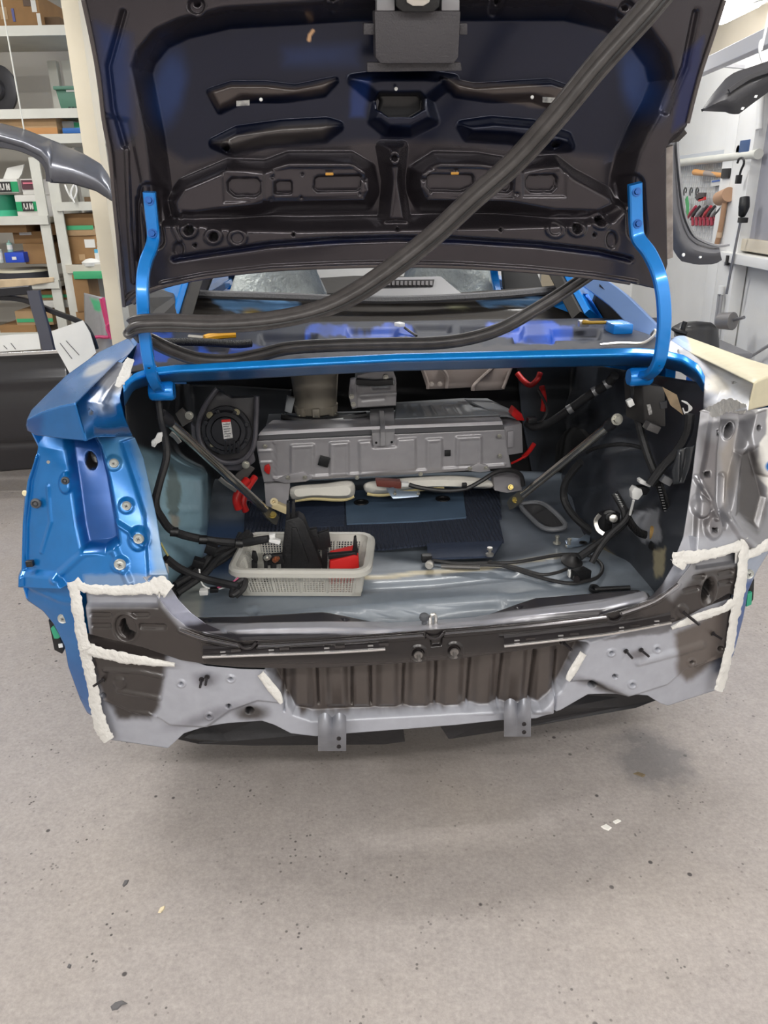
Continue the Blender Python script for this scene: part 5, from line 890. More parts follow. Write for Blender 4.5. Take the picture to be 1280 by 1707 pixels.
MB().box(P(467, 845, .79), (.05, .025, .022), Matrix.Rotation(.5, 3, 'Y')).build('plug_body', mat('beige_plastic', (206, 190, 150), .5), t, bevel=.003); MB().lathe(P(457, 836, .79), (0, -1, .3), [(0, .012), (.012, .012), (.012, .006), (.004, .005)], 12).build('plug_ring', MATS['beige_plastic'], t)
t = thing('cable_bracket', P(380, 812, .74), 'slim silver cable bracket below the left brace tube', 'bracket')
MB().sweep(Pl([(366, 797, .735), (376, 806, .735), (394, 818, .735)]), rect(.006, .004, .001), upv=(0, -1, 0)).build('bracket_bar', M_CHROME, t); MB().sweep(Pl([(284, 722, .6), (292, 728, .6), (300, 738, .6)]), rect(.006, .004, .001), upv=(0, -1, 0)).build('bracket_bar', M_CHROME, t)

# ---- wiring looms: each loom a thing of cables, sleeves and plugs
M_CORR = mat('corrugated_sleeve', (30, 30, 32), .5, bump=.8, wave=90)
M_TAPE = mat('loom_tape', (34, 34, 36), .6, bump=.2, bscale=120)
def cable(parent, pts, r, m=None, name='cable', n=8): return MB().tube(Pl(pts), r, n, k=5).build(name, m or M_TAPE, parent)
def plugc(parent, x, y, v, d, m, name='plug', rot=0.0): return MB().box(P(x, y, v), d, Matrix.Rotation(rot, 3, 'Y')).build(name, m, parent, bevel=.0025)
t = thing('wiring_loom', PZ(350, 975, .476), 'thick black wiring loom curling along the left trunk side into the basket', 'wiring')
cable(t, [(262, 650, .5), (268, 700, .48), (276, 735, .44), (277, 765, .42), (266, 805, .40), (259, 840, .39), (270, 864, .40), (290, 886, .42), (338, 899, .46), (398, 905, .46), (430, 901, .43), (448, 898, .42)], [.0085, .0085, .0095, .0095, .011, .011, .011, .011, .01])
plugc(t, 458, 901, .42, (.03, .016, .012), M_CLIP, 'white_plug', .35); plugc(t, 454, 893, .415, (.016, .016, .012), M_CLIP, 'white_plug')
cable(t, [(240, 792, .36), (246, 830, .36), (252, 880, .35), (262, 920, .34), (270, 938, .33)], .008, M_CORR, 'corrugated_sleeve')
cable(t, [(276, 930, .34), (300, 948, .36), (338, 964, .38), (380, 974, .36), (398, 978, .35)], .0105)
cable(t, [(398, 985, .34), (386, 992, .33), (392, 976, .36), (408, 966, .37), (406, 980, .35), (392, 994, .34)], .008, M_RUB)
for i, (dx, dy) in enumerate([(0, 0), (14, 6), (30, 4), (8, 18), (22, -10)]): cable(t, [(285 + dx * .3, 985 + dy, .33), (310 + dx, 955 + dy * .6, .40), (345 + dx * .5, 930 + dy, .46), (385, 915 + dy * .5, .52), (400 + dx * .6, 890 + dy * .3, .60)], .0075 + .0012 * (i % 3), M_RUB if i % 2 else M_TAPE)
cable(t, [(288, 938, .35), (276, 920, .34), (268, 905, .33)], .0025, mat('yellow_wire', (200, 190, 120), .5)); cable(t, [(332, 948, .39), (338, 975, .37), (360, 982, .37), (385, 975, .38), (396, 960, .39)], .0022, M_CLIP, 'white_wire'); cable(t, [(362, 980, .365), (388, 970, .37), (402, 958, .38)], .0022, mat('pink_wire', (190, 80, 120), .5))
plugc(t, 340, 986, .36, (.022, .02, .014), M_CLIP, 'clear_plug'); plugc(t, 357, 983, .365, (.022, .016, .012), M_PLAS); plugc(t, 331, 938, .4, (.03, .025, .022), M_PLAS, 'clip', .4); plugc(t, 352, 914, .44, (.03, .03, .025), M_PLAS, 'clip', .4); plugc(t, 274, 948, .335, (.018, .016, .03), M_CLIP, 'white_plug')
for x, y, v in [(338, 899, .452), (398, 905, .452), (290, 886, .412)]: MB().lathe(P(x, y, v) + A3((-.01, 0, 0)), (1, .2, -.2), [(0, .0125), (.02, .0125)], 12).build('tape_band', M_PLAS, t)
t = thing('cable_clip', P(262, 738, .45), 'white plastic cable clip screwed to the left trunk pillar', 'clip')
MB().prism(Pl([(252, 735, .44), (258, 731, .44), (262, 722, .44), (270, 721, .44), (272, 735, .44), (262, 740, .44), (258, 746, .44), (252, 744, .44)]), (0, .008, 0)).build('clip_body', M_CLIP, t, bevel=.002); MB().lathe(P(256, 738, .438), (0, -1, 0), [(0, .006), (.003, .005)], 12).build('clip_pin', M_CLIP, t)
t = thing('red_cable_pair', PZ(405, 862, .48), 'pair of red high-voltage cables beside the lower end of the left brace', 'cable')
cable(t, [(412, 800, .85), (400, 815, .82), (394, 832, .8), (398, 848, .8)], .013, M_RED, n=10); cable(t, [(425, 795, .88), (410, 818, .84), (405, 838, .82), (410, 852, .82)], .011, M_RED, n=10)
t = thing('red_cable_pair', P(880, 640, 1.15), 'red high-voltage cable looping down behind the right end of the battery', 'cable')
cable(t, [(862, 622, 1.2), (872, 634, 1.18), (884, 642, 1.16), (896, 632, 1.15), (900, 622, 1.16)], .010, M_RED, n=10); cable(t, [(903, 644, 1.12), (907, 668, 1.12), (905, 685, 1.12)], .010, M_RED, n=10)
cable(t, [(872, 762, 1.05), (882, 752, 1.04), (890, 740, 1.03)], .008, M_RED); cable(t, [(853, 772, 1.0), (862, 768, 1.02), (876, 760, 1.03)], .004, M_RED)

# right looms
t = thing('wiring_loom', P(900, 712, 1.0), 'taped black wiring loom rising along the right side above the chrome brace', 'wiring')
cable(t, [(878, 705, 1.05), (892, 712, 1.02), (918, 703, .98), (950, 682, .92), (985, 657, .86), (1010, 642, .80), (1024, 626, .76)], .014, n=10)
for x, y, v in [(950, 682, .912), (992, 652, .84), (1012, 640, .79)]: MB().lathe(P(x, y, v), (.7, -.2, .5), [(-.008, .0158), (.008, .0158)], 12).build('tape_band', mat('silver_band', (120, 120, 122), .4, .3), t)
cable(t, [(897, 650, 1.1), (912, 680, 1.06), (905, 700, 1.04), (895, 705, 1.04)], .005, M_RUB); plugc(t, 886, 700, 1.01, (.03, .03, .018), M_PLAS)
t = thing('wiring_loom', PZ(1000, 935, .476), 'heavy branching black wiring loom hanging over the right trunk side', 'wiring')
cable(t, [(1056, 640, .52), (1060, 680, .52), (1068, 720, .50), (1080, 760, .47), (1092, 790, .44), (1100, 806, .42)], .011)
cable(t, [(978, 754, .72), (995, 746, .68), (1026, 741, .60), (1050, 742, .56), (1072, 747, .50)], .006)
cable(t, [(968, 770, .74), (955, 785, .76), (942, 806, .78), (940, 830, .78), (952, 855, .74), (978, 880, .68), (1006, 898, .62)], .012)
cable(t, [(1150, 690, .36), (1146, 720, .36), (1130, 750, .37), (1105, 778, .38), (1092, 795, .38), (1083, 808, .38)], .012)
cable(t, [(1098, 806, .41), (1106, 830, .40), (1112, 855, .40), (1108, 880, .40), (1096, 890, .41)], .011, M_CORR, 'corrugated_sleeve')
cable(t, [(1046, 862, .44), (1054, 876, .43), (1066, 888, .42), (1080, 892, .42), (1090, 889, .42)], .011, M_CORR, 'corrugated_sleeve')
cable(t, [(1024, 822, .50), (1036, 842, .48), (1042, 858, .46), (1038, 874, .45), (1006, 900, .45), (985, 915, .44), (966, 928, .43)], .011)
cable(t, [(1052, 850, .44), (1040, 870, .43), (1018, 890, .42), (1000, 913, .41), (986, 938, .40)], .0085)
for i in range(11): plugc(t, 1027 + i * 1.6, 824 + i * 3.0, .468, (.008, .003, .0018), M_CLIP, 'sleeve_tick', .3)
for i in range(12): plugc(t, 1099 + i * 1.1, 812 + i * 4.4, .388, (.008, .003, .0018), mat('pale_tick', (150, 150, 150), .5), 'sleeve_tick')
wp = MB().prism(Pl([(1053, 820, .40), (1058, 812, .40), (1070, 816, .40), (1072, 824, .40), (1064, 834, .40), (1054, 832, .40)]), (0, .022, 0)).build('white_plug', M_CLIP, t, bevel=.003)
MB().prism(Pl([(1066, 801, .39), (1070, 799, .39), (1086, 809, .39), (1084, 813, .39), (1066, 806, .39)]), (0, .02, 0)).build('white_plug', M_CLIP, t, bevel=.002)
MB().prism(Pl([(1062, 812, .405), (1076, 812, .405), (1084, 816, .405), (1078, 826, .405), (1068, 826, .405)]), (0, .02, 0)).build('black_plug', M_PLAS, t, bevel=.003)
cable(t, [(1056, 834, .4), (1053, 846, .41), (1050, 858, .42)], .0035, M_CLIP, 'white_wire')
MB().lathe(P(1084, 888, .40), (.9, -.5, .1), [(0, .012), (0, .019), (.014, .019), (.014, .012)], 20).build('felt_ring', mat('tan_felt', (150, 120, 70), .8), t)
plugc(t, 1092, 911, .37, (.03, .02, .02), M_PLAS, 'black_plug', .3); cable(t, [(1098, 914, .365), (1108, 908, .36), (1114, 896, .36), (1118, 884, .36), (1128, 880, .36)], .0022, M_RED, 'red_wire'); cable(t, [(1099, 912, .362), (1106, 904, .36), (1112, 890, .36), (1126, 878, .36)], .0022, M_CLIP, 'white_wire'); plugc(t, 1104, 920, .362, (.02, .012, .01), mat('olive_plug', (150, 150, 96), .5), 'olive_plug', -.5)
o = MB(); o.lathe(P(1016, 860, .47), (-.3, -1, .2), [(0, .02), (.012, .02), (.014, .012), (.02, .012)], 16); o.box(P(1008, 868, .475), (.03, .03, .05), .4); o.box(P(1024, 862, .46), (.02, .025, .03), .2); o.build('latch_motor', M_PLAS, t, bevel=.002); MB().lathe(P(1022, 864, .44), (-.2, -1, .3), [(0, .012), (.006, .011), (.008, .006)], 14).build('motor_cap', M_CHROME, t)
MB().sweep(Pl([(1000, 858, .46), (993, 868, .46), (996, 882, .45), (1006, 890, .44)]), rect(.006, .002, .001), upv=(0, -1, .2)).build('motor_strap', M_CHROME, t)
plugc(t, 1110, 800, .40, (.03, .02, .02), mat('grey_clip', (140, 140, 142), .5), 'grey_clip', .5); plugc(t, 1124, 878, .355, (.02, .02, .022), mat('grey_clip', (140, 140, 142), .5), 'grey_clip'); plugc(t, 1050, 671, .5, (.016, .016, .02), M_CLIP, 'white_plug', -.5)
# wire ends near the sensor strip on right pillar
t = thing('control_box', P(1090, 712, .48), 'dark electronics box with barcode sticker on the right inner pillar', 'electronics box')
MB().prism(Pl([(1070, 640, .48), (1108, 645, .44), (1110, 712, .42), (1074, 708, .46)]), (-.02, .08, 0)).build('box_case', mat('dark_box', (38, 36, 36), .5), t, bevel=.004)
MB().prism(Pl([(1078, 675, .455), (1084, 674, .455), (1088, 690, .45), (1082, 692, .45)]), (0, .003, 0)).build('barcode_sticker', mat('sticker_white', (150, 148, 146), .6, var=.5, vscale=150), t); MB().prism(Pl([(1100, 672, .43), (1112, 668, .43), (1112, 680, .43), (1102, 682, .43)]), (0, .006, 0)).build('mount_tab', mat('grey_tab', (88, 88, 90), .4, .3), t); plugc(t, 1086, 712, .44, (.035, .03, .02), mat('smoked_plug', (84, 82, 82), .4), 'socket', .4)
t = thing('cardboard_tag', P(1125, 690, .40), 'brown cardboard tag hanging in the right upper trunk corner', 'tag')
MB().prism(Pl([(1104, 645, .40), (1128, 658, .39), (1139, 692, .38), (1118, 676, .39)]), (0, .003, 0)).build('tag_card', mat('tag_brown', (134, 116, 92), .8, var=.2, vscale=40), t)
for k in range(4): cable(t, [(1136, 668, .375), (1146 + k * 2, 672 + 2 * k, .372), (1148 + k, 684, .372), (1142, 690 - k, .374), (1138, 680, .375)], .0014, M_CLIP, 'tag_string', 5)
t = thing('plastic_film', P(1140, 800, .34), 'crumpled grey plastic film stuck to the right trunk pillar', 'film')
sheet('film_sheet', [(1128, 750), (1158, 742)], [(1122, 808), (1140, 805)], [(1128, 750), (1120, 785), (1122, 808)], [(1158, 742), (1150, 780), (1140, 805)], 14, 20, dv(.36, .33, .36, .33), [(line((1130, 755), (1128, 800), w=3, s=6), .01, 1), (line((1146, 750), (1138, 800), w=2, s=5), -.01, 1)], [], ((70, 72, 76), .1, .3), t)

# ---- floor items on the right
t = thing('release_cable', PZ(860, 945, .476), 'coiled black release cable with a silver barrel end lying on the trunk floor', 'cable')
def fcable(pts, r, name='cable', m=None): return MB().tube([PZ(x, y, .478 + r + dz) for x, y, dz in pts], r, 8, k=5).build(name, m or M_RUB, t)
fcable([(722, 934, 0), (760, 939, 0), (815, 938, 0), (860, 937, .004), (925, 926, .004), (960, 924, .004), (986, 928, 0), (1004, 944, 0), (996, 962, 0), (970, 970, 0), (945, 972, 0), (905, 964, 0), (860, 950, .004), (815, 936, .01)], .0052)
fcable([(760, 946, 0), (800, 942, .006), (850, 944, .008), (880, 952, .006), (905, 958, .004), (930, 954, .004), (945, 948, .004)], .0046)
fcable([(735, 944, .002), (770, 945, .002), (800, 946, .002)], .0065, 'cable_sleeve', mat('grey_sleeve', (96, 94, 92), .4, .3))
MB().lathe(PZ(716, 941, .49), (-.3, -1, .3), [(-.012, .012), (.008, .012), (.008, .008), (.012, .007), (.012, .003), (.009, .002)], 16).build('barrel_end', M_CHROME, t); MB().box(PZ(711, 930, .49), (.03, .022, .022)).build('barrel_plug', M_PLAS, t, bevel=.004)
MB().lathe(PZ(816, 926, .483), (0, 0, 1), [(0, .012), (.006, .012), (.01, .005), (.018, .005), (.02, .009), (.026, .008)], 12).build('silver_pin', M_CHROME, t)
MB().lathe(PZ(952, 938, .482), (.15, -.2, 1), [(0, .03), (.006, .032), (.012, .02), (.022, .014), (.028, .01)], 20).build('rubber_grommet', M_RUB, t); MB().box(PZ(968, 958, .492), (.045, .035, .03), .4).build('actuator', M_PLAS, t, bevel=.003); MB().box(PZ(951, 956, .49), (.014, .016, .018)).build('white_plug', M_CLIP, t, bevel=.002); MB().lathe(PZ(960, 964, .495), (-.2, -1, .2), [(0, .009), (.012, .009)], 14).build('actuator_button', M_SATIN, t)
t = thing('lock_bracket', PZ(955, 906, .476), 'shiny zinc lock bracket lying on the floor by the right wheel housing', 'bracket')
MB().prism([PZ(x, y, .476 + h) for x, y, h in [(941, 904, .004), (952, 899, .01), (966, 900, .012), (976, 893, .012), (984, 896, .01), (982, 905, .004), (966, 911, .002), (946, 914, .002)]], (0, 0, .006)).build('bracket_plate', mat('zinc_plate', (150, 165, 182), .3, .7), t, bevel=.001); MB().lathe(PZ(972, 905, .488), (0, 0, 1), [(0, .012), (.002, .012), (.002, .007), (0, .006)], 14).build('bracket_eye', M_HOLE, t)
for x, y in [(928, 906), (948, 911)]: MB().lathe(PZ(x, y, .477), (0, 0, 1), [(0, .012), (.004, .012), (.005, .006), (.02, .005), (.022, .007), (.026, .006)], 12).build('bolt', M_ZINC, t)
t = thing('stay_rod', PZ(1015, 985, .476), 'black gas stay rod with a round eye lying behind the sill', 'rod')
MB().tube([PZ(990, 983, .486), PZ(1010, 982, .486), PZ(1050, 980, .49)], .007, 10, sm=False).build('rod', M_PLAS, t); MB().lathe(PZ(990, 984, .48), (0, -.3, 1), [(0, .014), (.01, .014), (.01, .008), (.002, .007)], 16).build('rod_eye', M_PLAS, t)
t = thing('vent_flap', PZ(900, 868, .48), 'dark triangular vent frame with a grey rim beside the right brace foot', 'vent')
vo_ = [(868, 842, .88), (896, 838, .86), (915, 846, .80), (942, 874, .72), (930, 882, .70), (906, 880, .72), (884, 862, .80)]
MB().prism(Pl(vo_), (.0, .01, -.004)).build('flap', mat('vent_dark', (44, 44, 46), .6), t, smooth=False); q = Pl(vo_); MB().tube(q, .008, 8, closed=True, k=3).build('flap_rim', mat('vent_rim', (104, 106, 110), .5), t)

# ---- basket and what it holds
M_BASK = mat('frosted_plastic', (214, 212, 204), .4, alpha=.62, subs=.0)
ZB = .477; fy = PZ(510, 992, ZB); zr = float(P(510, 944, fy[1] - .01)[2]); 
bl, brr = PZ(412, 992, ZB), PZ(607, 993, ZB)
rim_f = [PZ(391, 942, zr), PZ(621, 945, zr)]; rim_b = [PZ(414, 884, zr), PZ(611, 883, zr)]
cen = (A3(bl) + A3(brr)) / 2; depth_b = float(rim_b[0][1] - rim_f[0][1]) - .05; cen = cen + A3((0, depth_b / 2, 0))
bk = thing('plastic_basket', cen, 'translucent white plastic basket of small parts on the trunk floor', 'basket')
ux = A3(brr) - A3(bl); wb = np.linalg.norm(ux); ux = ux / wb; vx = A3((-ux[1], ux[0], 0)); wt_ = float(np.linalg.norm(A3(rim_f[1]) - A3(rim_f[0]))) - .02
hb = zr - ZB; dt = depth_b + .05
def bq(a, b, z): f_ = (z / hb); return cen + ux * a * (wb / 2 + (wt_ - wb) / 2 * f_) + vx * b * (depth_b / 2 + (dt - depth_b) / 2 * f_) + A3((0, 0, z))
mb = MB(); th = .0016
def wall(e0, e1, nbar, name):
    mb = MB()
    F_ = lambda s, z: bq(e0[0] + (e1[0] - e0[0]) * s, e0[1] + (e1[1] - e0[1]) * s, z)
    for i in range(nbar + 1):
        s = .06 + .88 * i / nbar; wd_ = .0022 if i % 9 else .005; mb.tube([F_(s, .012), F_(s, hb - .02)], wd_, 4, sm=False, cap=False)
    for k in range(10): z = .012 + (hb - .032) * k / 9; mb.tube([F_(.04, z), F_(.96, z)], .0013, 4, sm=False, cap=False)
    for s0, s1, z0, z1 in ((0, .07, 0, hb), (.93, 1, 0, hb), (0, 1, 0, .014), (0, 1, hb - .022, hb)):
        a, b, c, d = F_(s0, z0), F_(s1, z0), F_(s1, z1), F_(s0, z1); nrm = np.cross(b - a, d - a); nrm /= np.linalg.norm(nrm); mb.prism([a, b, c, d], nrm * .002)
    return mb.build(name, M_BASK, bk, smooth=False)
wall((-1, -1), (1, -1), 36, 'front_wall'); wall((1, 1), (-1, 1), 36, 'back_wall'); wall((-1, 1), (-1, -1), 18, 'side_wall'); wall((1, -1), (1, 1), 18, 'side_wall')
MB().prism([bq(-1, -1, .001), bq(1, -1, .001), bq(1, 1, .001), bq(-1, 1, .001)], (0, 0, .002)).build('bottom', M_BASK, bk, smooth=False)
def rr(e, z):
    o = []
    for a, b in ((1, 1), (-1, 1), (-1, -1), (1, -1)):
        c = bq(a, b, hb) - ux * a * .03 - vx * b * .03
        for q in range(5): an = math.atan2(b, a) - math.pi / 4 + q * math.pi / 8; o.append(c + (ux * math.cos(an) + vx * math.sin(an)) * (.03 * 1.3 + e) + A3((0, 0, z)))
    return o
ro, ri = rr(.008, -.004), rr(-.012, .001); rm = rr(.0, .002); k = len(ro); lo2 = rr(.009, -.016)
MB().add(lo2 + ro + rm + ri, [(r * k + j, r * k + (j + 1) % k, (r + 1) * k + (j + 1) % k, (r + 1) * k + j) for r in range(3) for j in range(k)]).build('rim', M_BASK, bk, solid=.002)
bt = zr
t = thing('plastic_bracket', bq(-.05, 0, .004), 'tall tapering black plastic bracket standing in the white basket', 'bracket')
q = fy[1] + .10
MB().prism([P(x, y, q) for x, y in [(476, 868), (497, 862), (506, 868), (537, 945), (530, 972), (470, 975), (468, 940)]], (0, .05, 0)).build('bracket_body', M_PLAS, t, bevel=.004)
for x, y in [(480, 838), (489, 836), (500, 866)]: MB().prism([P(x - 2.5, y, q + .01), P(x + 2.5, y, q + .01), P(x + 3.5, y + 36, q + .01), P(x - 3.5, y + 36, q + .01)], (0, .02, 0)).build('prong', M_PLAS, t, bevel=.001)
MB().prism([P(x, y, q - .004) for x, y in [(486, 880), (494, 880), (516, 940), (486, 942)]], (0, .01, 0)).build('bracket_rib', M_PLAS, t, bevel=.002); MB().prism([P(x, y, q + .03) for x, y in [(512, 884), (528, 882), (536, 916), (522, 918)]], (0, .02, 0)).build('bracket_ear', M_PLAS, t, bevel=.003)
t = thing('red_tray', bq(.55, -.25, .004), 'bright red plastic tray in the right half of the basket', 'tray')
MB().prism([P(x, y, fy[1] + .05) for x, y in [(550, 936), (590, 926), (598, 928), (600, 975), (548, 975)]], (0, .07, 0)).build('tray_shell', M_RED, t, bevel=.004)
for i, (pts, lab) in enumerate((([(546, 925), (592, 921), (596, 926), (548, 933)], 'slim black clip lying across the red tray in the basket'), ([(590, 897), (594, 895), (597, 918), (592, 924), (588, 920)], 'upright black hook above the red tray in the basket'), ([(420, 921), (426, 922), (430, 935), (425, 940), (419, 930)], 'small black hook at the left end inside the basket'), ([(438, 928), (470, 924), (474, 940), (440, 944)], 'flat black plastic clip left of the tall bracket in the basket'), ([(530, 890), (548, 884), (552, 912), (534, 918)], 'black plastic clamp leaning right of the tall bracket in the basket'))):
    v_ = fy[1] + (.055, .07, .09, .08, .13)[i]; t = thing('plastic_clip', P(pts[0][0] + 5, 972, v_), lab, 'clip', 'loose clips in the basket'); MB().prism([P(x, y, v_) for x, y in pts], (0, .016, 0)).build('clip_body', M_PLAS, t, bevel=.002)
    c_ = np.mean(A3(pts), 0); MB().prism([P(x, y, v_ + .003) for x, y in [(c_[0] - 5, c_[1] + 6), (c_[0] + 5, c_[1] + 6), (c_[0] + 4, 972), (c_[0] - 4, 972)]], (0, .01, 0)).build('clip_stem', M_PLAS, t, bevel=.001)
for x, y, m, lab in [(443, 931, M_CHROME, 'small chrome fitting beside the flat clip in the basket'), (457, 934, mat('copper', (170, 110, 80), .35, .7), 'small copper-coloured bulb socket in the basket')]:
    t = thing('metal_fitting', P(x, 972, fy[1] + .07), lab, 'fitting'); MB().lathe(P(x, y, fy[1] + .07), (.5, -.3, .4), [(0, .008), (.01, .008), (.01, .005), (.018, .005)], 12).build('fitting_body', m, t); MB().prism([P(a, b, fy[1] + .075) for a, b in [(x - 3, y + 5), (x + 3, y + 5), (x + 3, 972), (x - 3, 972)]], (0, .008, 0)).build('fitting_tail', M_PLAS, t)
# ============================================================ cabin seen through the gap under the lid
M_WRAP = mat('bubble_wrap', (222, 230, 226), .25, .1, bump=.9, bscale=55, var=.2, vscale=14)
for x, y, w_, lab in [(462, 470, .46, 'seat back covered with silvery bubble wrap, left side of the cabin'), (745, 470, .46, 'seat back covered with silvery bubble wrap, right of the cabin centre')]:
    c = P(x, y, 2.3); t = thing('wrapped_seat', (c[0], c[1], .35), lab, 'seat')
    rows = []
    for z, ww, d in [(.35, .5, .3), (.6, .5, .22), (.85, .48, .16), (1.05, .44, .12), (1.16, .36, .10), (1.26, .24, .09), (1.31, .12, .06)]:
        rows.append([(c[0] + ww / 2 * w_ / .46 * math.copysign(abs(math.cos(a)) ** .5, math.cos(a)) + .01 * math.sin(7 * a + z * 20), c[1] + d * math.copysign(abs(math.sin(a)) ** .6, math.sin(a)), z) for a in np.linspace(0, 2 * math.pi, 25)])
    mb = MB(); mb.grid(rows); mb.f.append(tuple(range(6 * 25, 7 * 25 - 1))); mb.mi.append(0); mb.build('wrapped_back', M_WRAP, t)
    MB().box((c[0], c[1] + .3, .42), (.5, .5, .16)).build('wrapped_cushion', M_WRAP, t, bevel=.04)
bl_ = MB(); bl_.prism(Pl([(600, 497, 1.40), (640, 462, 1.46), (735, 460, 1.46), (775, 493, 1.40)]), (0, .12, -.05)); bo = bl_.build('brake_light', mat('brake_light_grey', (142, 142, 144), .5), car, bevel=.006)
MB().prism(Pl([(634, 479, 1.425), (642, 467, 1.44), (724, 466, 1.44), (722, 477, 1.425)]), (0, .02, 0)).build('lens', mat('clear_lens', (58, 56, 58), .15), bo, smooth=False)
for i in range(11): x = 646 + i * 7; MB().prism(Pl([(x, 475, 1.424), (x + .5, 468, 1.434), (x + 4.5, 468, 1.434), (x + 4.5, 475, 1.424)]), (0, -.003, 0)).build('lens_cell', mat('lens_cell', (150, 148, 150), .1, .6), bo, smooth=False)
MB().grid([[(-.72, 3.3, 1.0), (0, 3.35, 1.02), (.72, 3.3, 1.0)], [(-.72, 2.95, .95), (0, 2.95, .97), (.72, 2.95, .95)], [(-.72, 2.9, .5), (0, 2.9, .5), (.72, 2.9, .5)]]).build('dashboard', M_DARKTRIM, car, solid=.02)
MB().prism([P(903, 452, 2.4), P(946, 455, 2.4), P(952, 480, 2.4), P(900, 478, 2.4)], (0, .03, 0)).build('door_card', mat('beige_trim', (150, 138, 116), .7), car)
MB().sweep(Pl([(822, 445, 2.0), (826, 470, 2.0), (830, 492, 1.9)]), rect(.016, .01), upv=(0, -1, 0)).build('belt_pillar', M_BLUE, car)
MB().prism(Pl([(838, 440, 2.1), (890, 440, 2.1), (905, 482, 2.0), (842, 485, 2.0)]), (0, .05, 0)).build('belt_cover', mat('dark_cabin', (34, 33, 33), .7), car, smooth=False)
# loose leads and the yellow tool on the tray
t = thing('white_connector_lead', PZ(668, 545, 1.08), 'small white connector on a thin lead lying on the package tray', 'connector')
MB().box(PZ(666, 541, 1.10), (.02, .03, .012), .5).build('plug', M_CLIP, t, bevel=.002); MB().tube([PZ(674, 546, 1.095), PZ(684, 553, 1.085), PZ(694, 560, 1.082)], .004, 6).build('lead', M_RUB, t)
t = thing('yellow_tool', PZ(372, 560, 1.08), 'yellow plastic trim tool on the left of the package tray', 'tool')
MB().tube([PZ(340, 563, 1.092), PZ(362, 559, 1.092), PZ(393, 557, 1.092)], [.008, .012, .011], 8).build('handle', mat('yellow_plastic', (206, 150, 30), .4), t); MB().tube([PZ(340, 563, 1.092), PZ(315, 561, 1.092)], .006, 8, sm=False).build('blade', M_CHROME, t)
t = thing('yellow_rod', PZ(1000, 543, 1.08), 'thin yellow-green rod lying at the right end of the package tray', 'rod')
MB().tube([PZ(972, 537, 1.10), PZ(985, 538, 1.10), PZ(1040, 537, 1.10)], [.008, .005, .005], 8, sm=False).build('rod', mat('olive_rod', (150, 120, 40), .4), t); MB().box(PZ(972, 539, 1.095), (.03, .02, .02)).build('rod_clip', M_CHROME, t, bevel=.003)
t = thing('corrugated_hose', PZ(340, 572, 1.08), 'black corrugated hose lying along the left of the package tray', 'hose')
MB().tube([PZ(270, 570, 1.095), PZ(300, 570, 1.095), PZ(350, 571, 1.095), PZ(395, 574, 1.095), (PZ(418, 572, 1.095))], .011, 10).build('hose', M_CORR, t)

# ============================================================ left: shelves, door, fender, stock
M_RACK = mat('white_rack_steel', (206, 206, 198), .5, var=.06, vscale=9)
M_PLANK = mat('shelf_plank', (198, 192, 178), .6, var=.08, vscale=6)
M_CARD = mat('cardboard', (150, 116, 78), .85, var=.12, vscale=10); M_CARD2 = mat('pale_cardboard', (176, 146, 110), .85, var=.12, vscale=10)
M_GT = mat('green_tape', (66, 168, 116), .5); M_PAPER = mat('white_paper', (222, 222, 218), .7, var=.05, vscale=8)
YS = 4.55
def wbox(name, x0, y0, x1, y1, Y, d, m, parent, bevel=.004, rot=0):
    a, b, c_, d_ = W(x0, y0, Y), W(x1, y0, Y), W(x1, y1, Y), W(x0, y1, Y); xm = (a[0] + b[0] + c_[0] + d_[0]) / 4; ww = (b[0] - a[0] + c_[0] - d_[0]) / 2; z0, z1 = (c_[2] + d_[2]) / 2, (a[2] + b[2]) / 2
    return MB().box((xm, Y + d / 2, (z0 + z1) / 2), (ww, d, z1 - z0), rot).build(name, m, parent, bevel=bevel, smooth=True)
def wt_thing(name, x, y, Y, lab, cat, group=None): return wthing(name, W(x, y, Y), lab, cat, group)
# wall behind the shelves and cream post
struct(MB().box((-2.35, 5.45, CEIL / 2), (1.9, .06, CEIL)).build('wall_shelf', mat('shelf_back_wall', (196, 192, 184), .7, var=.06, vscale=2), smooth=False))
xp = float(W(160, 280, 3.9)[0]); struct(MB().box((xp, 3.92, CEIL / 2), (.075, .1, CEIL)).build('trim_2', mat('cream_post', (214, 204, 182), .6, var=.06, vscale=4), bevel=.004))
t = wthing('shelf_rack', W(60, 600, YS) * A3((1, 1, 0)), 'white steel shelf rack loaded with boxes along the left wall', 'shelf')
XL = -3.2
for px, py in [(80, 400), (108, 420)]:
    x = float(W(px, py, YS)[0]); hp = float(W(px, 262, YS)[2]); mb = MB(); mb.box((x, YS, hp / 2), (.055, .012, hp)); mb.box((x - .022, YS + .02, hp / 2), (.012, .05, hp)); mb.build('post', M_RACK, t, smooth=False)
    MB().box((x, YS + .5, 1.1), (.05, .05, 2.2)).build('post', M_RACK, t, smooth=False)
x1 = float(W(88, 400, YS)[0]); x2 = float(W(180, 400, YS)[0]); x0r = float(W(104, 400, YS)[0])
for y_, xa, xb in [(367, XL, x1), (474, XL, x1), (232, XL, x2), (190, XL, x2), (52, XL, x2), (345, x0r, x2), (449, x0r, x2), (560, XL, x2)]:
    z = float(W(60, y_, YS)[2]); MB().box(((xa + xb) / 2, YS + .24, z), (xb - xa, .5, .03)).build('shelf_board', M_PLANK, t, bevel=.003)
    MB().box(((xa + xb) / 2, YS - .012, z), (xb - xa, .016, .045)).build('shelf_lip', M_RACK if y_ != 449 else M_PLANK, t, smooth=False)
wbox('green_edge', 122, 452, 188, 465, YS - .03, .01, M_GT, t)
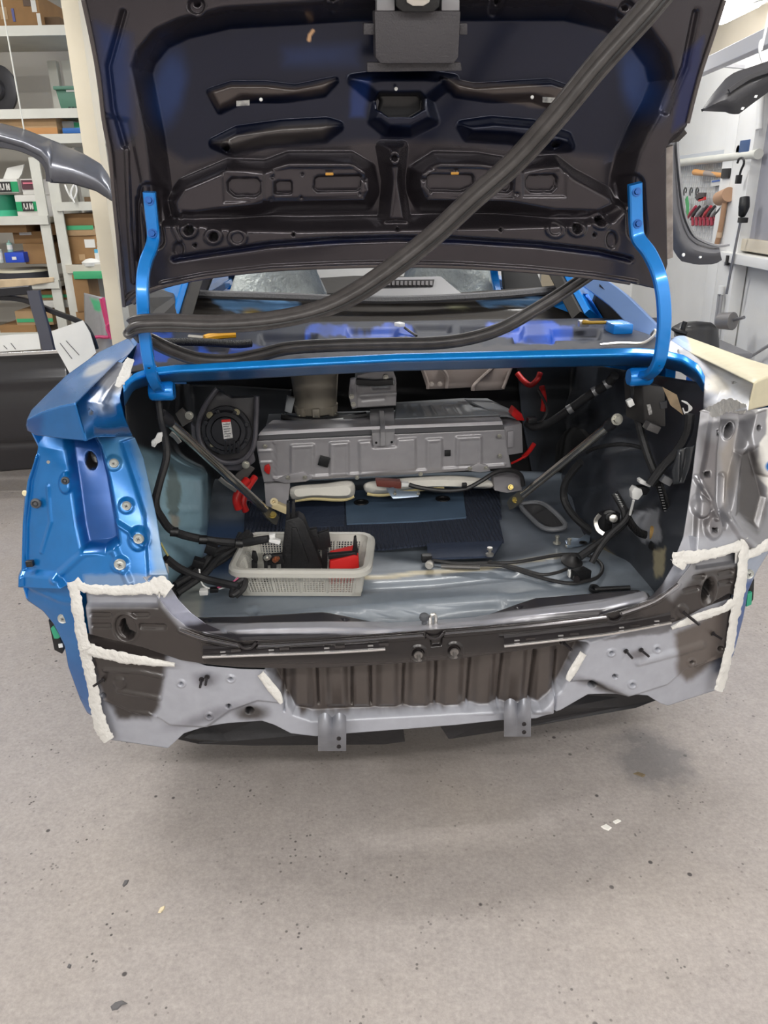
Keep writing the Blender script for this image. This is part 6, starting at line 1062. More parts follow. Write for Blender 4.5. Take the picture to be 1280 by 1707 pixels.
# stock on the shelves
def carton(x0, y0, x1, y1, Y, d, lab, m=None, tape=None, label=None, group='cartons on the rack', flap=None, rot=0):
    t = wt_thing('carton', (x0 + x1) / 2, y1, Y + d / 2, lab, 'box', group); wbox('carton_body', x0, y0, x1, y1, Y, d, m or M_CARD, t, rot=rot)
    if tape: wbox('tape_strip', tape[0], tape[1], tape[2], tape[3], Y - .003, .004, tape[4], t, 0)
    if label: wbox('carton_label', label[0], label[1], label[2], label[3], Y - .004, .004, M_PAPER, t, 0)
    return t
c_ = carton(-30, -10, 66, 46, YS + .05, .4, 'large brown carton with packing marks on the top shelf', label=(52, 0, 60, 20), tape=(0, 12, 12, 32, M_CARD2))
wbox('ink_mark', 20, 14, 24, 36, YS + .045, .004, mat('blue_ink', (92, 96, 150), .7), c_, 0); wbox('tape_strip', 38, -4, 50, 10, YS + .045, .004, mat('dark_tape', (92, 72, 58), .6), c_, 0); wbox('print_stripe', 62, 22, 68, 44, YS + .045, .004, M_PAPER, c_, 0)
carton(72, 28, 100, 46, YS + .1, .25, 'half open dark carton behind the big carton on the top shelf', m=mat('dark_card', (104, 84, 64), .85))
carton(-20, 196, 95, 226, YS + .02, .3, 'flat beige carton under the green basket shelf', m=M_CARD2, tape=(40, 213, 96, 226, mat('orange_card', (190, 140, 90), .8)))
t = wt_thing('paper_stack', 125, 228, YS + .1, 'stack of papers with a blue folder and a green sheet on the rack', 'papers')
wbox('white_sheets', 98, 202, 124, 228, YS + .1, .2, M_PAPER, t, .002); wbox('green_sheet', 124, 204, 150, 222, YS + .08, .2, M_GT, t, .001); wbox('blue_folder', 104, 213, 146, 222, YS + .02, .06, mat('blue_folder', (30, 96, 170), .5), t, .001)
t = wt_thing('green_basket', 116, 186, YS + .15, 'green plastic crate on the upper shelf beside the cream post', 'crate')
M_GC = mat('green_crate', (74, 118, 100), .5); a = [W(x, y, YS + .05) for x, y in [(92, 148), (145, 146), (140, 186), (103, 186)]]; MB().prism(a, (0, .25, 0)).build('crate_body', M_GC, t, bevel=.004); wbox('crate_rim', 88, 143, 147, 149, YS + .03, .3, M_GC, t, .003); wbox('crate_slot', 110, 149, 130, 153, YS + .045, .01, M_PAPER, t, 0)
for k in range(4): wbox('crate_print', 114 + 6 * k, 178, 118 + 6 * k, 184, YS + .046, .004, mat('dark_print', (40, 66, 58), .6), t, 0)
t = wt_thing('brake_disc', 8, 186, YS + .1, 'dark round brake part leaning at the left end of the upper shelf', 'disc'); c = W(6, 152, YS + .12); MB().lathe(c, (-.5, -1, .1), [(0, .11), (.02, .12), (.03, .1), (.03, .05), (.05, .045)], 28).build('disc_plate', mat('dark_iron', (58, 58, 62), .5, .4), t)
# paint boxes
M_PB = mat('paint_box_white', (212, 210, 206), .6); M_PK = mat('paint_box_black', (40, 38, 40), .6)
for x0, y0, x1_, y1, gs, lab in [(27, 325, 66, 366, (336, 352), 'white paint box with green stripe and UN mark on the rack shelf'), (-14, 298, 30, 322, (303, 320), 'white and green paint box stacked on the green can'), (36, 298, 62, 325, (300, 316), 'paint box with pink lettering stacked on the UN box')]:
    t = wt_thing('paint_box', (x0 + x1_) / 2, y1, YS + .15, lab, 'box', 'paint boxes'); wbox('box_body', x0, y0, x1_, y1, YS + .05, .2, M_PB, t)
    if x0 == 36: wbox('dark_panel', x0, gs[0], x1_, gs[1], YS + .046, .004, mat('maroon_panel', (84, 50, 60), .6), t, 0); wbox('pink_print', 38, 304, 56, 307, YS + .042, .004, mat('pink_print', (206, 110, 130), .6), t, 0)
    else: wbox('green_stripe', x0, gs[0], x1_, gs[1], YS + .046, .004, mat('paint_green', (20, 150, 96), .5), t, 0); wbox('black_mark', x0 + (x1_ - x0) * .25, gs[0], x0 + (x1_ - x0) * .72, gs[1], YS + .042, .004, M_PK, t, 0)
    if x0 != 36:
        u0 = x0 + (x1_ - x0) * .34; y0_ = gs[0] + 3; h_ = gs[1] - gs[0] - 6
        for q in [(u0 - 1, y0_, u0 + 1, y0_ + h_), (u0 + 4.4, y0_, u0 + 6.4, y0_ + h_), (u0 - 1, y0_ + h_ - 3, u0 + 6.4, y0_ + h_), (u0 + 9, y0_, u0 + 11, y0_ + h_), (u0 + 13.2, y0_, u0 + 15, y0_ + h_)]: wbox('letter_stroke', *q, YS + .038, .004, M_PB, t, 0)
        a_, b_ = W(u0 + 9, y0_, YS + .038), W(u0 + 15, y0_ + h_, YS + .038); MB().tube([a_, b_], .004, 4, sm=False).build('letter_stroke', M_PB, t)
t = wt_thing('paint_can', 12, 366, YS + .2, 'green paint can with a white rim on the rack shelf', 'can'); c = W(10, 366, YS + .15); MB().lathe(c, (0, 0, 1), [(0, .08), (.13, .08)], 24).build('can_body', mat('can_green', (24, 120, 90), .4), t); MB().lathe(c, (0, 0, 1), [(.0, .082), (.05, .082)], 24).build('can_label', mat('can_light', (60, 180, 140), .4), t)
t = wt_thing('paper_flap', 22, 298, YS + .15, 'torn white paper carton flap above the stacked paint box', 'paper'); MB().prism([W(x, y, YS + .1) for x, y in [(5, 298), (12, 280), (40, 274), (36, 290), (30, 299)]], (0, .01, .0)).build('flap', M_PAPER, t, smooth=False)
carton(-20, 374, 44, 388, YS + .05, .35, 'low brown carton at the left of the middle rack shelf'); carton(22, 386, 70, 406, YS + .12, .3, 'tilted brown carton with white label on the middle shelf', label=(32, 387, 52, 392)); carton(40, 406, 95, 440, YS + .08, .35, 'plain brown carton behind the rack posts', m=M_CARD)
carton(72, 372, 96, 392, YS + .12, .3, 'brown carton behind the white rack post', m=M_CARD); carton(108, 356, 158, 378, YS + .05, .35, 'brown carton upper right on the rack, above the taped one'); carton(110, 378, 155, 393, YS + .04, .35, 'brown carton sealed with green tape on the right rack', m=M_CARD2, tape=(111, 376, 155, 383, M_GT)); carton(110, 393, 165, 440, YS + .05, .35, 'large brown carton with white address label on the right rack', label=(141, 399, 158, 413), tape=(132, 424, 142, 434, M_CARD2))
carton(140, 328, 168, 337, YS + .05, .2, 'small brown carton on the white channel shelf', m=mat('dark_card', (104, 84, 64), .85))
t = wt_thing('blue_bin', 24, 440, YS + .05, 'small blue plastic parts bin on the middle shelf', 'bin'); wbox('bin_body', 8, 421, 40, 438, YS + .02, .2, mat('bin_blue', (32, 72, 190), .4), t); wbox('bin_label', 20, 428, 27, 433, YS + .016, .004, M_PAPER, t, 0)
for x, y, h, m, lab in [(165, 444, 34, (90, 180, 220), 'blue sealant cartridge standing on the right rack shelf'), (171, 444, 48, (190, 186, 176), 'beige pointed sealant tube on the right rack shelf'), (178, 444, 36, (60, 60, 64), 'dark bottle with white label on the right rack shelf'), (18, 420, 18, (150, 190, 180), 'clear glass jar behind the blue bin'), (3, 438, 26, (190, 200, 196), 'white bottle with green label at the left end of the middle shelf')]:
    t = wt_thing('sealant_tube', x, y, YS + .06, lab, 'bottle', 'bottles and cartridges'); c = W(x, y, YS + .06); hh = h * .0036; MB().lathe(c, (0, 0, 1), [(0, .015), (hh * .75, .015), (hh * .8, .006), (hh, .003)], 12).build('tube_body', mat('bottle_%d' % x, m, .4), t); MB().lathe(c, (0, 0, 1), [(hh * .2, .0156), (hh * .6, .0156)], 12, False, False).build('tube_label', M_PAPER, t)
t = wt_thing('crumpled_film', 155, 444, YS, 'crumpled clear plastic bag on the right rack shelf', 'bag'); MB().lathe(W(153, 443, YS + .02), (0, 0, 1), [(0, .05), (.02, .055), (.035, .03), (.04, .01)], 9).build('film', M_PAPER, t)
t = wt_thing('round_filter', 45, 468, YS + .1, 'round black air filter with pale top on the lower shelf', 'filter'); c = W(44, 468, YS + .17); MB().lathe(c, (0, 0, 1), [(0, .14), (.055, .145), (.06, .13)], 32).build('filter_ring', mat('filter_black', (52, 54, 62), .6), t); MB().lathe(c + A3((0, 0, .056)), (0, 0, 1), [(0, .148), (.012, .145), (.014, .05)], 32).build('filter_top', mat('filter_top', (196, 192, 172), .6), t)
t = wt_thing('beige_cloth', 40, 484, YS, 'beige cloth hanging over the lower shelf edge', 'cloth'); sheet('cloth', [(-10, 466), (90, 462)], [(-10, 484), (30, 482), (60, 474), (90, 470)], [(-10, 466), (-10, 484)], [(90, 462), (90, 470)], 24, 8, lambda X, Y, S, T: W(X, Y, YS - .03 + .01 * np.sin(X / 6)), [], [], ((206, 184, 152), 0, .8), t)
carton(66, 484, 118, 500, YS + .05, .35, 'carton with green stripe low on the rack', tape=(66, 491, 118, 496, M_GT)); carton(66, 497, 118, 513, YS + .06, .3, 'white carton under the green striped one', m=M_PAPER); carton(26, 518, 88, 542, YS + .05, .3, 'brown and green carton on the bottom shelf', m=M_CARD2, tape=(28, 531, 88, 537, M_GT)); carton(118, 458, 142, 520, YS - .02, .3, 'upright brown carton leaning beside the rack post', rot=.15); carton(134, 520, 160, 575, YS - .02, .3, 'crushed brown carton behind the grey bag', rot=-.1); carton(0, 542, 60, 560, YS + .05, .3, 'low carton on the bottom rack shelf', m=M_CARD)
t = wthing('wooden_crate', W(172, 590, YS - .1) * A3((1, 1, 0)), 'plain wooden crate under the taped grey bag', 'crate'); zc = float(W(172, 588, YS - .1)[2]); pc = W(172, 588, YS - .1)
for k in range(5): MB().box((pc[0], pc[1], zc * (k + .5) / 5 - .004), (.3, .34, zc / 5 - .012)).build('slat', M_CARD2, t, bevel=.003)
t = wt_thing('taped_bag', 170, 585, YS - .2, 'grey plastic bag patched with green tape beside the cream post', 'bag'); c = W(168, 585, YS - .1); sheet('bag_shell', [(140, 488), (165, 494), (195, 500)], [(142, 590), (200, 590)], [(140, 488), (142, 590)], [(195, 500), (203, 560), (200, 590)], 30, 30, lambda X, Y, S, T: W(X, Y, YS - .08 - .1 * np.sin(np.pi * S) * (.4 + .6 * T)), [], [Q(poly((150, 496), (180, 500), (178, 508), (166, 520), (156, 516), s=3), ((70, 170, 120), 0, .5)), Q(poly((172, 505), (195, 505), (194, 516), (176, 518), s=3), ((70, 170, 120), 0, .5))], ((146, 146, 148), 0, .4), t)
t = wt_thing('pink_hose', 185, 585, YS - .3, 'pink rubber hose looped over the taped bag', 'hose')
MB().tube(Wl([(168, 498, YS - .185), (174, 525, YS - .185), (182, 550, YS - .185), (196, 552, YS - .185), (190, 538, YS - .19), (178, 545, YS - .195), (186, 565, YS - .195)]), .009, 8).build('hose', mat('pink_rubber', (206, 70, 120), .45), t); MB().tube(Wl([(172, 496, YS - .19), (178, 530, YS - .19), (184, 560, YS - .19), (160, 562, YS - .19), (150, 575, YS - .19)]), .009, 8).build('hose', MATS['pink_rubber'], t)
t = wt_thing('looped_rope', 125, 345, YS - .05, 'white rope looped over the rack post', 'rope'); MB().tube(Wl([(108, 308, YS - .03), (114, 322, YS - .04), (122, 332, YS - .04), (128, 318, YS - .04), (124, 308, YS - .04), (118, 322, YS - .05), (124, 338, YS - .05)]), .005, 6).build('cord', M_CLIP, t)
# spare front wing hung from the ceiling
YF = 3.3
t = wt_thing('fender_panel', 80, 300, YF, 'bare dark grey steel wing panel hanging in front of the shelves', 'fender')
fo = sheet('wing_skin', [(-30, 200), (0, 206), (40, 216), (95, 238), (140, 258), (168, 275), (183, 297), (187, 335)], [(-30, 236), (0, 238), (40, 250), (70, 266), (82, 284), (82, 304), (120, 306), (160, 318), (187, 335)], [(-30, 200), (-30, 236)], [(187, 334), (187, 335)], 60, 24, lambda X, Y, S, T: W(X, Y, YF + .12 * (1 - T) ** 2 - .05 * np.sin(np.pi * T)), [], [], ((112, 114, 122), .6, .34), t, by=('x', 'x', 'y', 'y'), dirv=(0, -1, 0), solid=.004)
MB().sweep(Wl([(-20, 238, YF - .01), (30, 246, YF - .01), (65, 262, YF - .01), (80, 282, YF - .01), (82, 303, YF - .01)]), rect(.012, .006, .002), upv=(0, -1, 0)).build('arch_flange', mat('wing_edge', (70, 70, 76), .35, .4), t)
MB().tube([W(40, 216, YF + .1), W(40, 216, YF + .1) + A3((0, 0, CEIL - float(W(40, 216, YF + .1)[2])))], .003, 6, sm=False).build('hang_wire', M_RACK, t)
# spare black door standing on the floor
YD = 3.85
t = wthing('car_door', W(50, 790, YD) * A3((1, 1, 0)), 'black spare car door with bare window frame standing on the floor at left', 'door')
sheet('door_skin', [(-120, 592), (0, 588), (98, 583)], [(-120, 790), (0, 786), (130, 776)], [(-120, 592), (-120, 790)], [(98, 583), (112, 610), (124, 660), (128, 720), (130, 776)], 50, 50, lambda X, Y, S, T: W(X, Y, YD - .06 * np.sin(np.pi * T)), [(line((-120, 596), (100, 590), w=3, s=5), .012, 1), (line((-120, 745), (130, 735), w=4, s=8), -.015, 1), (line((-120, 640), (130, 630), w=8, s=24), .02, 1)], [], ((44, 43, 46), .25, .3), t)
MB().prism([W(x, y, YD + .02) for x, y in [(-120, 600), (98, 590), (122, 660), (128, 776), (-120, 786)]], (0, .1, 0)).build('door_inner', M_BLK, t, smooth=False)
M_DF = mat('door_frame_black', (40, 40, 44), .3, .3)
MB().sweep(Wl([(-60, 490, YD), (0, 487, YD), (52, 483, YD)]), rect(.02, .015), upv=(0, -1, 0)).build('window_frame', M_DF, t); MB().sweep(Wl([(0, 496, YD + .02), (40, 500, YD + .02), (90, 520, YD + .02), (135, 538, YD + .02), (152, 560, YD + .02), (160, 582, YD + .02)]), rect(.012, .012), upv=(0, -1, 0)).build('window_frame', M_DF, t)
MB().sweep(Wl([(56, 484, YD - .02), (62, 510, YD - .02), (72, 545, YD - .02), (82, 584, YD - .02)]), rect(.03, .012), upv=(0, -1, 0)).build('centre_post', mat('door_post_steel', (92, 94, 106), .3, .6), t)
MB().sweep(Wl([(-100, 594, YD - .045), (0, 591, YD - .045), (100, 586, YD - .045)]), rect(.008, .005, .001), upv=(0, -1, 0)).build('belt_trim', mat('polished_edge', (206, 204, 204), .2, .85), t)
for pts, lab, y_ in (([(-20, 562), (20, 558), (64, 556), (68, 582), (-20, 588)], 'white printed paper sheet tucked in the black door window at left', YD - .03), ([(86, 552), (138, 534), (150, 555), (160, 588), (118, 626), (104, 600), (92, 580)], 'crumpled white printed paper sheet on the rear edge of the black door', YD - .1)):
    t2 = wthing('paper_sheet', W(pts[0][0] + 30, 592, y_), lab, 'paper'); MB().prism([W(x, y, y_) for x, y in pts], (0, .004, 0)).build('sheet', M_PAPER, t2, smooth=False)
    for ln in ([(100, 572), (120, 598)], [(110, 568), (132, 592)]) if pts[0][0] > 0 else ([(6, 576), (12, 582)], [(18, 572), (26, 582)]): MB().tube([W(*q, y_ - .002) for q in ln], .002, 4, sm=False).build('print_line', mat('label_ink', (90, 88, 90), .6), t2)

# ============================================================ right: wall fittings, tools, hanging parts
XR = X1 - .02
def R_(x, y, off=0.0): return WX(x, y, XR - off)
xr1 = R_(1118, 274); xr2 = R_(1262, 257)
t = wthing('wire_tool_board', R_(1190, 400), 'white wire grid tool board on the right wall', 'tool board')
za = float(R_(1195, 400)[2]); zb = float(R_(1195, 272)[2]); ya, yb = float(R_(1120, 330)[1]), float(R_(1252, 330)[1])
mb = MB(); n = 34
for i in range(n + 1): y = ya + (yb - ya) * i / n; mb.tube([(XR - .012, y, za), (XR - .012, y, zb)], .0022, 4, sm=False, cap=False)
for i in range(14): z = za + (zb - za) * i / 13; mb.tube([(XR - .012, ya, z), (XR - .012, yb, z)], .0022, 4, sm=False, cap=False)
mb.build('wire_grid', mat('grid_wire', (196, 198, 198), .4), t)
MB().box((XR + .008, (ya + yb) / 2, (za + zb) / 2), (.008, abs(yb - ya) + .1, zb - za + .05)).build('back_board', mat('board_white', (226, 226, 226), .5), t, smooth=False)
t = wthing('wall_pipe', R_(1195, 266, .05), 'white horizontal pipe with a round end cap above the tool board', 'pipe'); MB().tube([R_(1100, 275, .06), R_(1262, 257, .06)], .025, 12, sm=False).build('pipe', M_RACK, t); MB().lathe(R_(1262, 257, .06), (0, -1, 0), [(0, .03), (.02, .03)], 16).build('end_cap', M_RACK, t)
t = wthing('cable_duct', R_(1195, 258, .03), 'grey cable duct with a blue box above the white pipe', 'duct'); MB().sweep([R_(1100, 268, .03), R_(1250, 248, .03)], rect(.02, .015), upv=(0, 0, 1), sm=False).build('duct', mat('duct_grey', (186, 190, 196), .5), t); MB().box(R_(1246, 248, .05), (.05, .14, .1)).build('blue_box', mat('blue_box', (60, 84, 124), .5), t, bevel=.006); MB().lathe(R_(1235, 250, .05), (-1, 0, 0), [(0, .03), (.02, .028)], 14).build('round_cap', mat('olive_cap', (150, 150, 110), .5), t)
for px, w_, lab in [(1226, .10, 'white painted wall post with a lever hanging on it'), (1250, .16, 'wide white wall post beside the window')]:
    p = R_(px, 300); struct(MB().box((XR - .03, float(p[1]), 1.05), (.08, w_ * 1.6, 2.1)).build('trim_3' if px == 1226 else 'trim_4', M_WHITE, bevel=.006))
# tools
t = wthing('claw_hammer', R_(1190, 292, .06), 'hammer with a wooden handle lying on the tool board hooks', 'hammer'); MB().tube([R_(1158, 287, .06), R_(1175, 289, .06), R_(1210, 293, .06)], [.022, .018, .014], 10).build('handle', mat('tool_wood', (206, 150, 90), .5), t); MB().tube([R_(1176, 289, .06), R_(1196, 292, .06)], [.0195, .016], 10, sm=False).build('worn_grip', mat('worn_grip', (150, 140, 134), .6), t); MB().box(R_(1214, 289, .06), (.05, .12, .06)).build('head', M_PLAS, t, bevel=.008)
t = wthing('price_card', R_(1202, 309, .04), 'white card with a blue stripe under the hammer', 'card'); MB().prism([R_(x, y, .04) for x, y in [(1185, 300), (1217, 295), (1217, 306), (1185, 311)]], (.004, 0, 0)).build('card', M_PAPER, t); MB().prism([R_(x, y, .045) for x, y in [(1186, 301.5), (1216, 297), (1216, 299.5), (1186, 304)]], (.003, 0, 0)).build('blue_stripe', mat('stripe_blue', (80, 120, 200), .5), t)
t = wthing('rubber_mallet', R_(1204, 405, .08), 'brown mallet hanging on the tool board', 'mallet'); MB().tube([R_(1199, 331, .09), R_(1215, 324, .09)], .045, 14, sm=False).build('head', mat('mallet_head', (176, 140, 112), .6), t); MB().tube([R_(1208, 336, .09), R_(1202, 375, .09), R_(1195, 406, .09)], .017, 10).build('handle', mat('mallet_handle', (166, 130, 100), .5), t); MB().tube([R_(1199.5, 387, .09), R_(1198, 396, .09)], .018, 10, sm=False).build('handle_band', mat('band_pale', (196, 168, 140), .5), t)
cols = [(178, 60, 80), (50, 50, 52), (170, 168, 168), (60, 58, 60), (190, 60, 70), (44, 44, 46), (160, 160, 160), (52, 50, 52)]
for i in range(8):
    x = 1150 + i * 6.3; lab = 'locking clamp in the row on the tool board, number %d from the left by colour %s' % (i + 1, 'dark')
    lab = ['pink handled pliers, leftmost in the row on the tool board', 'black handled pliers beside the pink pair on the tool board', 'silver pliers third from the left in the row', 'dark pliers fourth from the left in the row', 'red handled pliers in the middle of the row', 'black pliers right of the red middle pair', 'silver pliers second from the right end of the row', 'dark pliers at the right end of the row by the mallet'][i]
    t = wthing('pliers', R_(x, 374, .06), lab, 'pliers', 'pliers on the tool board')
    MB().tube([R_(x - 5, 366, .05), R_(x, 357, .06), R_(x + 6, 350, .06), R_(x + 10, 344, .06)], [.006, .013, .014, .01], 8).build('handle', mat('plier_%d' % i, cols[i], .45), t); MB().tube([R_(x + 4, 360, .055), R_(x + 5, 368, .055), R_(x + 5, 376, .055)], .012, 8).build('jaw', mat('plier_jaw_%d' % (i % 2), (150, 40, 60) if i < 4 else (40, 40, 42), .5), t)
t = wthing('scraper', R_(1170, 336, .06), 'small dark scraper with red edge on the tool board', 'scraper'); MB().prism([R_(x, y, .06) for x, y in [(1162, 329), (1168, 321), (1178, 321), (1177, 331), (1166, 335)]], (-.02, 0, 0)).build('blade', mat('scraper_dark', (70, 62, 62), .5), t, bevel=.003); MB().prism([R_(x, y, .07) for x, y in [(1166, 331), (1177, 328), (1177, 333), (1166, 336)]], (-.01, 0, 0)).build('red_edge', M_RED, t)
t = wthing('wire_hooks', R_(1155, 328, .06), 'row of bent wire hooks hanging on the tool board', 'hooks'); 
for x in (1140, 1150, 1160): MB().tube([R_(x, 326, .05), R_(x, 318, .06), R_(x + 2, 313, .07), R_(x + 4, 316, .07), R_(x + 3, 321, .06)], .005, 6).build('hook', mat('hook_wire', (90, 92, 92), .4, .6), t)
t = wthing('green_strap', R_(1146, 360, .06), 'green strap hanging behind the grey liner', 'strap'); MB().sweep([R_(1144, 330, .05), R_(1146, 345, .05), R_(1145, 360, .05)], rect(.02, .004, .001), upv=(-1, 0, 0)).build('strap', mat('strap_green', (70, 160, 96), .5), t)
t = wthing('pry_lever', R_(1236, 492, .1), 'long thin steel lever with a black handle hanging on the white post', 'lever'); MB().tube([R_(1241, 329, .12), R_(1240, 345, .12), R_(1236, 360, .12)], [.028, .032, .02], 12).build('handle', M_PLAS, t); MB().tube([R_(1236, 360, .12), R_(1222, 430, .12), R_(1211, 490, .12)], .008, 8).build('rod', mat('grey_steel', (140, 140, 144), .35, .7), t); MB().box(R_(1238, 367, .12), (.04, .06, .03)).build('stop', M_PLAS, t, bevel=.004)
t = wthing('wire_hook', R_(1236, 300, .1), 'black bent hook on the white wall post', 'hook'); MB().tube([R_(1229, 272, .12), R_(1232, 265, .12), R_(1238, 264, .12), R_(1240, 272, .12), R_(1235, 284, .12), R_(1232, 296, .12)], .007, 8).build('hook', M_PLAS, t); MB().box(R_(1231, 299, .12), (.03, .03, .05)).build('hook_end', M_PLAS, t, bevel=.003)
t = wthing('wall_valve', R_(1210, 540, .12), 'grey air valve with a long rod on the white post', 'valve'); MB().lathe(R_(1200, 535, .2), (.5, -.8, .1), [(0, .05), (.09, .055), (.1, .04)], 16).build('valve_body', mat('valve_grey', (124, 122, 122), .45, .3), t); MB().tube([R_(1214, 536, .16), R_(1240, 529, .14)], .01, 8, sm=False).build('valve_rod', mat('grey_steel', (140, 140, 144), .35, .7), t)
t = wthing('wall_cables', R_(1193, 575, .1), 'pair of grey cables running down the white wall', 'cables'); MB().tube([R_(1199, 490, .1), R_(1194, 530, .1), R_(1186, 578, .1)], .012, 8).build('cable', mat('cable_grey', (150, 150, 152), .5), t); MB().tube([R_(1203, 492, .1), R_(1198, 530, .1), R_(1191, 578, .1)], .01, 8).build('cable', MATS['cable_grey'], t); MB().lathe(R_(1201, 490, .1), (0, 0, 1), [(0, .02), (.05, .02)], 10).build('cable_gland', M_CLIP, t)
t = wthing('wall_socket', R_(1215, 434, .1), 'small black switch on the white post', 'switch'); MB().box(R_(1215, 434, .09), (.03, .07, .07)).build('plate', mat('switch_grey', (150, 150, 150), .5), t, bevel=.003); MB().box(R_(1213, 434, .11), (.02, .03, .06)).build('rocker', M_PLAS, t, bevel=.003)
t = wthing('thin_cord', R_(1182, 530, .05), 'thin dark cord hanging down the wall below the grey liner', 'cord'); MB().tube([R_(1189, 436, .05), R_(1184, 460, .05), R_(1180, 490, .05), R_(1178, 530, .05)], .005, 6).build('cord', mat('cable_dark', (96, 96, 98), .5), t)
t = wthing('air_hose', R_(1258, 590, .03), 'thin grey hose fixed along the lower right wall', 'hose'); MB().tube([R_(1236, 603, .03), R_(1258, 590, .03), R_(1300, 564, .03)], .01, 8).build('hose', MATS['cable_grey'], t)
# window
za, zb = float(R_(1262, 418)[2]), float(R_(1262, 150)[2]); ya, yb = float(R_(1243, 400)[1]), 2.9; ym = (ya + yb) / 2
M_WF = mat('window_frame_cream', (200, 190, 172), .6)
w_ = struct(empty('window_1', (XR, ym, za))); w_['_b'] = [XR, ym, za]
for yy in (ya, yb, ym): MB().box((XR - .02, yy, (za + zb) / 2), (.06, .07, zb - za)).build('window_jamb', M_WF, w_, bevel=.004)
for zz in (za + .03, zb): MB().box((XR - .02, ym, zz), (.06, abs(yb - ya), .07)).build('window_rail', M_WF, w_, bevel=.004)
MB().box((XR - .05, ym, za - .05), (.12, abs(yb - ya) + .2, .06)).build('window_sill', M_WHITE, w_, bevel=.006); MB().box((XR + .0, ym, (za + zb) / 2), (.008, abs(yb - ya), zb - za)).build('pane', mat('frosted_pane', (150, 150, 158), .25), w_, smooth=False)
# roof frame bars and pale lamp at the right
t = wthing('ceiling_frame', W(1240, 90, 5.0), 'grey steel angle bar running under the ceiling at the right', 'bar'); MB().sweep([W(1165, 116, 5.6), W(1300, 54, 4.2)], rect(.03, .04), upv=(0, 0, 1), sm=False).build('angle_bar', mat('bar_grey', (178, 178, 182), .5), t); MB().sweep([W(1160, 105, 5.7), W(1245, 112, 5.6)], rect(.012, .012), upv=(0, 0, 1), sm=False).build('cross_bar', MATS['bar_grey'], t)
t = wthing('wall_lamp', W(1220, 20, 5.2), 'bright lit lamp high on the right beside the lid edge', 'lamp'); c = W(1216, 8, 5.2); MB().box(c, (.17, .5, .12)).build('lamp_diffuser', mat('lit_diffuser', (255, 252, 250), .4, emit=14.0), t, bevel=.03); MB().box(c + A3((.13, .02, .03)), (.07, .5, .1)).build('lamp_housing', M_FIX, t, bevel=.01)
t = wthing('conduit', W(1250, 5, 5.0), 'thin white conduit beside the lamp', 'conduit'); MB().tube([W(1236, 8, 5.2), W(1300, -14, 4.4)], .014, 8, sm=False).build('conduit_pipe', M_RACK, t)
# wall tube holder strip
t = wthing('wall_tube', R_(1270, 190, .05), 'unlit white tube in a grey holder on the upper right wall', 'tube'); MB().prism([R_(x, y, .03) for x, y in [(1257, 222), (1262, 150), (1276, 150), (1270, 226)]], (-.02, 0, 0)).build('holder', mat('holder_grey', (196, 196, 196), .5), t); MB().tube([R_(1265, 216, .08), R_(1269, 150, .08)], .02, 10, sm=False).build('tube_glass', M_CLIP, t)
# hanging parts
YH = 3.1
t = wthing('arch_liner', W(1150, 442, YH), 'grey plastic wheel arch liner hanging beside the raised lid', 'liner')
lo_ = [(1107, 228), (1128, 236), (1129, 262), (1134, 313), (1140, 355), (1149, 380), (1159, 395), (1178, 405), (1197, 410)]; ro_ = [(1106, 228), (1107, 300), (1108, 382), (1113, 385), (1122, 415), (1134, 434), (1161, 440), (1191, 439), (1202, 432)]
rows = []
for k_ in range(9):
    f = k_ / 8; rows.append([A3(a) * (1 - f) + A3(b) * f for a, b in zip(bnd(lo_, 30, 'a'), bnd(ro_, 30, 'a'))])
mb = MB(); mb.grid([[W(q[0], q[1], YH - .05 + .06 * abs(k_ / 8 - .55) + (.05 if k_ < 3 else 0)) for q in r] for k_, r in enumerate(rows)]); mb.build('liner_shell', mat('liner_grey', (84, 84, 88), .5, var=.08, vscale=12), t, solid=.005)
MB().sweep([W(x, y, YH - .02) for x, y in lo_[1:] + [(1214, 408)]], rect(.004, .012, .001), upv=(0, -1, 0)).build('liner_lip', mat('liner_light', (120, 120, 122), .45), t)
for x, y in [(1139, 425), (1167, 428)]: MB().lathe(W(x, y, YH - .045), (0, -1, 0), [(0, .007), (.004, .005)], 10).build('rivet', M_CLIP, t)
MB().tube([W(1116, 232, YH), W(1116, 232, YH) + A3((0, 0, CEIL - float(W(1116, 232, YH)[2])))], .003, 6, sm=False).build('hang_wire', M_RACK, t)
t = wthing('bumper_trim', W(1240, 185, 3.3), 'black plastic bumper corner hanging on a wire hook, upper right', 'bumper')
ou = [(1169, 184), (1185, 160), (1210, 130), (1225, 120), (1250, 112), (1285, 100), (1340, 84)]; lw = [(1169, 185), (1190, 186), (1212, 187), (1218, 191), (1232, 190), (1250, 176), (1340, 110)]
rows = [[A3(a) * (1 - f) + A3(b) * f for a, b in zip(bnd(ou, 26, 'a'), bnd(lw, 26, 'a'))] for f in np.linspace(0, 1, 9)]
MB().grid([[W(q[0], q[1], 3.3 - .07 * math.sin(math.pi * k_ / 8)) for q in r] for k_, r in enumerate(rows)]).build('bumper_skin', mat('bumper_black', (58, 57, 60), .5, bump=.1, bscale=200), t, solid=.005)
MB().sweep([W(x, y, 3.22) for x, y in [(1215, 152), (1235, 138), (1262, 124), (1330, 104)]], rect(.008, .005, .002), upv=(0, -1, 0)).build('bumper_crease', mat('bumper_dark', (44, 43, 46), .5), t)
for x, y, a in [(1185, 180, 0), (1238, 181, 1), (1260, 161, 1)]: MB().prism([W(x + dx, y + dy, 3.26 - .02 * a) for dx, dy in ((-3, 1.5), (-1, -2.5), (3, -2.5), (1, 2))], (0, .004, 0)).build('slot', M_CLIP, t)
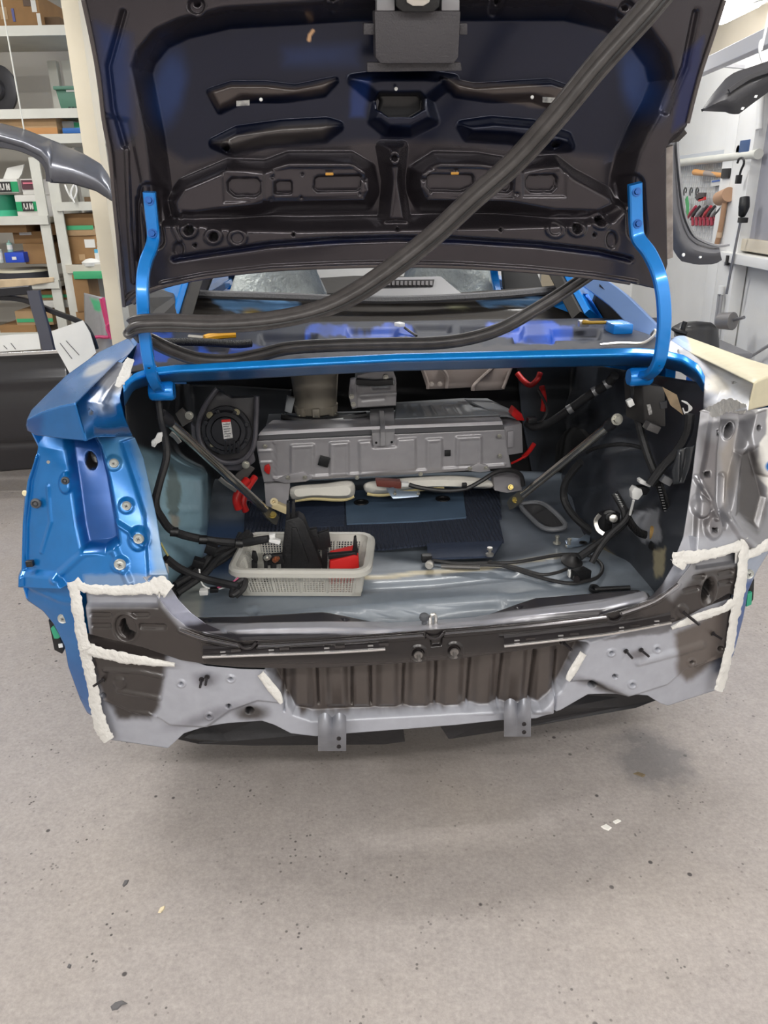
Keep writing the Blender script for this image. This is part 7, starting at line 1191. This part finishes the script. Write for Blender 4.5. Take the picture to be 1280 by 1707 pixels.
p = W(1271, 104, 3.28); MB().tube([p, W(1266, 85, 3.28), W(1268, 66, 3.28), W(1275, 55, 3.28), p + A3((.03, 0, CEIL - float(p[2])))], .005, 8).build('hang_wire', M_CLIP, t)
# dark parts heaped on a trolley behind the right quarter
t = wthing('parts_trolley', W(1160, 640, 4.3) * A3((1, 1, 0)), 'low grey trolley behind the right quarter panel', 'trolley'); zt = float(W(1160, 580, 4.3)[2]); xt = float(W(1160, 580, 4.3)[0])
MB().box((xt, 4.4, zt - .02), (.5, .5, .03)).build('trolley_top', mat('trolley_grey', (120, 120, 124), .5), t, bevel=.005)
for sx in (-1, 1):
    for sy in (-1, 1): MB().tube([(xt + sx * .22, 4.4 + sy * .22, 0), (xt + sx * .22, 4.4 + sy * .22, zt - .03)], .014, 8, sm=False).build('leg', MATS['trolley_grey'], t)
t = wthing('black_cover_part', W(1160, 578, 4.3), 'black moulded plastic cover lying on the trolley at right', 'cover'); sheet('cover_shell', [(1122, 545), (1135, 538), (1160, 536), (1185, 538), (1196, 548)], [(1124, 560), (1160, 580), (1198, 580)], [(1122, 545), (1124, 560)], [(1196, 548), (1198, 580)], 24, 16, lambda X, Y, S, T: W(X, Y, 4.35 - .12 * T - .06 * np.sin(np.pi * S)), [(line((1130, 550), (1165, 545), (1190, 545), w=2, s=4), -.01, 1)], [], ((48, 48, 50), 0, .5), t, solid=.008); MB().tube(Wl([(1137, 555, 4.25), (1139, 545, 4.25), (1142, 536, 4.25)]), .014, 8).build('cover_stub', M_PLAS, t); MB().tube(Wl([(1122, 548, 4.3), (1130, 552, 4.25), (1145, 556, 4.22)]), .012, 8).build('cover_edge', M_PLAS, t)

# ============================================================ litter on the floor
for pts, m, lab, cat in [([(263, 1522), (267, 1514), (275, 1510), (274, 1516), (268, 1522)], mat('cream_flake', (214, 200, 168), .6), 'curled cream flake of tape on the open concrete at left', 'flake'), ([(1001, 1378), (1010, 1374), (1020, 1380), (1014, 1385), (1006, 1382)], mat('white_flake', (226, 224, 218), .6), 'white paint flake on the concrete at right, the larger of two', 'flake'), ([(1021, 1370), (1030, 1366), (1036, 1369), (1026, 1374)], mat('white_flake', (226, 224, 218), .6), 'small white paint flake just behind the larger one at right', 'flake'),
                         ([(204, 1476), (208, 1468), (215, 1467), (212, 1474), (206, 1479)], mat('dark_spot', (92, 90, 92), .8), 'small thin piece for a dark scrap on the concrete at left', 'spot'), ([(184, 1678), (192, 1671), (204, 1668), (213, 1673), (203, 1676), (196, 1683), (187, 1685)], mat('dark_spot', (92, 90, 92), .8), 'flat thin piece for a dark scrap at the bottom left corner', 'spot'), ([(112, 1613), (115, 1607), (119, 1609), (117, 1615)], mat('dark_spot', (92, 90, 92), .8), 'round thin piece for a dark stain near the left edge', 'spot'), ([(1055, 1545 - 255), (1062, 1287), (1076, 1292), (1072, 1296)], mat('leaf_brown', (110, 96, 74), .8), 'small brown leaf on the concrete ahead of the right corner', 'leaf')]:  # dark floor stains built as thin flat pieces
    c = np.mean([WZ(x, y, 0) for x, y in pts], 0); t = wthing('floor_' + cat, c, lab, cat)
    q = [WZ(x, y, .0005) for x, y in pts]; r = [A3(p) * .82 + A3(c) * .18 + A3((0, 0, .003)) for p in q]; n = len(q)
    MB().add(q + r, [tuple(range(n, 2 * n))] + [(i, (i + 1) % n, (i + 1) % n + n, i + n) for i in range(n)]).build('piece', m, t)
